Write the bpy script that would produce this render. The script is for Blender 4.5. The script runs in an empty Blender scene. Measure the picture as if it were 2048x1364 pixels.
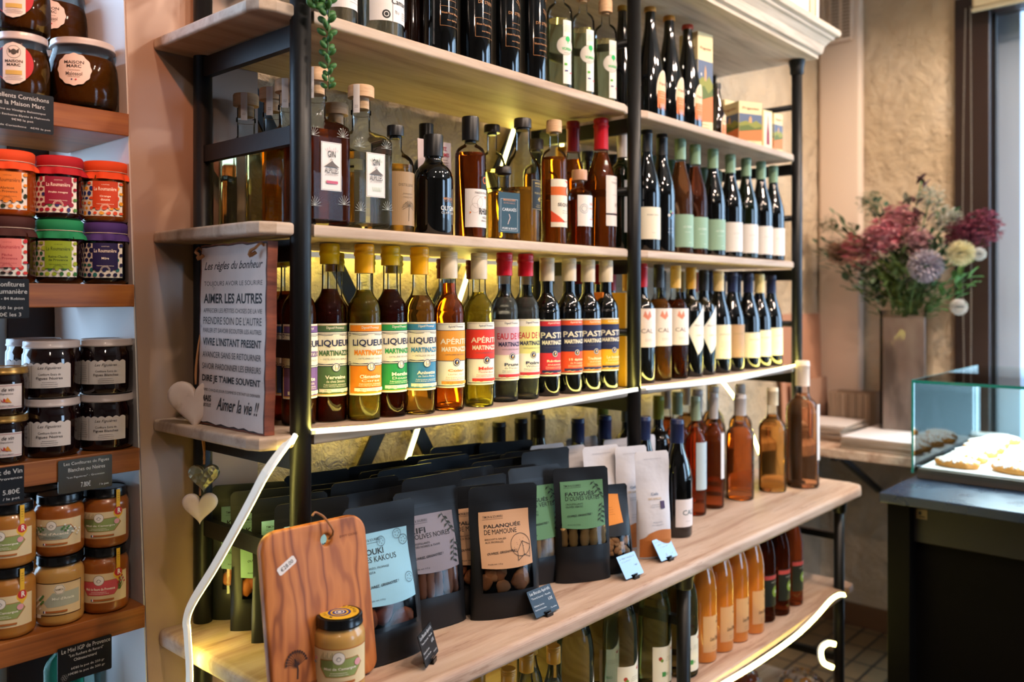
import bpy, bmesh, math, random
from math import sin, cos, pi, radians
from mathutils import Vector, Matrix
random.seed(7)
S = bpy.context.scene
COL = S.collection
# ------------------------------------------------------------------ camera
FPX = 1713.0; YAW = radians(41.7); CA, SA = cos(YAW), sin(YAW); CX, CY, CZ = -.815, -1.189, 1.455; HOR = 598.0
cd = bpy.data.cameras.new('camera'); cam = bpy.data.objects.new('camera', cd); COL.objects.link(cam)
cam.location = (CX, CY, CZ); cam.rotation_euler = (pi/2, 0, YAW - pi/2)
cd.sensor_width = 36; cd.lens = 36*FPX/2048; cd.shift_y = -(682-HOR)/2048; cd.clip_start = .02; cd.clip_end = 200
cd.dof.use_dof = True; cd.dof.focus_distance = 1.58; cd.dof.aperture_fstop = 2.6
S.camera = cam
# ------------------------------------------------------------------ exposure, world and lights
S.view_settings.view_transform = 'Standard'; S.view_settings.look = 'None'; S.view_settings.gamma = 1
S.view_settings.use_curve_mapping = False
S.view_settings.exposure = 0.68
S.cycles.max_bounces = 14; S.cycles.transparent_max_bounces = 24; S.cycles.transmission_bounces = 10
S.cycles.diffuse_bounces = 3; S.cycles.glossy_bounces = 4
S.cycles.caustics_reflective = False; S.cycles.caustics_refractive = False; S.cycles.sample_clamp_indirect = 4
W = bpy.data.worlds.new('world'); S.world = W; W.use_nodes = True
bg = W.node_tree.nodes['Background']; bg.inputs[0].default_value = (.50, .72, 1, 1); bg.inputs[1].default_value = 5.4
def lamp(name, kind, loc, energy, color, size=.05, rot=None, aim=None, **kw):
    l = bpy.data.lights.new(name, kind); l.energy = energy; l.color = color
    o = bpy.data.objects.new(name, l); COL.objects.link(o); o.location = loc
    if kind == 'AREA':
        l.shape = 'RECTANGLE'; l.size, l.size_y = size
    else: l.shadow_soft_size = size
    if rot: o.rotation_euler = rot
    if aim: o.rotation_euler = (Vector(aim)-Vector(loc)).to_track_quat('-Z', 'Y').to_euler()
    for k, v in kw.items(): setattr(l, k, v)
    return o
def portal(name, loc, size, rot):
    o = lamp(name, 'AREA', loc, 1, (1, 1, 1), size, rot); o.data.cycles.is_portal = True
portal('right_window_portal', (3.12, -1.55, 1.45), (2.5, 2.3), (0, pi/2, 0))
portal('niche_window_portal', (-.75, .80, 1.4), (1.2, 2.2), (-pi/2, 0, 0))
portal('front_window_portal', (2.0, -4.58, 1.55), (1.2, 2.1), (pi/2, 0, 0))
WARM = (1, .77, .60)
for i, (x, y, e) in enumerate([(-.30, -1.25, 34), (.42, -1.4, 34), (1.0, -1.3, 34), (1.75, -1.35, 34), (2.2, -.75, 24), (1.2, -2.4, 34), (-1.5, -2.1, 24)]):
    lamp('ceiling_spot', 'SPOT', (x, y, 2.92), e*1.0, WARM, .035, aim=(x*.8+.15, .1, 1.0), spot_size=radians(125), spot_blend=.7)
lamp('niche_spot', 'SPOT', (-.75, -.9, 2.75), 48, (1, .40, .20), .03, aim=(-.22, .5, 1.85), spot_size=radians(26), spot_blend=.5)
lamp('wall_table_spot', 'SPOT', (2.05, -1.25, 2.9), 75, (1, .78, .58), .04, aim=(3.0, .05, 1.35), spot_size=radians(75), spot_blend=.6)
# ------------------------------------------------------------------ pixel helpers (2048x1364 frame)
def ray(x, y=HOR):
    u = (x-1024)/FPX; return (CA+SA*u, SA-CA*u, (HOR-y)/FPX)
def PZ(x, y, z, back=0.0):
    """point of plane z seen at a pixel, pushed 'back' away from the camera"""
    v = ray(x, y); t = (z-CZ)/v[2] + back; return (CX+v[0]*t, CY+v[1]*t, t)
def PY(x, y, Y):
    v = ray(x, y); t = (Y-CY)/v[1]; return (CX+v[0]*t, CZ+v[2]*t, t)
def PX(x, y, X):
    v = ray(x, y); t = (X-CX)/v[0]; return (CY+v[1]*t, CZ+v[2]*t, t)
ZA, ZB, ZC, ZD, ZE = 1.930, 1.578, 1.236, .850, .525
# ------------------------------------------------------------------ materials
def c(h):
    h = h.lstrip('#'); r = []
    for i in (0, 2, 4):
        v = int(h[i:i+2], 16)/255; r.append(v/12.92 if v <= .04045 else ((v+.055)/1.055)**2.4)
    return tuple(r)+(1,)
_M = {}
def mat(name, col, rough=.5, metal=0, spec=.5, trans=0, ior=1.45, emis=None, es=0, coat=0, sub=0):
    if name in _M: return _M[name]
    m = bpy.data.materials.new(name); m.use_nodes = True; b = m.node_tree.nodes['Principled BSDF']
    if isinstance(col, str): col = c(col)
    b.inputs['Base Color'].default_value = col; b.inputs['Roughness'].default_value = rough; b.inputs['Metallic'].default_value = metal
    b.inputs['Specular IOR Level'].default_value = spec; b.inputs['Transmission Weight'].default_value = trans; b.inputs['IOR'].default_value = ior
    b.inputs['Coat Weight'].default_value = coat; b.inputs['Coat Roughness'].default_value = .05
    if emis: b.inputs['Emission Color'].default_value = emis; b.inputs['Emission Strength'].default_value = es
    if sub: b.inputs['Subsurface Weight'].default_value = sub; b.inputs['Subsurface Radius'].default_value = (.02, .01, .005)
    _M[name] = m; return m
def nodes(m): nt = m.node_tree; return nt, nt.nodes, nt.links, nt.nodes['Principled BSDF']
def tex(m, kind, scale, stretch=(1, 1, 1), coord='Object', **kw):
    nt, N, L, b = nodes(m); tc = N.new('ShaderNodeTexCoord'); mp = N.new('ShaderNodeMapping'); mp.inputs['Scale'].default_value = stretch
    L.new(tc.outputs[coord], mp.inputs[0]); t = N.new(kind); t.inputs['Scale'].default_value = scale; L.new(mp.outputs[0], t.inputs['Vector'])
    for k, v in kw.items(): t.inputs[k].default_value = v
    return t
def ramp(m, src, stops, to='Base Color'):
    nt, N, L, b = nodes(m); r = N.new('ShaderNodeValToRGB'); e = r.color_ramp.elements
    while len(e) < len(stops): e.new(.5)
    for i, (p, col) in enumerate(stops): e[i].position = p; e[i].color = c(col) if isinstance(col, str) else col
    L.new(src, r.inputs[0])
    if to: L.new(r.outputs[0], b.inputs[to])
    return r
def bump(m, src, strength, dist=.01):
    nt, N, L, b = nodes(m); q = N.new('ShaderNodeBump'); q.inputs['Strength'].default_value = strength; q.inputs['Distance'].default_value = dist
    L.new(src, q.inputs['Height'])
    if b.inputs['Normal'].links: L.new(b.inputs['Normal'].links[0].from_socket, q.inputs['Normal'])
    L.new(q.outputs[0], b.inputs['Normal'])
def paper(col, rough=.55):
    return mat('paper_'+col.lstrip('#')+('' if rough == .55 else '_%d' % (rough*100)), col, rough, spec=.35)
def clear(name, tint, gloss=.03, k=.14):
    """thin-walled glass: tinted transparency under a fresnel reflection"""
    if name in _M: return _M[name]
    m = bpy.data.materials.new(name); m.use_nodes = True; nt = m.node_tree; N, L = nt.nodes, nt.links; N.clear()
    o = N.new('ShaderNodeOutputMaterial'); mx = N.new('ShaderNodeMixShader'); t = N.new('ShaderNodeBsdfTransparent'); g = N.new('ShaderNodeBsdfGlossy')
    lw = N.new('ShaderNodeLayerWeight'); lw.inputs[0].default_value = k; t.inputs[0].default_value = c(tint) if isinstance(tint, str) else tint
    g.inputs['Roughness'].default_value = gloss; L.new(lw.outputs['Fresnel'], mx.inputs[0]); L.new(t.outputs[0], mx.inputs[1]); L.new(g.outputs[0], mx.inputs[2]); L.new(mx.outputs[0], o.inputs[0])
    _M[name] = m; return m
def liquid(col, rough=0.0):
    """coloured spirit: part clear transmission, tinted by what it is"""
    k = c(col); pale = min(k[:2]) > .45; return mat('liquid_'+col.lstrip('#'), tuple(v**.78 for v in k[:3])+(1,), rough, trans=.95 if pale and k[2] > .3 else .90, ior=1.12, spec=.3)
M_frame = mat('black_painted_steel', '#17181a', .42, .3); t = tex(M_frame, 'ShaderNodeTexNoise', 60, Detail=4); bump(M_frame, t.outputs[0], .15, .002)
def wood(name, stops, scale=3.0, stretch=(1, 14, 14), rough=.55, bs=.25, knots=True):
    m = mat(name, stops[0][1], rough, spec=.3); t = tex(m, 'ShaderNodeTexNoise', scale, stretch, Detail=7, Roughness=.6, Distortion=.6)
    r = ramp(m, t.outputs[0], stops, None); nt, N, L, b = nodes(m)
    t2 = tex(m, 'ShaderNodeTexNoise', scale*.8, tuple(q*.35 for q in stretch), Detail=2); mx = N.new('ShaderNodeMix'); mx.data_type = 'RGBA'; mx.blend_type = 'MULTIPLY'
    r2 = ramp(m, t2.outputs[0], [(.35, (.72, .70, .68, 1)), (.62, (1.05, 1.0, .98, 1))], None)
    mx.inputs[0].default_value = .8; L.new(r.outputs[0], mx.inputs['A']); L.new(r2.outputs[0], mx.inputs['B']); L.new(mx.outputs['Result'], b.inputs['Base Color'])
    bump(m, t.outputs[0], bs, .003); return m
M_shelf = wood('washed_pine_boards', [(.30, '#9c8674'), (.45, '#b9a38e'), (.58, '#cab7a4'), (.72, '#b0987f')], 2.2, (1, 9, 9), bs=.15)
M_counterwood = wood('worn_oiled_pine', [(.26, '#7c604e'), (.36, '#a88a76'), (.5, '#c2a894'), (.62, '#cdb6a4'), (.76, '#a68a78')], 2.4, (1, 9, 9), bs=.15)
nt, N, L, b = nodes(M_counterwood); tw = tex(M_counterwood, 'ShaderNodeTexNoise', 5, (1.2, 9, 9), Detail=5, Roughness=.7); rw_ = ramp(M_counterwood, tw.outputs[0], [(.60, (1, 1, 1, 1)), (.68, (.62, .52, .46, 1))], None)
mw = N.new('ShaderNodeMix'); mw.data_type = 'RGBA'; mw.blend_type = 'MULTIPLY'; mw.inputs[0].default_value = .75; L.new(b.inputs['Base Color'].links[0].from_socket, mw.inputs['A']); L.new(rw_.outputs[0], mw.inputs['B']); L.new(mw.outputs['Result'], b.inputs['Base Color'])
M_oak = wood('varnished_oak', [(.3, '#74431f'), (.5, '#905627'), (.7, '#a0652f')], 2.4, (1, 10, 26), .35, .1)
M_cornice = wood('whitewashed_moulding', [(.3, '#a89a88'), (.5, '#c9bba8'), (.7, '#d6cab9')], 3)
M_plaster = mat('rough_limewashed_plaster', '#cdb491', .85, spec=.2)
t = tex(M_plaster, 'ShaderNodeTexNoise', 2.2, Detail=6); ramp(M_plaster, t.outputs[0], [(.3, '#bba588'), (.55, '#ccb89e'), (.75, '#d6c7b2')])
t = tex(M_plaster, 'ShaderNodeTexNoise', 13, Detail=7, Roughness=.62, Distortion=.4); bump(M_plaster, t.outputs[0], 1.0, .035)
t = tex(M_plaster, 'ShaderNodeTexVoronoi', 9, Randomness=1.0); bump(M_plaster, t.outputs[0], .28, .02)
M_smooth = mat('smooth_painted_plaster', '#a08472', .34, spec=.5); t = tex(M_smooth, 'ShaderNodeTexNoise', 4, Detail=3); ramp(M_smooth, t.outputs[0], [(.35, '#997d6b'), (.65, '#a58a78')])
M_white = mat('white_reveal_paint', '#cfcac8', .5); M_room = mat('warm_grey_shop_wall', '#8c7c70', .7)
M_casing = mat('cream_pipe_casing', '#d9c4b2', .5)
M_floor = mat('floor_tiles_dark', '#6e5436', .4)
t = tex(M_floor, 'ShaderNodeTexBrick', 3.0); t.offset = .0; ramp(M_floor, t.outputs[1], [(.0, '#7a5f3e'), (.5, '#8a6e4a'), (1., '#3c2f22')])
M_led = mat('led_light_surface', '#ffffff', .5, emis=(1, .84, .17, 1), es=20)
M_ledw = mat('led_silicone_sleeve', '#e4e4e0', .5, spec=.4, emis=(1, .95, .8, 1), es=.18)  # faint emission stands in for LED light glowing through the silicone
M_brown = mat('dark_brown_window_frame', '#2a1a14', .45)
# ------------------------------------------------------------------ mesh helpers
def link(o, parent=None):
    COL.objects.link(o)
    if parent is not None: o.parent = parent
    return o
def mesh(name, vs, fs, mats, parent=None, smooth=False, mi=None, loc=None, rot=None):
    me = bpy.data.meshes.new(name); me.from_pydata([tuple(v) for v in vs], [], fs)
    for m in (mats if isinstance(mats, (list, tuple)) else [mats]): me.materials.append(m)
    if mi: me.polygons.foreach_set('material_index', mi)
    if smooth: me.polygons.foreach_set('use_smooth', [True]*len(me.polygons))
    me.update(); o = bpy.data.objects.new(name, me); link(o, parent)
    if loc: o.location = loc
    if rot: o.rotation_euler = rot
    return o
def frombm(name, bm, mats, parent=None, smooth=False, loc=None, rot=None):
    me = bpy.data.meshes.new(name); bmesh.ops.recalc_face_normals(bm, faces=bm.faces); bm.to_mesh(me); bm.free()
    for m in (mats if isinstance(mats, (list, tuple)) else [mats]): me.materials.append(m)
    if smooth: me.polygons.foreach_set('use_smooth', [True]*len(me.polygons))
    o = bpy.data.objects.new(name, me); link(o, parent)
    if loc: o.location = loc
    if rot: o.rotation_euler = rot
    return o
def bbox(bm, x0, y0, z0, x1, y1, z1, bev=0, seg=2, mi=0):
    r = bmesh.ops.create_cube(bm, size=1); vs = r['verts']
    for v in vs: v.co = Vector(((x0+x1)/2+v.co.x*(x1-x0), (y0+y1)/2+v.co.y*(y1-y0), (z0+z1)/2+v.co.z*(z1-z0)))
    fs = set(f for v in vs for f in v.link_faces)
    for f in fs: f.material_index = mi
    if bev: bmesh.ops.bevel(bm, geom=list(set(e for v in vs for e in v.link_edges)), offset=bev, segments=seg, affect='EDGES', profile=.5)
    return bm
def box(name, x0, y0, z0, x1, y1, z1, m, parent=None, bev=0, loc=None, rot=None, seg=2):
    return frombm(name, bbox(bmesh.new(), x0, y0, z0, x1, y1, z1, bev, seg), m, parent, loc=loc, rot=rot)
def tubeb(bm, a, b, r, r2=None, seg=16):
    a, b = Vector(a), Vector(b); d = b-a; q = d.to_track_quat('Z', 'Y').to_matrix().to_4x4(); q.translation = (a+b)/2
    return bmesh.ops.create_cone(bm, cap_ends=True, segments=seg, radius1=r, radius2=r if r2 is None else r2, depth=d.length, matrix=q)
def tube(name, a, b, r, m, parent=None, r2=None, seg=16):
    bm = bmesh.new(); tubeb(bm, a, b, r, r2, seg); return frombm(name, bm, m, parent, True)
def bar(bm, a, b, w, t, up=(0, 0, 1)):
    """rectangular bar of width w (along side) and thickness t between two points"""
    a, b = Vector(a), Vector(b); d = (b-a).normalized(); s = d.cross(Vector(up)).normalized(); n = s.cross(d).normalized()
    vs = []
    for p in (a, b):
        for (i, j) in ((-1, -1), (1, -1), (1, 1), (-1, 1)): vs.append(bm.verts.new(p+s*(i*t/2)+n*(j*w/2)))
    for f in ((3, 2, 1, 0), (4, 5, 6, 7), (0, 1, 5, 4), (1, 2, 6, 5), (2, 3, 7, 6), (3, 0, 4, 7)): bm.faces.new([vs[i] for i in f])
def path_tube(name, pts, r, m, parent=None, seg=8, sub=3, rad=None):
    P = smoothpts([Vector(p) for p in pts], sub); n = len(P); vs = []; fs = []
    up = Vector((.13, .2, 1)).normalized()
    for i, p in enumerate(P):
        d = (P[min(i+1, n-1)]-P[max(i-1, 0)]).normalized(); s = d.cross(up).normalized(); q = s.cross(d); rr = rad(i/(n-1)) if rad else r
        for k in range(seg): a = 2*pi*k/seg; vs.append(p+s*cos(a)*rr+q*sin(a)*rr)
    for i in range(n-1):
        for k in range(seg): fs.append((i*seg+k, i*seg+(k+1) % seg, (i+1)*seg+(k+1) % seg, (i+1)*seg+k))
    fs.append(tuple(range(seg))[::-1]); fs.append(tuple((n-1)*seg+k for k in range(seg)))
    return mesh(name, vs, fs, m, parent, True)
def smoothpts(P, sub):
    out = []
    for i in range(len(P)-1):
        p0, p1, p2, p3 = P[max(i-1, 0)], P[i], P[i+1], P[min(i+2, len(P)-1)]
        for k in range(sub):
            t = k/sub; out.append(.5*((2*p1)+(p2-p0)*t+(2*p0-5*p1+4*p2-p3)*t*t+(3*p1-p0-3*p2+p3)*t**3))
    out.append(P[-1]); return out
def lathe(name, prof, m, parent=None, seg=36, loc=None, smooth=True, wave=None, sq=None):
    """prof: [(r,z)...]; wave(angle, i) scales a ring; sq=(w,d,round) makes a rounded-square section"""
    vs, fs = [], []; n = len(prof)
    for i, (r, z) in enumerate(prof):
        for k in range(seg):
            a = 2*pi*k/seg; rr = r*(wave(a, i) if wave else 1); x, y = cos(a), sin(a)
            if sq and sq(i):
                e = sq(i); q = (abs(x)**e+abs(y)**e)**(-1/e); x, y = x*q, y*q
            vs.append((rr*x, rr*y, z))
    for i in range(n-1):
        for k in range(seg): fs.append((i*seg+k, i*seg+(k+1) % seg, (i+1)*seg+(k+1) % seg, (i+1)*seg+k))
    if prof[0][0] > 1e-6: fs.append(tuple(range(seg))[::-1])
    if prof[-1][0] > 1e-6: fs.append(tuple((n-1)*seg+k for k in range(seg)))
    me = bpy.data.meshes.new(name); me.from_pydata(vs, [], fs); me.materials.append(m)
    if smooth:
        me.polygons.foreach_set('use_smooth', [True]*len(me.polygons))
        me.set_sharp_from_angle(angle=radians(48))
    o = bpy.data.objects.new(name, me); link(o, parent)
    if loc: o.location = loc
    return o
def thing(name, label, cat, loc=(0, 0, 0), rz=0, group=None):
    o = bpy.data.objects.new(name, None); o.empty_display_size = .02; COL.objects.link(o); o.location = loc; o.rotation_euler = (0, 0, rz)
    o['label'] = label; o['category'] = cat
    if group: o['group'] = group
    return o
def tag(o, label, cat, group=None):
    o['label'] = label; o['category'] = cat
    if group: o['group'] = group
    return o
def struct(o): o['kind'] = 'structure'; return o
def copytree(o, parent=None):
    q = o.copy(); COL.objects.link(q)
    if parent is not None: q.parent = parent
    for ch in list(o.children): copytree(ch, q)
    return q
# ------------------------------------------------------------------ printed labels
_G = {}
def glyphs(s, bold=0, shear=0, res=2):
    k = (s, bold, shear, res)
    if k not in _G:
        cu = bpy.data.curves.new('t', 'FONT'); cu.body = s; cu.offset = bold; cu.shear = shear; cu.resolution_u = res; cu.size = 1
        o = bpy.data.objects.new('t', cu); COL.objects.link(o); dg = bpy.context.evaluated_depsgraph_get()
        me = bpy.data.meshes.new_from_object(o.evaluated_get(dg)); vs = [(v.co.x, v.co.y) for v in me.vertices]; fs = [tuple(p.vertices) for p in me.polygons]
        bpy.data.objects.remove(o); bpy.data.curves.remove(cu); bpy.data.meshes.remove(me)
        xs = [v[0] for v in vs] or [0]; ys = [v[1] for v in vs] or [0]
        _G[k] = (vs, fs, min(xs), max(xs), min(ys), max(ys))
    return _G[k]
def flat(off=0.0): return lambda u, v, d: (u, -off-d, v)
def flatx(off=0.0): return lambda u, v, d: (-off-d, -u, v)
def cyl(R, a0=0.0): return lambda u, v, d: ((R+d)*sin(u/R+a0), -(R+d)*cos(u/R+a0), v)
class Decal:
    def __init__(s, f, step=None, lay=.00012, vstep=None): s.f = f; s.step = step; s.vstep = vstep; s.lay = lay; s.n = 0; s.V = []; s.F = []; s.MI = []; s.mats = []
    def add(s, vs, fs, col, rough=.55):
        m = col if not isinstance(col, str) else paper(col, rough)
        if m not in s.mats: s.mats.append(m)
        idx = s.mats.index(m); s.n += 1; d = s.lay*(s.n if s.n < 14 else 14+(s.n-14)*.1)
        us = [v[0] for v in vs]
        if s.step and max(us)-min(us) > s.step:
            bm = bmesh.new(); bv = [bm.verts.new((v[0], v[1], 0)) for v in vs]
            for f in fs:
                try: bm.faces.new([bv[i] for i in f])
                except ValueError: pass
            lo, hi = min(us), max(us); n = int((hi-lo)/s.step)+1
            for i in range(1, n):
                bmesh.ops.bisect_plane(bm, geom=bm.verts[:]+bm.edges[:]+bm.faces[:], plane_co=(lo+(hi-lo)*i/n, 0, 0), plane_no=(1, 0, 0))
            if s.vstep:
                ws = [v[1] for v in vs]; l2, h2 = min(ws), max(ws); n2 = int((h2-l2)/s.vstep)+1
                for i in range(1, n2): bmesh.ops.bisect_plane(bm, geom=bm.verts[:]+bm.edges[:]+bm.faces[:], plane_co=(0, l2+(h2-l2)*i/n2, 0), plane_no=(0, 1, 0))
            bmesh.ops.triangulate(bm, faces=[f for f in bm.faces if len(f.verts) > 4])
            bm.verts.index_update(); vs = [(v.co.x, v.co.y) for v in bm.verts]; fs = [[v.index for v in f.verts] for f in bm.faces]; bm.free()
        b = len(s.V); s.V += [s.f(u, v, d) for u, v in vs]; s.F += [tuple(b+i for i in f) for f in fs]; s.MI += [idx]*len(fs)
        return s
    def rect(s, u0, v0, u1, v1, col): return s.add([(u0, v0), (u1, v0), (u1, v1), (u0, v1)], [(0, 1, 2, 3)], col)
    def poly(s, pts, col): return s.add(pts, [tuple(range(len(pts)))], col)
    def disc(s, u, v, r, col, n=20, ry=None, wav=0, wn=12):
        ry = ry or r; return s.poly([(u+r*(1+wav*cos(wn*2*pi*i/n))*cos(2*pi*i/n), v+ry*(1+wav*cos(wn*2*pi*i/n))*sin(2*pi*i/n)) for i in range(n)], col)
    def ring(s, u, v, r, w, col, n=20):
        vs = [(u+q*cos(2*pi*i/n), v+q*sin(2*pi*i/n)) for q in (r-w, r) for i in range(n)]
        return s.add(vs, [(i, (i+1) % n, n+(i+1) % n, n+i) for i in range(n)], col)
    def frame(s, u0, v0, u1, v1, w, col):
        vs = [(u0, v0), (u1, v0), (u1, v1), (u0, v1), (u0+w, v0+w), (u1-w, v0+w), (u1-w, v1-w), (u0+w, v1-w)]
        return s.add(vs, [(0, 1, 5, 4), (1, 2, 6, 5), (2, 3, 7, 6), (3, 0, 4, 7)], col)
    def line(s, pts, w, col):
        vs, fs = [], []
        for (a, b) in zip(pts, pts[1:]):
            dx, dy = b[0]-a[0], b[1]-a[1]; l = math.hypot(dx, dy) or 1; nx, ny = -dy/l*w/2, dx/l*w/2; k = len(vs)
            vs += [(a[0]+nx, a[1]+ny), (a[0]-nx, a[1]-ny), (b[0]-nx, b[1]-ny), (b[0]+nx, b[1]+ny)]; fs.append((k, k+1, k+2, k+3))
        return s.add(vs, fs, col)
    def text(s, t, u, v, w, h, col, bold=0, shear=0, ang=0, al='c', res=2):
        """text fitted into width w and height h, centred on u, v"""
        vs, fs, x0, x1, y0, y1 = glyphs(t, bold, shear, res)
        if not vs or x1-x0 < 1e-6: return s
        sx = w/(x1-x0) if w else h/(y1-y0); sy = h/(y1-y0) if h else sx; ww = (x1-x0)*sx
        ox = {'c': -ww/2, 'l': 0, 'r': -ww}[al]; ca, sa = cos(ang), sin(ang); out = []
        for x, y in vs:
            a, b = ox+(x-x0)*sx, (y-(y0+y1)/2)*sy; out.append((u+a*ca-b*sa, v+a*sa+b*ca))
        return s.add(out, fs, col)
    def micro(s, u, v, w, n, gap, th, col, al='c', seed=1):
        """lines of print too small to read"""
        R = random.Random(seed); vs, fs = [], []
        for i in range(n):
            ww = w*R.uniform(.7, 1); x = u-ww/2 if al == 'c' else u; y = v-i*gap; e = x+ww
            while x < e:
                l = min(th*R.uniform(1.5, 5), e-x); k = len(vs); vs += [(x, y-th/2), (x+l, y-th/2), (x+l, y+th/2), (x, y+th/2)]; fs.append((k, k+1, k+2, k+3)); x += l+th*.8
        return s.add(vs, fs, col)
    def build(s, name, parent, loc=None, rot=None): return mesh(name, s.V, s.F, s.mats, parent, False, s.MI, loc, rot)
# ================================================================== the room
XR, YB, YP = 3.06, .37, .337
struct(box('floor', -3, -4.6, -.05, XR+.6, 1.0, 0, M_floor))
struct(box('ceiling', -3, -4.6, 3.0, XR+.6, 1.0, 3.05, M_white))
def wallgrid(name, axis, c0, u0, u1, z0, z1, m, amp=.004, thick=.12, step=.05):
    """a wall with a gently uneven real surface; axis 'y' faces -Y, axis 'x' faces -X"""
    nu, nz = max(2, int((u1-u0)/step)), max(2, int((z1-z0)/step)); vs = []; fs = []; R = random.Random(3)
    for j in range(nz+1):
        for i in range(nu+1):
            u, z = u0+(u1-u0)*i/nu, z0+(z1-z0)*j/nz; d = 0 if i in (0, nu) or j in (0, nz) else R.uniform(-amp, amp)
            vs.append((u, c0+d, z) if axis == 'y' else (c0+d, u, z))
    for j in range(nz):
        for i in range(nu): a = j*(nu+1)+i; f = (a, a+1, a+nu+2, a+nu+1); fs.append(f if axis == 'y' else f[::-1])
    b = len(vs)
    for (u, z) in ((u0, z0), (u1, z0), (u1, z1), (u0, z1)): vs.append((u, c0+thick, z) if axis == 'y' else (c0+thick, u, z))
    A, B, Cc, D = 0, nu, (nz+1)*(nu+1)-1, nz*(nu+1)
    fs += [(b+3, b+2, b+1, b), [i for i in range(0, nu+1)][::-1]+[b, b+1], [D+i for i in range(nu+1)]+[b+2, b+3],
           [j*(nu+1) for j in range(nz+1)]+[b+3, b], [B+j*(nu+1) for j in range(nz+1)][::-1]+[b+1, b+2]]
    return mesh(name, vs, fs, m, None, True)
struct(wallgrid('wall_back', 'y', YB, .13, XR+.1, 0, 3, M_plaster))
struct(wallgrid('wall_right', 'x', XR, -.20, YB, 0, 3, M_plaster))
struct(box('wall_right_front', XR, -4.6, 0, XR+.12, -2.9, 3, M_white))
struct(box('wall_right_head', XR, -2.9, 2.70, XR+.12, -.20, 3, M_white))
# smooth pillar whose free edge leans like the old wall
xl = lambda z: -.128+(1.784-z)*.033
vs = [(xl(0), YP, 0), (.13, YP, 0), (.13, .86, 0), (xl(0), .86, 0), (xl(3), YP, 3), (.13, YP, 3), (.13, .86, 3), (xl(3), .86, 3)]
struct(mesh('wall_pillar', vs, [(0, 1, 5, 4), (1, 2, 6, 5), (2, 3, 7, 6), (3, 2, 1, 0), (4, 5, 6, 7)], M_smooth))
struct(mesh('wall_niche_side', [(xl(0)-.002, YP+.004, 0), (xl(0)-.002, .86, 0), (xl(3)-.002, .86, 3), (xl(3)-.002, YP+.004, 3), (xl(0)+.004, YP+.004, 0), (xl(0)+.004, .86, 0), (xl(3)+.004, .86, 3), (xl(3)+.004, YP+.004, 3)],
            [(0, 1, 2, 3), (7, 6, 5, 4), (0, 4, 5, 1), (3, 2, 6, 7), (0, 3, 7, 4), (1, 5, 6, 2)], M_white))
struct(box('wall_left', -3.1, -4.6, 0, -3.0, 1.0, 3, M_room))
struct(box('wall_niche_left', -3, YP, 0, -1.5, .86, 3, M_white))
struct(box('wall_niche_head', -1.5, YP, 2.65, -.2, .86, 3, M_white))
struct(box('wall_niche_sill', -1.5, .66, 0, -.14, .86, .42, M_white))
for (n, a, b) in (('wall_front_left', -3.0, 1.4), ('wall_front_right', 2.6, XR+.12)): struct(box(n, a, -4.7, 0, b, -4.6, 3, M_room))
struct(box('wall_front_head', 1.4, -4.7, 2.6, 2.6, -4.6, 3, M_room)); struct(box('wall_front_sill', 1.4, -4.7, 0, 2.6, -4.6, .5, M_room))
struct(box('baseboard_right', XR-.014, -.2, 0, XR, YB-.015, .10, mat('baseboard_brown_tile', '#6b4a30', .5), bev=.003))
struct(box('baseboard_back', 2.1, YB-.014, 0, XR, YB, .10, mat('baseboard_brown_tile', '#6b4a30', .5), bev=.003))
# smooth pipe casing in the corner with its air grille
cz = thing('pipe_casing', 'smooth cream pipe casing running up the corner beside the shelving', 'pipe casing', (XR-.045, .285, 0))
frombm('casing_panel', bbox(bmesh.new(), 0, -.115, .9, .05, .08, 2.99, .02, 4), M_casing, cz, True)
g = thing('air_grille', 'pale louvred air grille above the moulded cornice', 'grille', (XR-.06, .252, 2.80)); GX = -.002
box('grille_frame', -.006, -.05, -.20, .013, .052, .19, M_casing, g, .004)
bm = bmesh.new()
for k in range(24):
    for y0 in (-.042, .006): bbox(bm, -.0085, y0, -.185+k*.0152, -.0055, y0+.034, -.177+k*.0152)
frombm('louvre_slats', bm, mat('grille_slot_grey', '#6d5f52', .7), g)
# right window
w = struct(box('window_1', XR-.02, -.33, 0, XR+.09, -.20, 2.69, M_brown, bev=.004))
struct(box('trim_1', XR-.02, -2.9, 2.62, XR+.09, -.331, 2.69, M_brown)); struct(box('trim_2', XR-.02, -2.9, 0, XR+.09, -.331, .12, M_brown))
struct(box('trim_3', XR-.02, -2.9, .125, XR+.09, -2.78, 2.615, M_brown))
struct(box('trim_4', XR+.02, -.345, .125, XR+.06, -.331, 2.615, mat('black_gasket', '#15171c', .4)))
struct(box('window_2', XR+.035, -2.78, .125, XR+.041, -.346, 2.615, clear('window_pane', (.97, .99, 1, 1), .01, .05)))
struct(box('trim_5', XR+.13, -.41, 0, XR+.62, -.30, 2.9, mat('brushed_grey_outer_jamb', '#b4bdd0', .35, .2)))
bl = thing('roller_blind', 'cream roller blind rolled up above the window', 'blind', (XR-.075, -.285, 2.66))
frombm('blind_roll', bbox(bmesh.new(), -.03, -1.9, -.045, .03, 0, .03, .012, 3), mat('blind_cream_cloth', '#cdbf9c', .8), bl)
box('bottom_bar', -.036, -1.9, -.062, -.02, 0, -.048, mat('blind_bar', '#b8ad90', .5), bl, .003)
bm = bmesh.new()
for y0, ph in ((.012, 0), (.030, .5)):
    for k in range(210): bmesh.ops.create_icosphere(bm, subdivisions=1, radius=.0031, matrix=Matrix.Translation((-.012-.004*sin(k*.012), y0+.010*sin((k+ph)/210*pi)*(1 if y0 > .02 else -.4), -.03-(k+ph)*.0083)))
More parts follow.
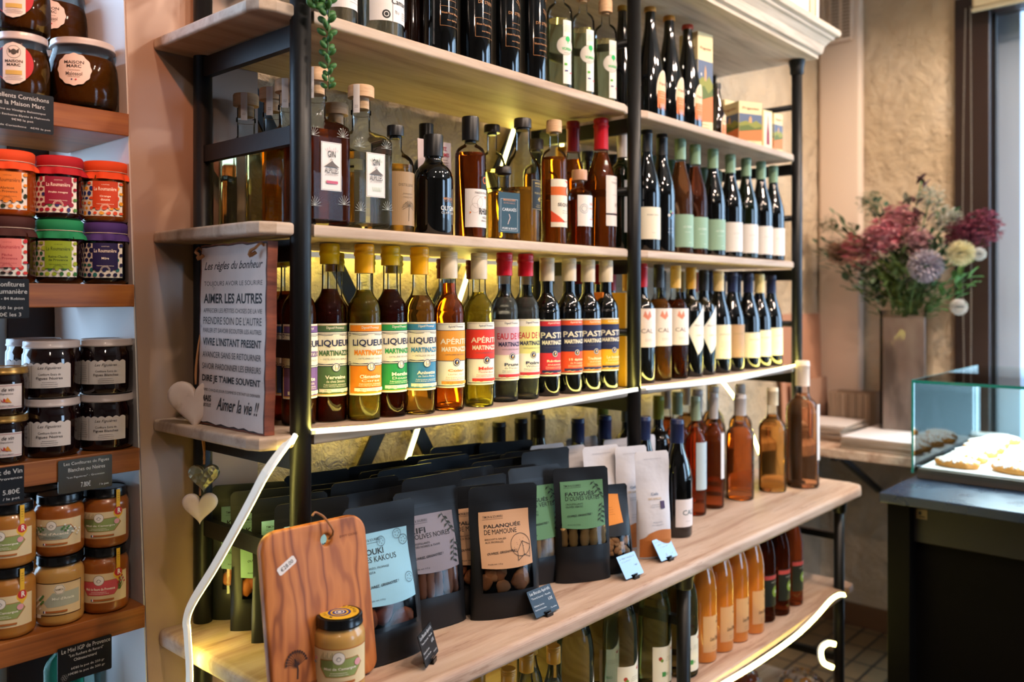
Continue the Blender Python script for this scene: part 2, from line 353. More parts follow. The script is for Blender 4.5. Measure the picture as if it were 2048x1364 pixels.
tag(frombm('blind_chain', bm, mat('grey_bead_chain', '#8d8577', .4, .3), None, True, loc=(XR-.06, -.285, 2.66)), 'long beaded blind chain hanging against the brown window frame', 'chain')
# niche window behind the jars
struct(box('window_3', -.205, .705, .42, -.118, .745, 2.65, M_brown)); struct(box('trim_6', -.225, .712, .42, -.206, .738, 2.65, mat('pale_blue_frame_edge', '#9fb6c4', .4)))
struct(box('trim_7', -1.5, .705, .42, -.226, .745, .47, M_brown)); struct(box('trim_8', -1.5, .705, 2.60, -.226, .745, 2.65, M_brown)); struct(box('trim_9', -1.5, .705, .475, -1.44, .745, 2.595, M_brown))
struct(box('window_4', -1.44, .722, .475, -.226, .728, 2.595, clear('window_pane', (.97, .99, 1, 1), .01, .05)))
# the street outside
M_st = mat('pale_street_paving', '#b7b4ae', .8); struct(box('street_ground', -30, -30, -.35, 40, 30, -.3, M_st))
def facade(name, label, x0, y0, x1, y1, h, col, axis):
    t = thing(name, label, 'building', (0, 0, 0)); box('wall', x0, y0, -.3, x1, y1, h, mat('facade_'+col.strip('#'), col, .9), t)
    for k in range(5):
        for j in range(3):
            if axis == 'x':
                y = y0+1.2+k*2.6; f = box('window', x0-.04, y, .9+j*2.6, x0-.005, y+1.0, 2.4+j*2.6, mat('shutter_frame_grey', '#7d8487', .6), t); box('pane', x0-.05, y+.1, 1.0+j*2.6, x0-.041, y+.9, 2.3+j*2.6, mat('facade_glass', '#c9d4da', .1), f)
            else:
                x = x0+1.2+k*2.6; f = box('window', x, y0-.04, .9+j*2.6, x+1.0, y0-.005, 2.4+j*2.6, mat('shutter_frame_grey', '#7d8487', .6), t); box('pane', x+.1, y0-.05, 1.0+j*2.6, x+.9, y0-.041, 2.3+j*2.6, mat('facade_glass', '#c9d4da', .1), f)
facade('town_house', 'white town house across the street seen through the right window', 17, -9, 19, 6, 9, '#d8d6d0', 'x')
facade('town_house', 'pale town house behind the jar shelves seen through the niche window', -6, 13, 9, 15, 5, '#c4c6c4', 'y')
pa = thing('parasol', 'half-open white cafe parasol in the street outside', 'parasol', (9.2, .3, -.3)); tube('pole', (0, 0, 0), (0, 0, 2.5), .03, M_ledw, pa); lathe('canopy', [(1.3, 1.75), (.9, 2.05), (.05, 2.6)], mat('parasol_cloth', '#e8eaee', .8), pa, 16)
tr = thing('street_tree', 'small green tree across the street beyond the window', 'tree', (13.5, 1.5, -.3)); tube('trunk', (0, 0, 0), (0, 0, 2.6), .1, mat('tree_bark', '#4a3a2c', .9), tr)
bm = bmesh.new()
for k in range(26):
    bmesh.ops.create_icosphere(bm, subdivisions=2, radius=random.uniform(.25, .45), matrix=Matrix.Translation((random.uniform(-.8, .8), random.uniform(-.8, .8), 3.1+random.uniform(-.6, .7))))
frombm('foliage', bm, mat('tree_leaf_green', '#2f8a3c', .8), tr)
# ================================================================== the shelving unit
sh = thing('shelving_unit', 'black steel and washed pine shelving unit packed with bottles against the plaster wall', 'shelving', (0, 0, 0))
X0, X1, X2, YBK, YF = 0.0, .975, 1.945, .315, -.14
for x in (X0, X1, X2):
    p = tube('front_post', (x, 0, ZD), (x, 0, 2.25), .0172, M_frame, sh, seg=28)
    lathe('post_collar', [(.0172, 0), (.026, 0), (.026, -.012), (.022, -.03), (.022, -.045), (.018, -.05)], M_frame, p, 28, (x, 0, 2.25))
    lathe('post_foot', [(.024, 0), (.024, .006), (.018, .010)], M_frame, p, 28, (x, 0, ZD))
    tube('back_post', (x, YBK, 0), (x, YBK, 2.25), .0172, M_frame, sh, seg=20)
    q = tube('lower_post', (x, YF, 0), (x, YF, .815), .0165, M_frame, sh, seg=28)
    lathe('post_collar', [(.0165, 0), (.028, 0), (.028, -.014), (.023, -.02), (.0215, -.045), (.017, -.05)], M_frame, q, 28, (x, YF, .817))
for x in (X0, X1, X2):
    for z in (1.725, 1.372, 2.095):
        bm = bmesh.new()
        if x == X0: bar(bm, (x, 0, z), (x, YBK, z), .030, .014)
        else: tubeb(bm, (x, 0, z), (x, YBK, z), .010)
        frombm('side_rung', bm, M_frame, sh, x != X0)
    for z in (ZA-.043, ZB-.043, ZC-.043):
        bm = bmesh.new(); bar(bm, (x, 0, z), (x, YBK, z), .036, .014); frombm('shelf_bearer', bm, M_frame, sh)
    bm = bmesh.new(); bar(bm, (x, YF, .69), (x, YBK, .69), .02, .02); frombm('side_rung', bm, M_frame, sh)
    bm = bmesh.new(); bar(bm, (x, YF, ZE-.035), (x, YBK, ZE-.035), .03, .016); frombm('shelf_bearer', bm, M_frame, sh)
    bm = bmesh.new(); bar(bm, (x, YF, .30), (x, YBK, .30), .02, .02); frombm('side_rung', bm, M_frame, sh)
bm = bmesh.new(); bar(bm, (X0, .01, 1.03), (X0, YBK, 1.03), .03, .014); frombm('side_rung', bm, M_frame, sh)
for (a, b) in (((.05, .345, 1.985), (.96, .345, .50)), ((.05, .352, .50), (.96, .352, 1.96))):
    bm = bmesh.new(); bar(bm, a, b, .006, .034, up=(0, 1, 0)); frombm('cross_brace', bm, M_frame, sh)
def plank(name, x0, x1, y0, y1, zt, th, m, ch=.05, rnd=.006, notch=(), nseg=4):
    """a shelf board with clipped front corners, eased edges and notches round the posts"""
    out = [(x0, y1), (x0, y0+ch), (x0+ch*.25, y0+ch*.3), (x0+ch, y0)]
    for (nx, nr) in notch:
        if nx-nr > x0+ch and nx+nr < x1-ch: out += [(nx-nr, y0), (nx-nr, y0+nr), (nx+nr, y0+nr), (nx+nr, y0)]
    out += [(x1-ch, y0), (x1-ch*.25, y0+ch*.3), (x1, y0+ch), (x1, y1)]
    bm = bmesh.new(); lo = [bm.verts.new((x, y, zt-th)) for x, y in out]; hi = [bm.verts.new((x, y, zt)) for x, y in out]; n = len(out)
    bm.faces.new(lo[::-1]); bm.faces.new(hi)
    for i in range(n): bm.faces.new((lo[i], lo[(i+1) % n], hi[(i+1) % n], hi[i]))
    es = [e for e in bm.edges if abs(e.verts[0].co.z-e.verts[1].co.z) < 1e-6 and not (abs(e.verts[0].co.y-y1) < 1e-6 and abs(e.verts[1].co.y-y1) < 1e-6)]
    bmesh.ops.bevel(bm, geom=es, offset=rnd, segments=nseg, affect='EDGES', profile=.5)
    return frombm(name, bm, m, sh)
for z in (ZA, ZB, ZC):
    plank('shelf_board', -.085, .956, -.010, .333, z, .021, M_shelf, .034, .005, ((X0, .0195),))
    plank('shelf_board', .994, 1.925, -.010, .333, z, .021, M_shelf, .03, .005)
plank('counter_board', -.075, 2.05, -.195, .333, ZD, .033, M_counterwood, .06, .011, (), 5)
plank('shelf_board', -.07, 2.03, -.165, .333, ZE, .022, M_counterwood, .03, .005, ((X0, .02), (X1, .02), (X2, .02)))
plank('shelf_board', -.07, 2.03, -.165, .333, .17, .022, M_counterwood, .03, .005, ((X0, .02), (X1, .02), (X2, .02)))
# moulded cornice
prof = [(0, 0), (0, .012), (.010, .016), (.012, .024), (.016, .040), (.030, .058), (.038, .062), (.040, .070), (.052, .074), (.056, .084), (.052, .094), (0, .094)]
vs, fs = [], []; xs = [-.08, 1.975]
for (q, z) in prof: vs += [(xs[0]-q, .333, 2.25+z), (xs[0]-q, -.06-q, 2.25+z), (xs[1]+q, -.06-q, 2.25+z), (xs[1]+q, .333, 2.25+z)]
for i in range(len(prof)-1):
    a = i*4; fs += [(a+k, a+k+1, a+k+5, a+k+4) for k in range(3)]+[(a+3, a, a+4, a+7)]
fs += [(3, 2, 1, 0), tuple(len(vs)-4+k for k in range(4))]
mesh('cornice', vs, fs, M_cornice, sh)
# LED strips
def strip(name, label, pts, side, w=.014, t=.006, ledside=1, sub=4, faces='front'):
    """flat silicone LED band: 'side' is the direction its lit face looks"""
    th = thing(name, label, 'LED strip', (0, 0, 0), 0, 'LED light strips on the shelving')
    P = smoothpts([Vector(p) for p in pts], sub); n = len(P); s0 = Vector(side).normalized()
    def prism(nm, lo, hi, d0, d1, m):
        vs, fs = [], []
        for i, p in enumerate(P):
            d = (P[min(i+1, n-1)]-P[max(i-1, 0)]).normalized(); out = (s0-d*s0.dot(d)).normalized(); q = d.cross(out)
            for (a, b) in ((lo, d0), (hi, d0), (hi, d1), (lo, d1)): vs.append(p+q*a*w+out*b*t)
        for i in range(n-1):
            for k in range(4): fs.append((i*4+k, i*4+(k+1) % 4, i*4+4+(k+1) % 4, i*4+4+k))
        fs += [(3, 2, 1, 0), tuple((n-1)*4+k for k in range(4))]
        return mesh(nm, vs, fs, m, th)
    prism('sleeve', -.5, .5, -.5, .3, M_ledw); prism('light_surface', -.40, .40, .3, .62, M_led)
    return th
strip('led_strip', 'glowing LED strip along the front of the liqueur shelf, left bay', [(x, -.0165, z) for x, z in ((.012, 1.238), (.2, 1.228), (.388, 1.222), (.553, 1.223), (.745, 1.228), (.957, 1.232))], (0, .15, 1), .016, .008)
strip('led_strip', 'glowing LED strip along the front of the wine shelf, right bay', [(x, -.0165, z) for x, z in ((.992, 1.232), (1.27, 1.223), (1.5, 1.222), (1.7, 1.229), (1.93, 1.236))], (0, .15, 1), .016, .008)
strip('led_strip', 'slack LED strip falling diagonally across the shelving\'s left end', [(-.026, -.020, 1.232)]+[(X_, PX(a_, b_, X_)[0], PX(a_, b_, X_)[1]) for a_, b_, X_ in ((574, 887, -.045), (532, 945, -.080), (500, 1005, -.088), (462, 1075, -.089), (425, 1140, -.090), (385, 1205, -.092), (373, 1240, -.094), (375, 1275, -.094), (378, 1400, -.090))]+[(-.088, .24, .45)], (.90, -.10, -.3), .018, .006)
strip('led_strip', 'bright LED strip drooping along the juice shelf\'s front edge', [(x, -.175, z) for x, z in ((.62, .520), (.9, .516), (1.10, .508), (1.286, .500), (1.514, .500), (1.668, .515), (1.78, .535), (1.85, .534), (1.895, .522))], (0, -.8, .5), .013, .007)
strip('led_strip', 'loose lit loop of LED strip beside the right lower post', [(PY(a, b, -.17)[0], -.17, PY(a, b, -.17)[1]) for a, b in ((1668, 1288), (1655, 1286), (1643, 1295), (1641, 1311), (1647, 1326), (1664, 1334))], (-.5, -1, .1), .016, .009)
strip('led_strip', 'straight LED strip sloping down the wall behind the spirits', [(.925, .338, 1.955), (.73, .338, 1.52), (.52, .338, 1.06)], (-.15, -1, .1), .012, .006)
strip('led_strip', 'short LED strip behind the red wines near the middle post', [(1.15, .338, 2.05), (1.08, .338, 1.75), (1.0, .338, 1.27)], (-.15, -1, .1), .012, .006)
strip('led_strip', 'LED strip behind the rose wines at the shelving\'s right end', [(1.93, .30, 1.20), (1.935, .20, 1.08), (1.94, .12, .90)], (-.6, -1, .1), .012, .006)
strip('led_strip', 'LED strip along the back of the counter board\'s underside', [(.06, .310, .79), (.5, .310, .788), (.93, .310, .79)], (0, .5, -1), .012, .006)  # unseen, added so the wall under the counter glows yellow
strip('led_strip', 'LED strip lying low behind the second row of spirits bottles', [(.34, .330, ZB+.016), (.6, .330, ZB+.016), (.93, .330, ZB+.016)], (0, .5, 1), .010, .005)  # added out of sight to give the wall behind the spirits its glow
strip('led_strip', 'LED strip along the back of the spirits shelf\'s underside', [(.06, .326, ZB-.029), (.5, .326, ZB-.0295), (.93, .326, ZB-.029)], (0, 1, -.25), .010, .006)  # unseen addition that lights the wall behind the liqueurs yellow
strip('led_strip', 'LED strip along the back of the liqueur shelf\'s underside', [(.06, .326, ZC-.029), (.5, .326, ZC-.0295), (.93, .326, ZC-.029)], (0, 1, -.25), .010, .005)  # added for the yellow wall glow below the liqueur shelf, itself unseen
strip('led_strip', 'LED strip along the back of the wine shelf\'s underside, right bay', [(1.02, .326, ZC-.029), (1.5, .326, ZC-.0295), (1.92, .326, ZC-.029)], (0, 1, -.25), .010, .005)  # added unseen at the back to light the wall and the rosé bottles
strip('led_strip', 'LED strip along the back of the lowest bottle shelf\'s underside', [(1.0, .310, .47), (1.4, .310, .468), (1.9, .310, .47)], (0, .5, -1), .010, .005)  # hidden extra strip, added for yellow glow on the lower wall
# ================================================================== bottles
PROF = {
 'liqueur': [(0, .004), (.80, .0), (.96, .006), (1, .022), (1, .30), (1, .59), (.985, .62), (.93, .65), (.80, .68), (.62, .705), (.49, .735), (.455, .77), (.45, .86), (.45, .975), (0, .98)],
 'bordeaux': [(0, .004), (.80, .0), (.96, .006), (1, .02), (1, .3), (1, .585), (.985, .615), (.92, .645), (.76, .675), (.55, .70), (.43, .73), (.39, .77), (.37, .86), (.37, .985), (0, .99)],
 'burgundy': [(0, .004), (.80, .0), (.96, .006), (1, .02), (1, .3), (1, .44), (.985, .50), (.92, .56), (.80, .62), (.65, .68), (.51, .74), (.42, .80), (.38, .86), (.36, .985), (0, .99)],
 'flute': [(0, .004), (.80, .0), (.96, .006), (1, .02), (1, .3), (1, .50), (.97, .56), (.88, .63), (.72, .69), (.56, .75), (.45, .81), (.40, .86), (.38, .985), (0, .99)],
 'cone': [(0, .004), (.88, .0), (.98, .006), (1, .02), (.99, .2), (.93, .34), (.80, .48), (.62, .62), (.46, .74), (.36, .84), (.33, .92), (.33, .985), (0, .99)],
 'stout': [(0, .004), (.86, .0), (.97, .006), (1, .02), (1, .3), (1, .60), (.985, .64), (.90, .685), (.72, .72), (.50, .745), (.38, .77), (.34, .80), (.34, .985), (0, .99)],
 'apothecary': [(0, .004), (.86, .0), (.97, .006), (1, .02), (1, .3), (1, .52), (.985, .57), (.91, .63), (.74, .68), (.54, .715), (.44, .75), (.42, .79), (.42, .985), (0, .99)],
 'cognac': [(0, .004), (.86, .0), (.97, .006), (1, .02), (1, .3), (1, .44), (.97, .50), (.88, .56), (.74, .62), (.58, .68), (.45, .74), (.40, .79), (.38, .985), (0, .99)],
 'juice': [(0, .004), (.84, .0), (.97, .008), (1, .025), (1, .3), (1, .58), (.975, .66), (.90, .73), (.76, .80), (.57, .87), (.42, .92), (.38, .985), (0, .99)],
 'vodka': [(0, .004), (.86, .0), (.97, .006), (1, .02), (1, .3), (1, .66), (.97, .70), (.86, .735), (.64, .76), (.45, .775), (.38, .80), (.38, .985), (0, .99)],
}
def prof(kind, R, H, z1=1.0, z0=0.0, s=1.0, off=0.0):
    P = PROF[kind]; pts = smoothpts([Vector((a, b, 0)) for a, b in P[4:-1]], 3); out = [(a, b) for a, b in P[:4]]+[(p.x, p.y) for p in pts]
    o = []
    for (a, b) in out:
        if b > z1: 
            pa, pb = o[-1]; f = (z1*H-pb)/max(1e-9, b*H-pb); o.append((pa+(max(a*R*s-off, .0)-pa)*f, z1*H)); break
        o.append((max(a*R*s-off, 0), b*H+(off if b < .01 else 0)))
    if z0: o = [q for q in o if q[1] >= z0*H]
    o.append((0, o[-1][1])); return o
def rad(kind, z):
    P = PROF[kind]
    for (a, b), (a2, b2) in zip(P[1:], P[2:]):
        if b <= z <= b2 and b2 > b: return a+(a2-a)*(z-b)/(b2-b)
    return P[-2][0]
M_dark = mat('black_wine_glass', '#060708', .06, spec=.6, coat=.5); M_darkg = mat('dark_green_wine_glass', '#0c1408', .05, spec=.6, coat=.5)
M_darkb = mat('dark_brown_spirit_glass', '#1c0c06', .06, spec=.6, coat=.5)
G_clear = clear('clear_bottle_glass', (.955, .97, .96, 1), .02, .18); G_case = clear('case_glass', (.92, .985, .98, 1), .01, .12)
M_wood = wood('pale_beech_stopper', [(.3, '#c79f78'), (.6, '#dbb68f')], 30, (1, 1, 6))
def capmat(col, rough=.35): return mat('cap_%s_%d' % (col.strip('#'), rough*100), col, rough, spec=.5)
def bottle(name, label, cat, group, x, y, z, R, H, kind='liqueur', glass='clear', liq=None, level=.72, cap=('#d9a51c', .88, .56, 'capsule'), lab=None, rz=0.0):
    """one bottle: glass, liquid, closure and paper labels, each a part"""
    t = thing(name, label, cat, (x, y, z+.0005), rz, group)
    if glass == 'clear':
        lathe('glass', prof(kind, R, H), G_clear, t)
        if liq: lathe('liquid', prof(kind, R, H, level, 0, 1, .0016), liquid(liq), t)
    elif glass == 'tinted': lathe('glass', prof(kind, R, H, .985), liquid(liq), t)
    else: lathe('glass', prof(kind, R, H), glass, t)
    col, z0, rr, st = cap; m = col if not isinstance(col, str) else capmat(col)
    r = max(rr, rad(kind, z0)+.03)*R
    if st == 'capsule':
        lathe('capsule', [(r, z0*H), (r*.99, z0*H+.002), (r*.985, H*.955), (r*1.03, H*.958), (r*1.03, H*.972), (r*.98, H*.975), (r*.98, H-.002), (r*.9, H), (0, H)], m, t, 28)
    elif st == 'wax':
        lathe('wax_capsule', [(r, z0*H), (r*1.02, z0*H+.002), (r, H*.93), (r*1.08, H*.935), (r*1.10, H*.95), (r*1.03, H*.956), (r*1.02, H*.966), (r*1.06, H*.97), (r*1.06, H*.992), (r*.97, H), (0, H*1.001)], m, t, 28)
    elif st == 'screw':
        P = [(r, z0*H), (r, H*.955)]
        for k in range(3): P += [(r*.97, H*(.957+k*.012)), (r*1.015, H*(.961+k*.012)), (r*1.015, H*(.965+k*.012))]
        lathe('screw_cap', P+[(r, H*.993), (r*.94, H), (0, H)], m, t, 28)
    elif st == 'cork':
        lathe('stopper', [(rad(kind, .9)*R*.93, z0*H-.004), (rad(kind, .9)*R*.93, z0*H+.0005), (r, z0*H+.001), (r, H-.003), (r*.94, H), (0, H)], m, t, 28)
    if lab: lab(t, R, H)
    return t
def lwrap(t, R, name='label', step=.004): return Decal(cyl(R+.0003), step)
NAVY, CREAM = '#252a52', '#efe6d2'
def plate(tab, bg, edge, t1, c1, t2, c2, low, lowtxt, name, sub, tabtxt, tc, med='#f0b02a', lo=.145, hi=.55, botbar=CREAM, w=.044, scroll=None, border=None):
    """two-step distillery label: tab, wide title plate, medallion and a lower panel"""
    def f(t, R, H):
        D = lwrap(t, R); v0, v1 = lo*H, hi*H; h = v1-v0; p0, p1 = v0+h*.41, v1-h*.12; bo = border or CREAM
        D.rect(-w, v0, w, v1, bo).rect(-w+.0022, v0+.003, w-.0022, v1-.003, '#e0a82a' if scroll is None else scroll).rect(-w+.0035, v0+.0045, w-.0035, v1-.0045, low)
        D.rect(-w+.0035, p1, w-.0035, v1-.0035, tab); D.text(tabtxt, 0, v1-h*.062, .034, h*.045, tc, .01)
        D.rect(-w-.004, p0, w+.004, p1+.001, edge); D.rect(-w-.0028, p0+.0012, w+.0028, p1, bg)
        if bg == CREAM:
            D.frame(-w-.0005, p0+.003, w+.0005, p1-.0025, .0007, NAVY)
            for sx in (-1, 1):
                for vv in (p0+.0045, p1-.0045): D.ring(sx*(w-.003), vv, .0032, .0008, NAVY, 12); D.line([(sx*.006, vv), (sx*.02, vv-.001), (sx*.034, vv+.0008)], .0008, NAVY)
        D.text(t1, 0, p1-h*.155, .066, h*.105, c1, .018); D.text(t2, 0, p1-h*.285, .060, h*.075, c2, .035); D.text('— DISTILLERIE DES ALPILLES —', 0, p1-h*.37, .056, h*.022, '#56545e')
        D.disc(0, p0-.002, .0075, NAVY, 24).disc(0, p0-.002, .0064, CREAM, 24).disc(0, p0-.002, .0052, NAVY, 24).poly([(-.0018, p0-.003), (.0, p0-.0058), (.0020, p0-.003), (.0006, p0+.002)], med).disc(.0006, p0-.0004, .0014, '#ffffff', 8)
        D.text(name, 0, v0+h*.262, .030+.001*len(name), h*.052, lowtxt, .03); D.text(sub, 0, v0+h*.205, .034, h*.035, lowtxt)
        D.text('Fabrication artisanale', 0, v0+h*.160, .042, h*.02, lowtxt); D.text('Saint-Rémy-de-Provence', 0, v0+h*.132, .044, h*.02, lowtxt)
        D.rect(-.030, v0+h*.058, .030, v0+h*.103, botbar); D.text('50 CL — 22% VOL', 0, v0+h*.080, .040, h*.022, '#33364a')
        for sx in (-1, 1): D.line([(sx*.006, v0+.0085), (sx*.012, v0+.0065), (sx*.018, v0+.0085), (sx*.024, v0+.007)], .0008, lowtxt)
        D.build('label', t)
    return f
def LQ(acc, t2c, name, sub): return plate(acc, CREAM, NAVY, 'LIQUEUR', NAVY, 'MARTINAZZO', t2c, acc, CREAM, name, sub, 'Digestif Provençal', CREAM)
def AP(bg, name, sub, nc): return plate('#efe9dc', bg, NAVY, 'APÉRITIF', CREAM, 'MARTINAZZO', CREAM, '#efe9dc', nc, name, sub, 'Apéritif Provençal', NAVY, scroll=NAVY, botbar=bg)
def EV(bg, edge, name, sub): return plate('#efe9dc', bg, '#efe9dc', 'EAU DE VIE', '#c22a38', 'MARTINAZZO', NAVY, '#efe9dc', NAVY, name, sub, 'Digestif Provençal', NAVY, scroll=edge, botbar='#c9303c')
def PS(acc, name, sub): return plate(acc, NAVY, NAVY, 'PASTIS', CREAM, 'MARTINAZZO', CREAM, acc, '#f4dcb4', name, sub, 'Apéritif Anisé', CREAM, scroll='#20233f', botbar=NAVY)
def simple(w, v0, v1, bg, items=(), off=0, border=None):
    """plain paper label of half-width w between v0*H and v1*H; items: (text, du, rel v, w, h, col)"""
    def f(t, R, H):
        D = lwrap(t, R); a, b = v0*H, v1*H; D.rect(off-w, a, off+w, b, bg)
        if border: D.frame(off-w+.0012, a+.0012, off+w-.0012, b-.0012, .0006, border)
        for it in items:
            if it[0] == 'micro': D.micro(off+it[1], a+(b-a)*it[2], it[3], it[4], it[5], .0008, it[6])
            elif it[0] == 'disc': D.disc(off+it[1], a+(b-a)*it[2], it[3], it[4])
            elif it[0] == 'ring': D.ring(off+it[1], a+(b-a)*it[2], it[3], .0008, it[4])
            elif it[0] == 'rect': D.rect(off+it[1], a+(b-a)*it[2], off+it[3], a+(b-a)*it[4], it[5])
            elif it[0] == 'poly': D.poly([(off+p, a+(b-a)*q) for p, q in it[1]], it[2])
            else: D.text(it[0], off+it[1], a+(b-a)*it[2], it[3], it[4], it[5], it[6] if len(it) > 6 else 0, it[7] if len(it) > 7 else 0)
        D.build('label', t)
    return f
def multi(*fs):
    def f(t, R, H):
        for g in fs: g(t, R, H)
    return f
def onglass(items, ab=0):
    """print straight on the glass"""
    def f(t, R, H):
        D = Decal(cyl(R+.0004), .004)
        for it in items:
            if it[0] == 'micro': D.micro(it[1], it[2]*H, it[3], it[4], it[5], .0008, it[6])
            elif it[0] == 'line': D.line([(a, b*H) for a, b in it[1]], it[2], it[3])
            elif it[0] == 'disc': D.disc(it[1], it[2]*H, it[3], it[4])
            elif it[0] == 'rect': D.rect(it[1], it[2]*H, it[3], it[4]*H, it[5])
            elif it[0] == 'frame': D.frame(it[1], it[2]*H, it[3], it[4]*H, .0006, it[5])
            else: D.text(it[0], it[1], it[2]*H, it[3], it[4], it[5], it[6] if len(it) > 6 else 0)
        D.build('printed_design', t)
    return f
def put(xc, yb, yt, wpx, zs, Y=None):
    """centre, radius and height of a round thing from its outline in the photograph"""
    if Y is None:
        x, y, t = PZ(xc, yb, zs); r = wpx*t/FPX/2; r = wpx*(t+r)/FPX/2; v = ray(xc); x, y = CX+v[0]*(t+r), CY+v[1]*(t+r); t += r
    else:
        x, _, t = PY(xc, HOR, Y); y = Y; r = wpx*t/FPX/2
    h = CZ+(HOR-yt)*t/FPX-zs
    return x, y, r, h
SP = {ZA: 'on the shelf second from the top', ZB: 'on the spirits shelf', ZC: 'on the LED-lit shelf', ZD: 'on the counter board', ZE: 'on the lowest bottle shelf'}
HMAX = {ZA: .29, ZB: .322, ZC: .318, ZD: .345, ZE: .285}
def B(xc, yb, yt, wpx, zs, label, kind, group=None, Y=None, hmax=None, H=None, R=None, cat='bottle', name='bottle', re=None, **kw):
    if re: xc = re-R*FPX/PY(re-15, HOR, Y)[2]
    x, y, r, h = put(xc, yb, yt, wpx, zs, Y)
    h = min(h if H is None else H, hmax or HMAX[zs]); r = R or r
    return bottle(name, label, cat, group, x, y, zs, r, h, kind, **kw)
# ---- liqueur shelf, left bay, front row (the LED-lit shelf)
YEL, BEI, RED = ('#e0b410', .885, .56, 'wax'), ('#cdbea4', .83, .56, 'screw'), ('#c0142a', .845, .55, 'wax')
YELL = ('#f0ac14', .835, .56, 'wax')
GL = 'liqueurs and pastis on the LED-lit shelf'
rows = [
 (604, 852, 482, 66, 'liqueur bottle with a purple label and yellow wax cap behind the left front post', LQ('#7a5a94', '#7a5a94', 'Violette', 'de Provence'), '#6a2408', YEL, .76),
 (660, 846, 482, 68, 'dark liqueur bottle with green Verveine label, yellow wax cap, right of the left front post', LQ('#54704a', '#4a6a44', 'Verveine', 'de chez Simone'), '#4a1206', YEL, .745),
 (725, 843, 482, 65, 'olive-gold liqueur bottle with orange Clémentine label and orange-yellow cap', LQ('#ef8a22', '#ef8a22', 'Clémentine', 'Corse'), '#b9a22c', YELL, .74),
 (782, 835, 487, 61, 'dark liqueur bottle with bright green Menthe label and yellow wax cap', LQ('#2e9a52', '#2e9a52', 'Menthe', 'Douce'), '#4a1206', YEL, .745),
 (838, 830, 489, 58, 'amber-brown liqueur bottle with blue Anisette label and yellow cap', LQ('#3f86b0', '#3f86b0', 'Anisette', 'de Saint-Rémy'), '#b0722c', YELL, .71),
 (898, 823, 504, 66, 'orange-red aperitif bottle with orange title plate and beige screw cap', AP('#e79a3c', 'Coing', 'Laurier, thym', '#e58a2c'), '#e8520a', BEI, .80),
 (958, 815, 507, 58, 'golden yellow aperitif bottle with red title plate and beige screw cap', AP('#dc3a30', 'Melon', 'Menthe douce', '#dc3a30'), '#e8c832', BEI, .745),
 (1009, 805, 503, 51, 'clear Prune eau de vie bottle with mauve label and red wax cap', EV('#c9a6bc', '#8a4a70', 'Prune', 'de Provence'), '#eef0e2', RED, .70),
 (1051, 799, 506, 43, 'clear Poire eau de vie bottle with lime-yellow label and red wax cap', EV('#dcd98a', '#b9c03a', 'Poire', 'Williams'), '#eef0e2', RED, .70),
 (1094, 793, 516, 49, 'black pastis bottle with red Amande-style lower label, leftmost pastis', PS('#d12f3c', 'Réglisse', 'intense'), None, BEI, .7),
 (1138, 788, 517, 42, 'black pastis bottle with orange-red lower label, second pastis', PS('#e0502e', '15 épices', 'de Provence'), None, BEI, .7),
 (1176, 783, 520, 38, 'black pastis bottle with orange lower label, third pastis', PS('#f08a34', 'Traditionnel', 'anisé'), None, BEI, .7),
 (1212, 779, 521, 38, 'black pastis bottle with yellow lower label beside the yellow tube box', PS('#eab02c', 'Le bonnet', 'jaune'), None, BEI, .7)]
for (xc, yb, yt, w, lbl, lf, lq, cp, lv) in rows:
    lbl = lbl.replace(' Amande-style', '')
    B(xc, yb, yt, w, ZC, lbl, 'liqueur', GL, R=.0305, rz=radians(-2 if 'Menthe' in lbl else -15), glass='clear' if lq else M_dark, liq=lq, level=lv, cap=cp, lab=lf)
bx = PZ(604, 852, ZC)[0]
Rk = random.Random(11)
def jit(a): return Rk.uniform(-a, a)
# behind the sign, nearest the left end
B(556, 0, 494, 40, ZC, 'dark liqueur bottle with yellow cap half hidden by the French motto sign', 'liqueur', GL, Y=.228, R=.0305, H=.315, liq='#8a3a08', level=.74, cap=YEL, lab=LQ('#e08a22', '#e08a22', 'Orange', 'amère'))
B(577, 0, 494, 40, ZC, 'brown liqueur bottle with yellow cap between the motto sign and the left post', 'liqueur', GL, Y=.155, R=.0305, H=.315, liq='#6a2808', level=.74, cap=YEL, lab=LQ('#3f66a0', '#3f66a0', 'Myrtille', 'sauvage'))
# second row, left bay
back = [(.16, .125, YEL, '#7a3a0a', 'liqueur bottle with a yellow cap in the second row behind Verveine'), (.235, .125, YEL, '#8a3a0a', 'liqueur bottle with a yellow cap in the second row behind Clémentine'),
        (.31, .13, YEL, '#6a2a08', 'liqueur bottle with a yellow cap in the second row behind Menthe'), (.47, .15, ('#7c0f1c', .86, .58, 'wax'), '#d8dcc0', 'clear bottle with dark red cap in the second row behind the orange-red aperitif'),
        (.56, .15, ('#7c0f1c', .86, .58, 'wax'), '#d8dcc0', 'clear bottle with dark red cap in the second row behind the yellow aperitif'),
        (.66, .15, BEI, None, 'black bottle with beige cap in the second row behind the clear eaux de vie'), (.74, .15, BEI, None, 'black bottle with beige cap in the second row behind the first pastis'),
        (.82, .15, ('#4f5434', .84, .58, 'screw'), None, 'black bottle with olive cap in the second row behind the pastis'), (.90, .12, ('#a01424', .84, .58, 'screw'), None, 'black bottle with red cap behind the third pastis'), (.945, .08, ('#b41828', .84, .58, 'screw'), None, 'black bottle with red cap right of the yellow tube box')]
for (x, y, cp, lq, lbl) in back: bottle('bottle', lbl, 'bottle', 'second row of bottles on the LED-lit shelf', x, y, ZC, .0305, .305, 'liqueur', 'clear' if lq else M_dark, lq, .74, cp)
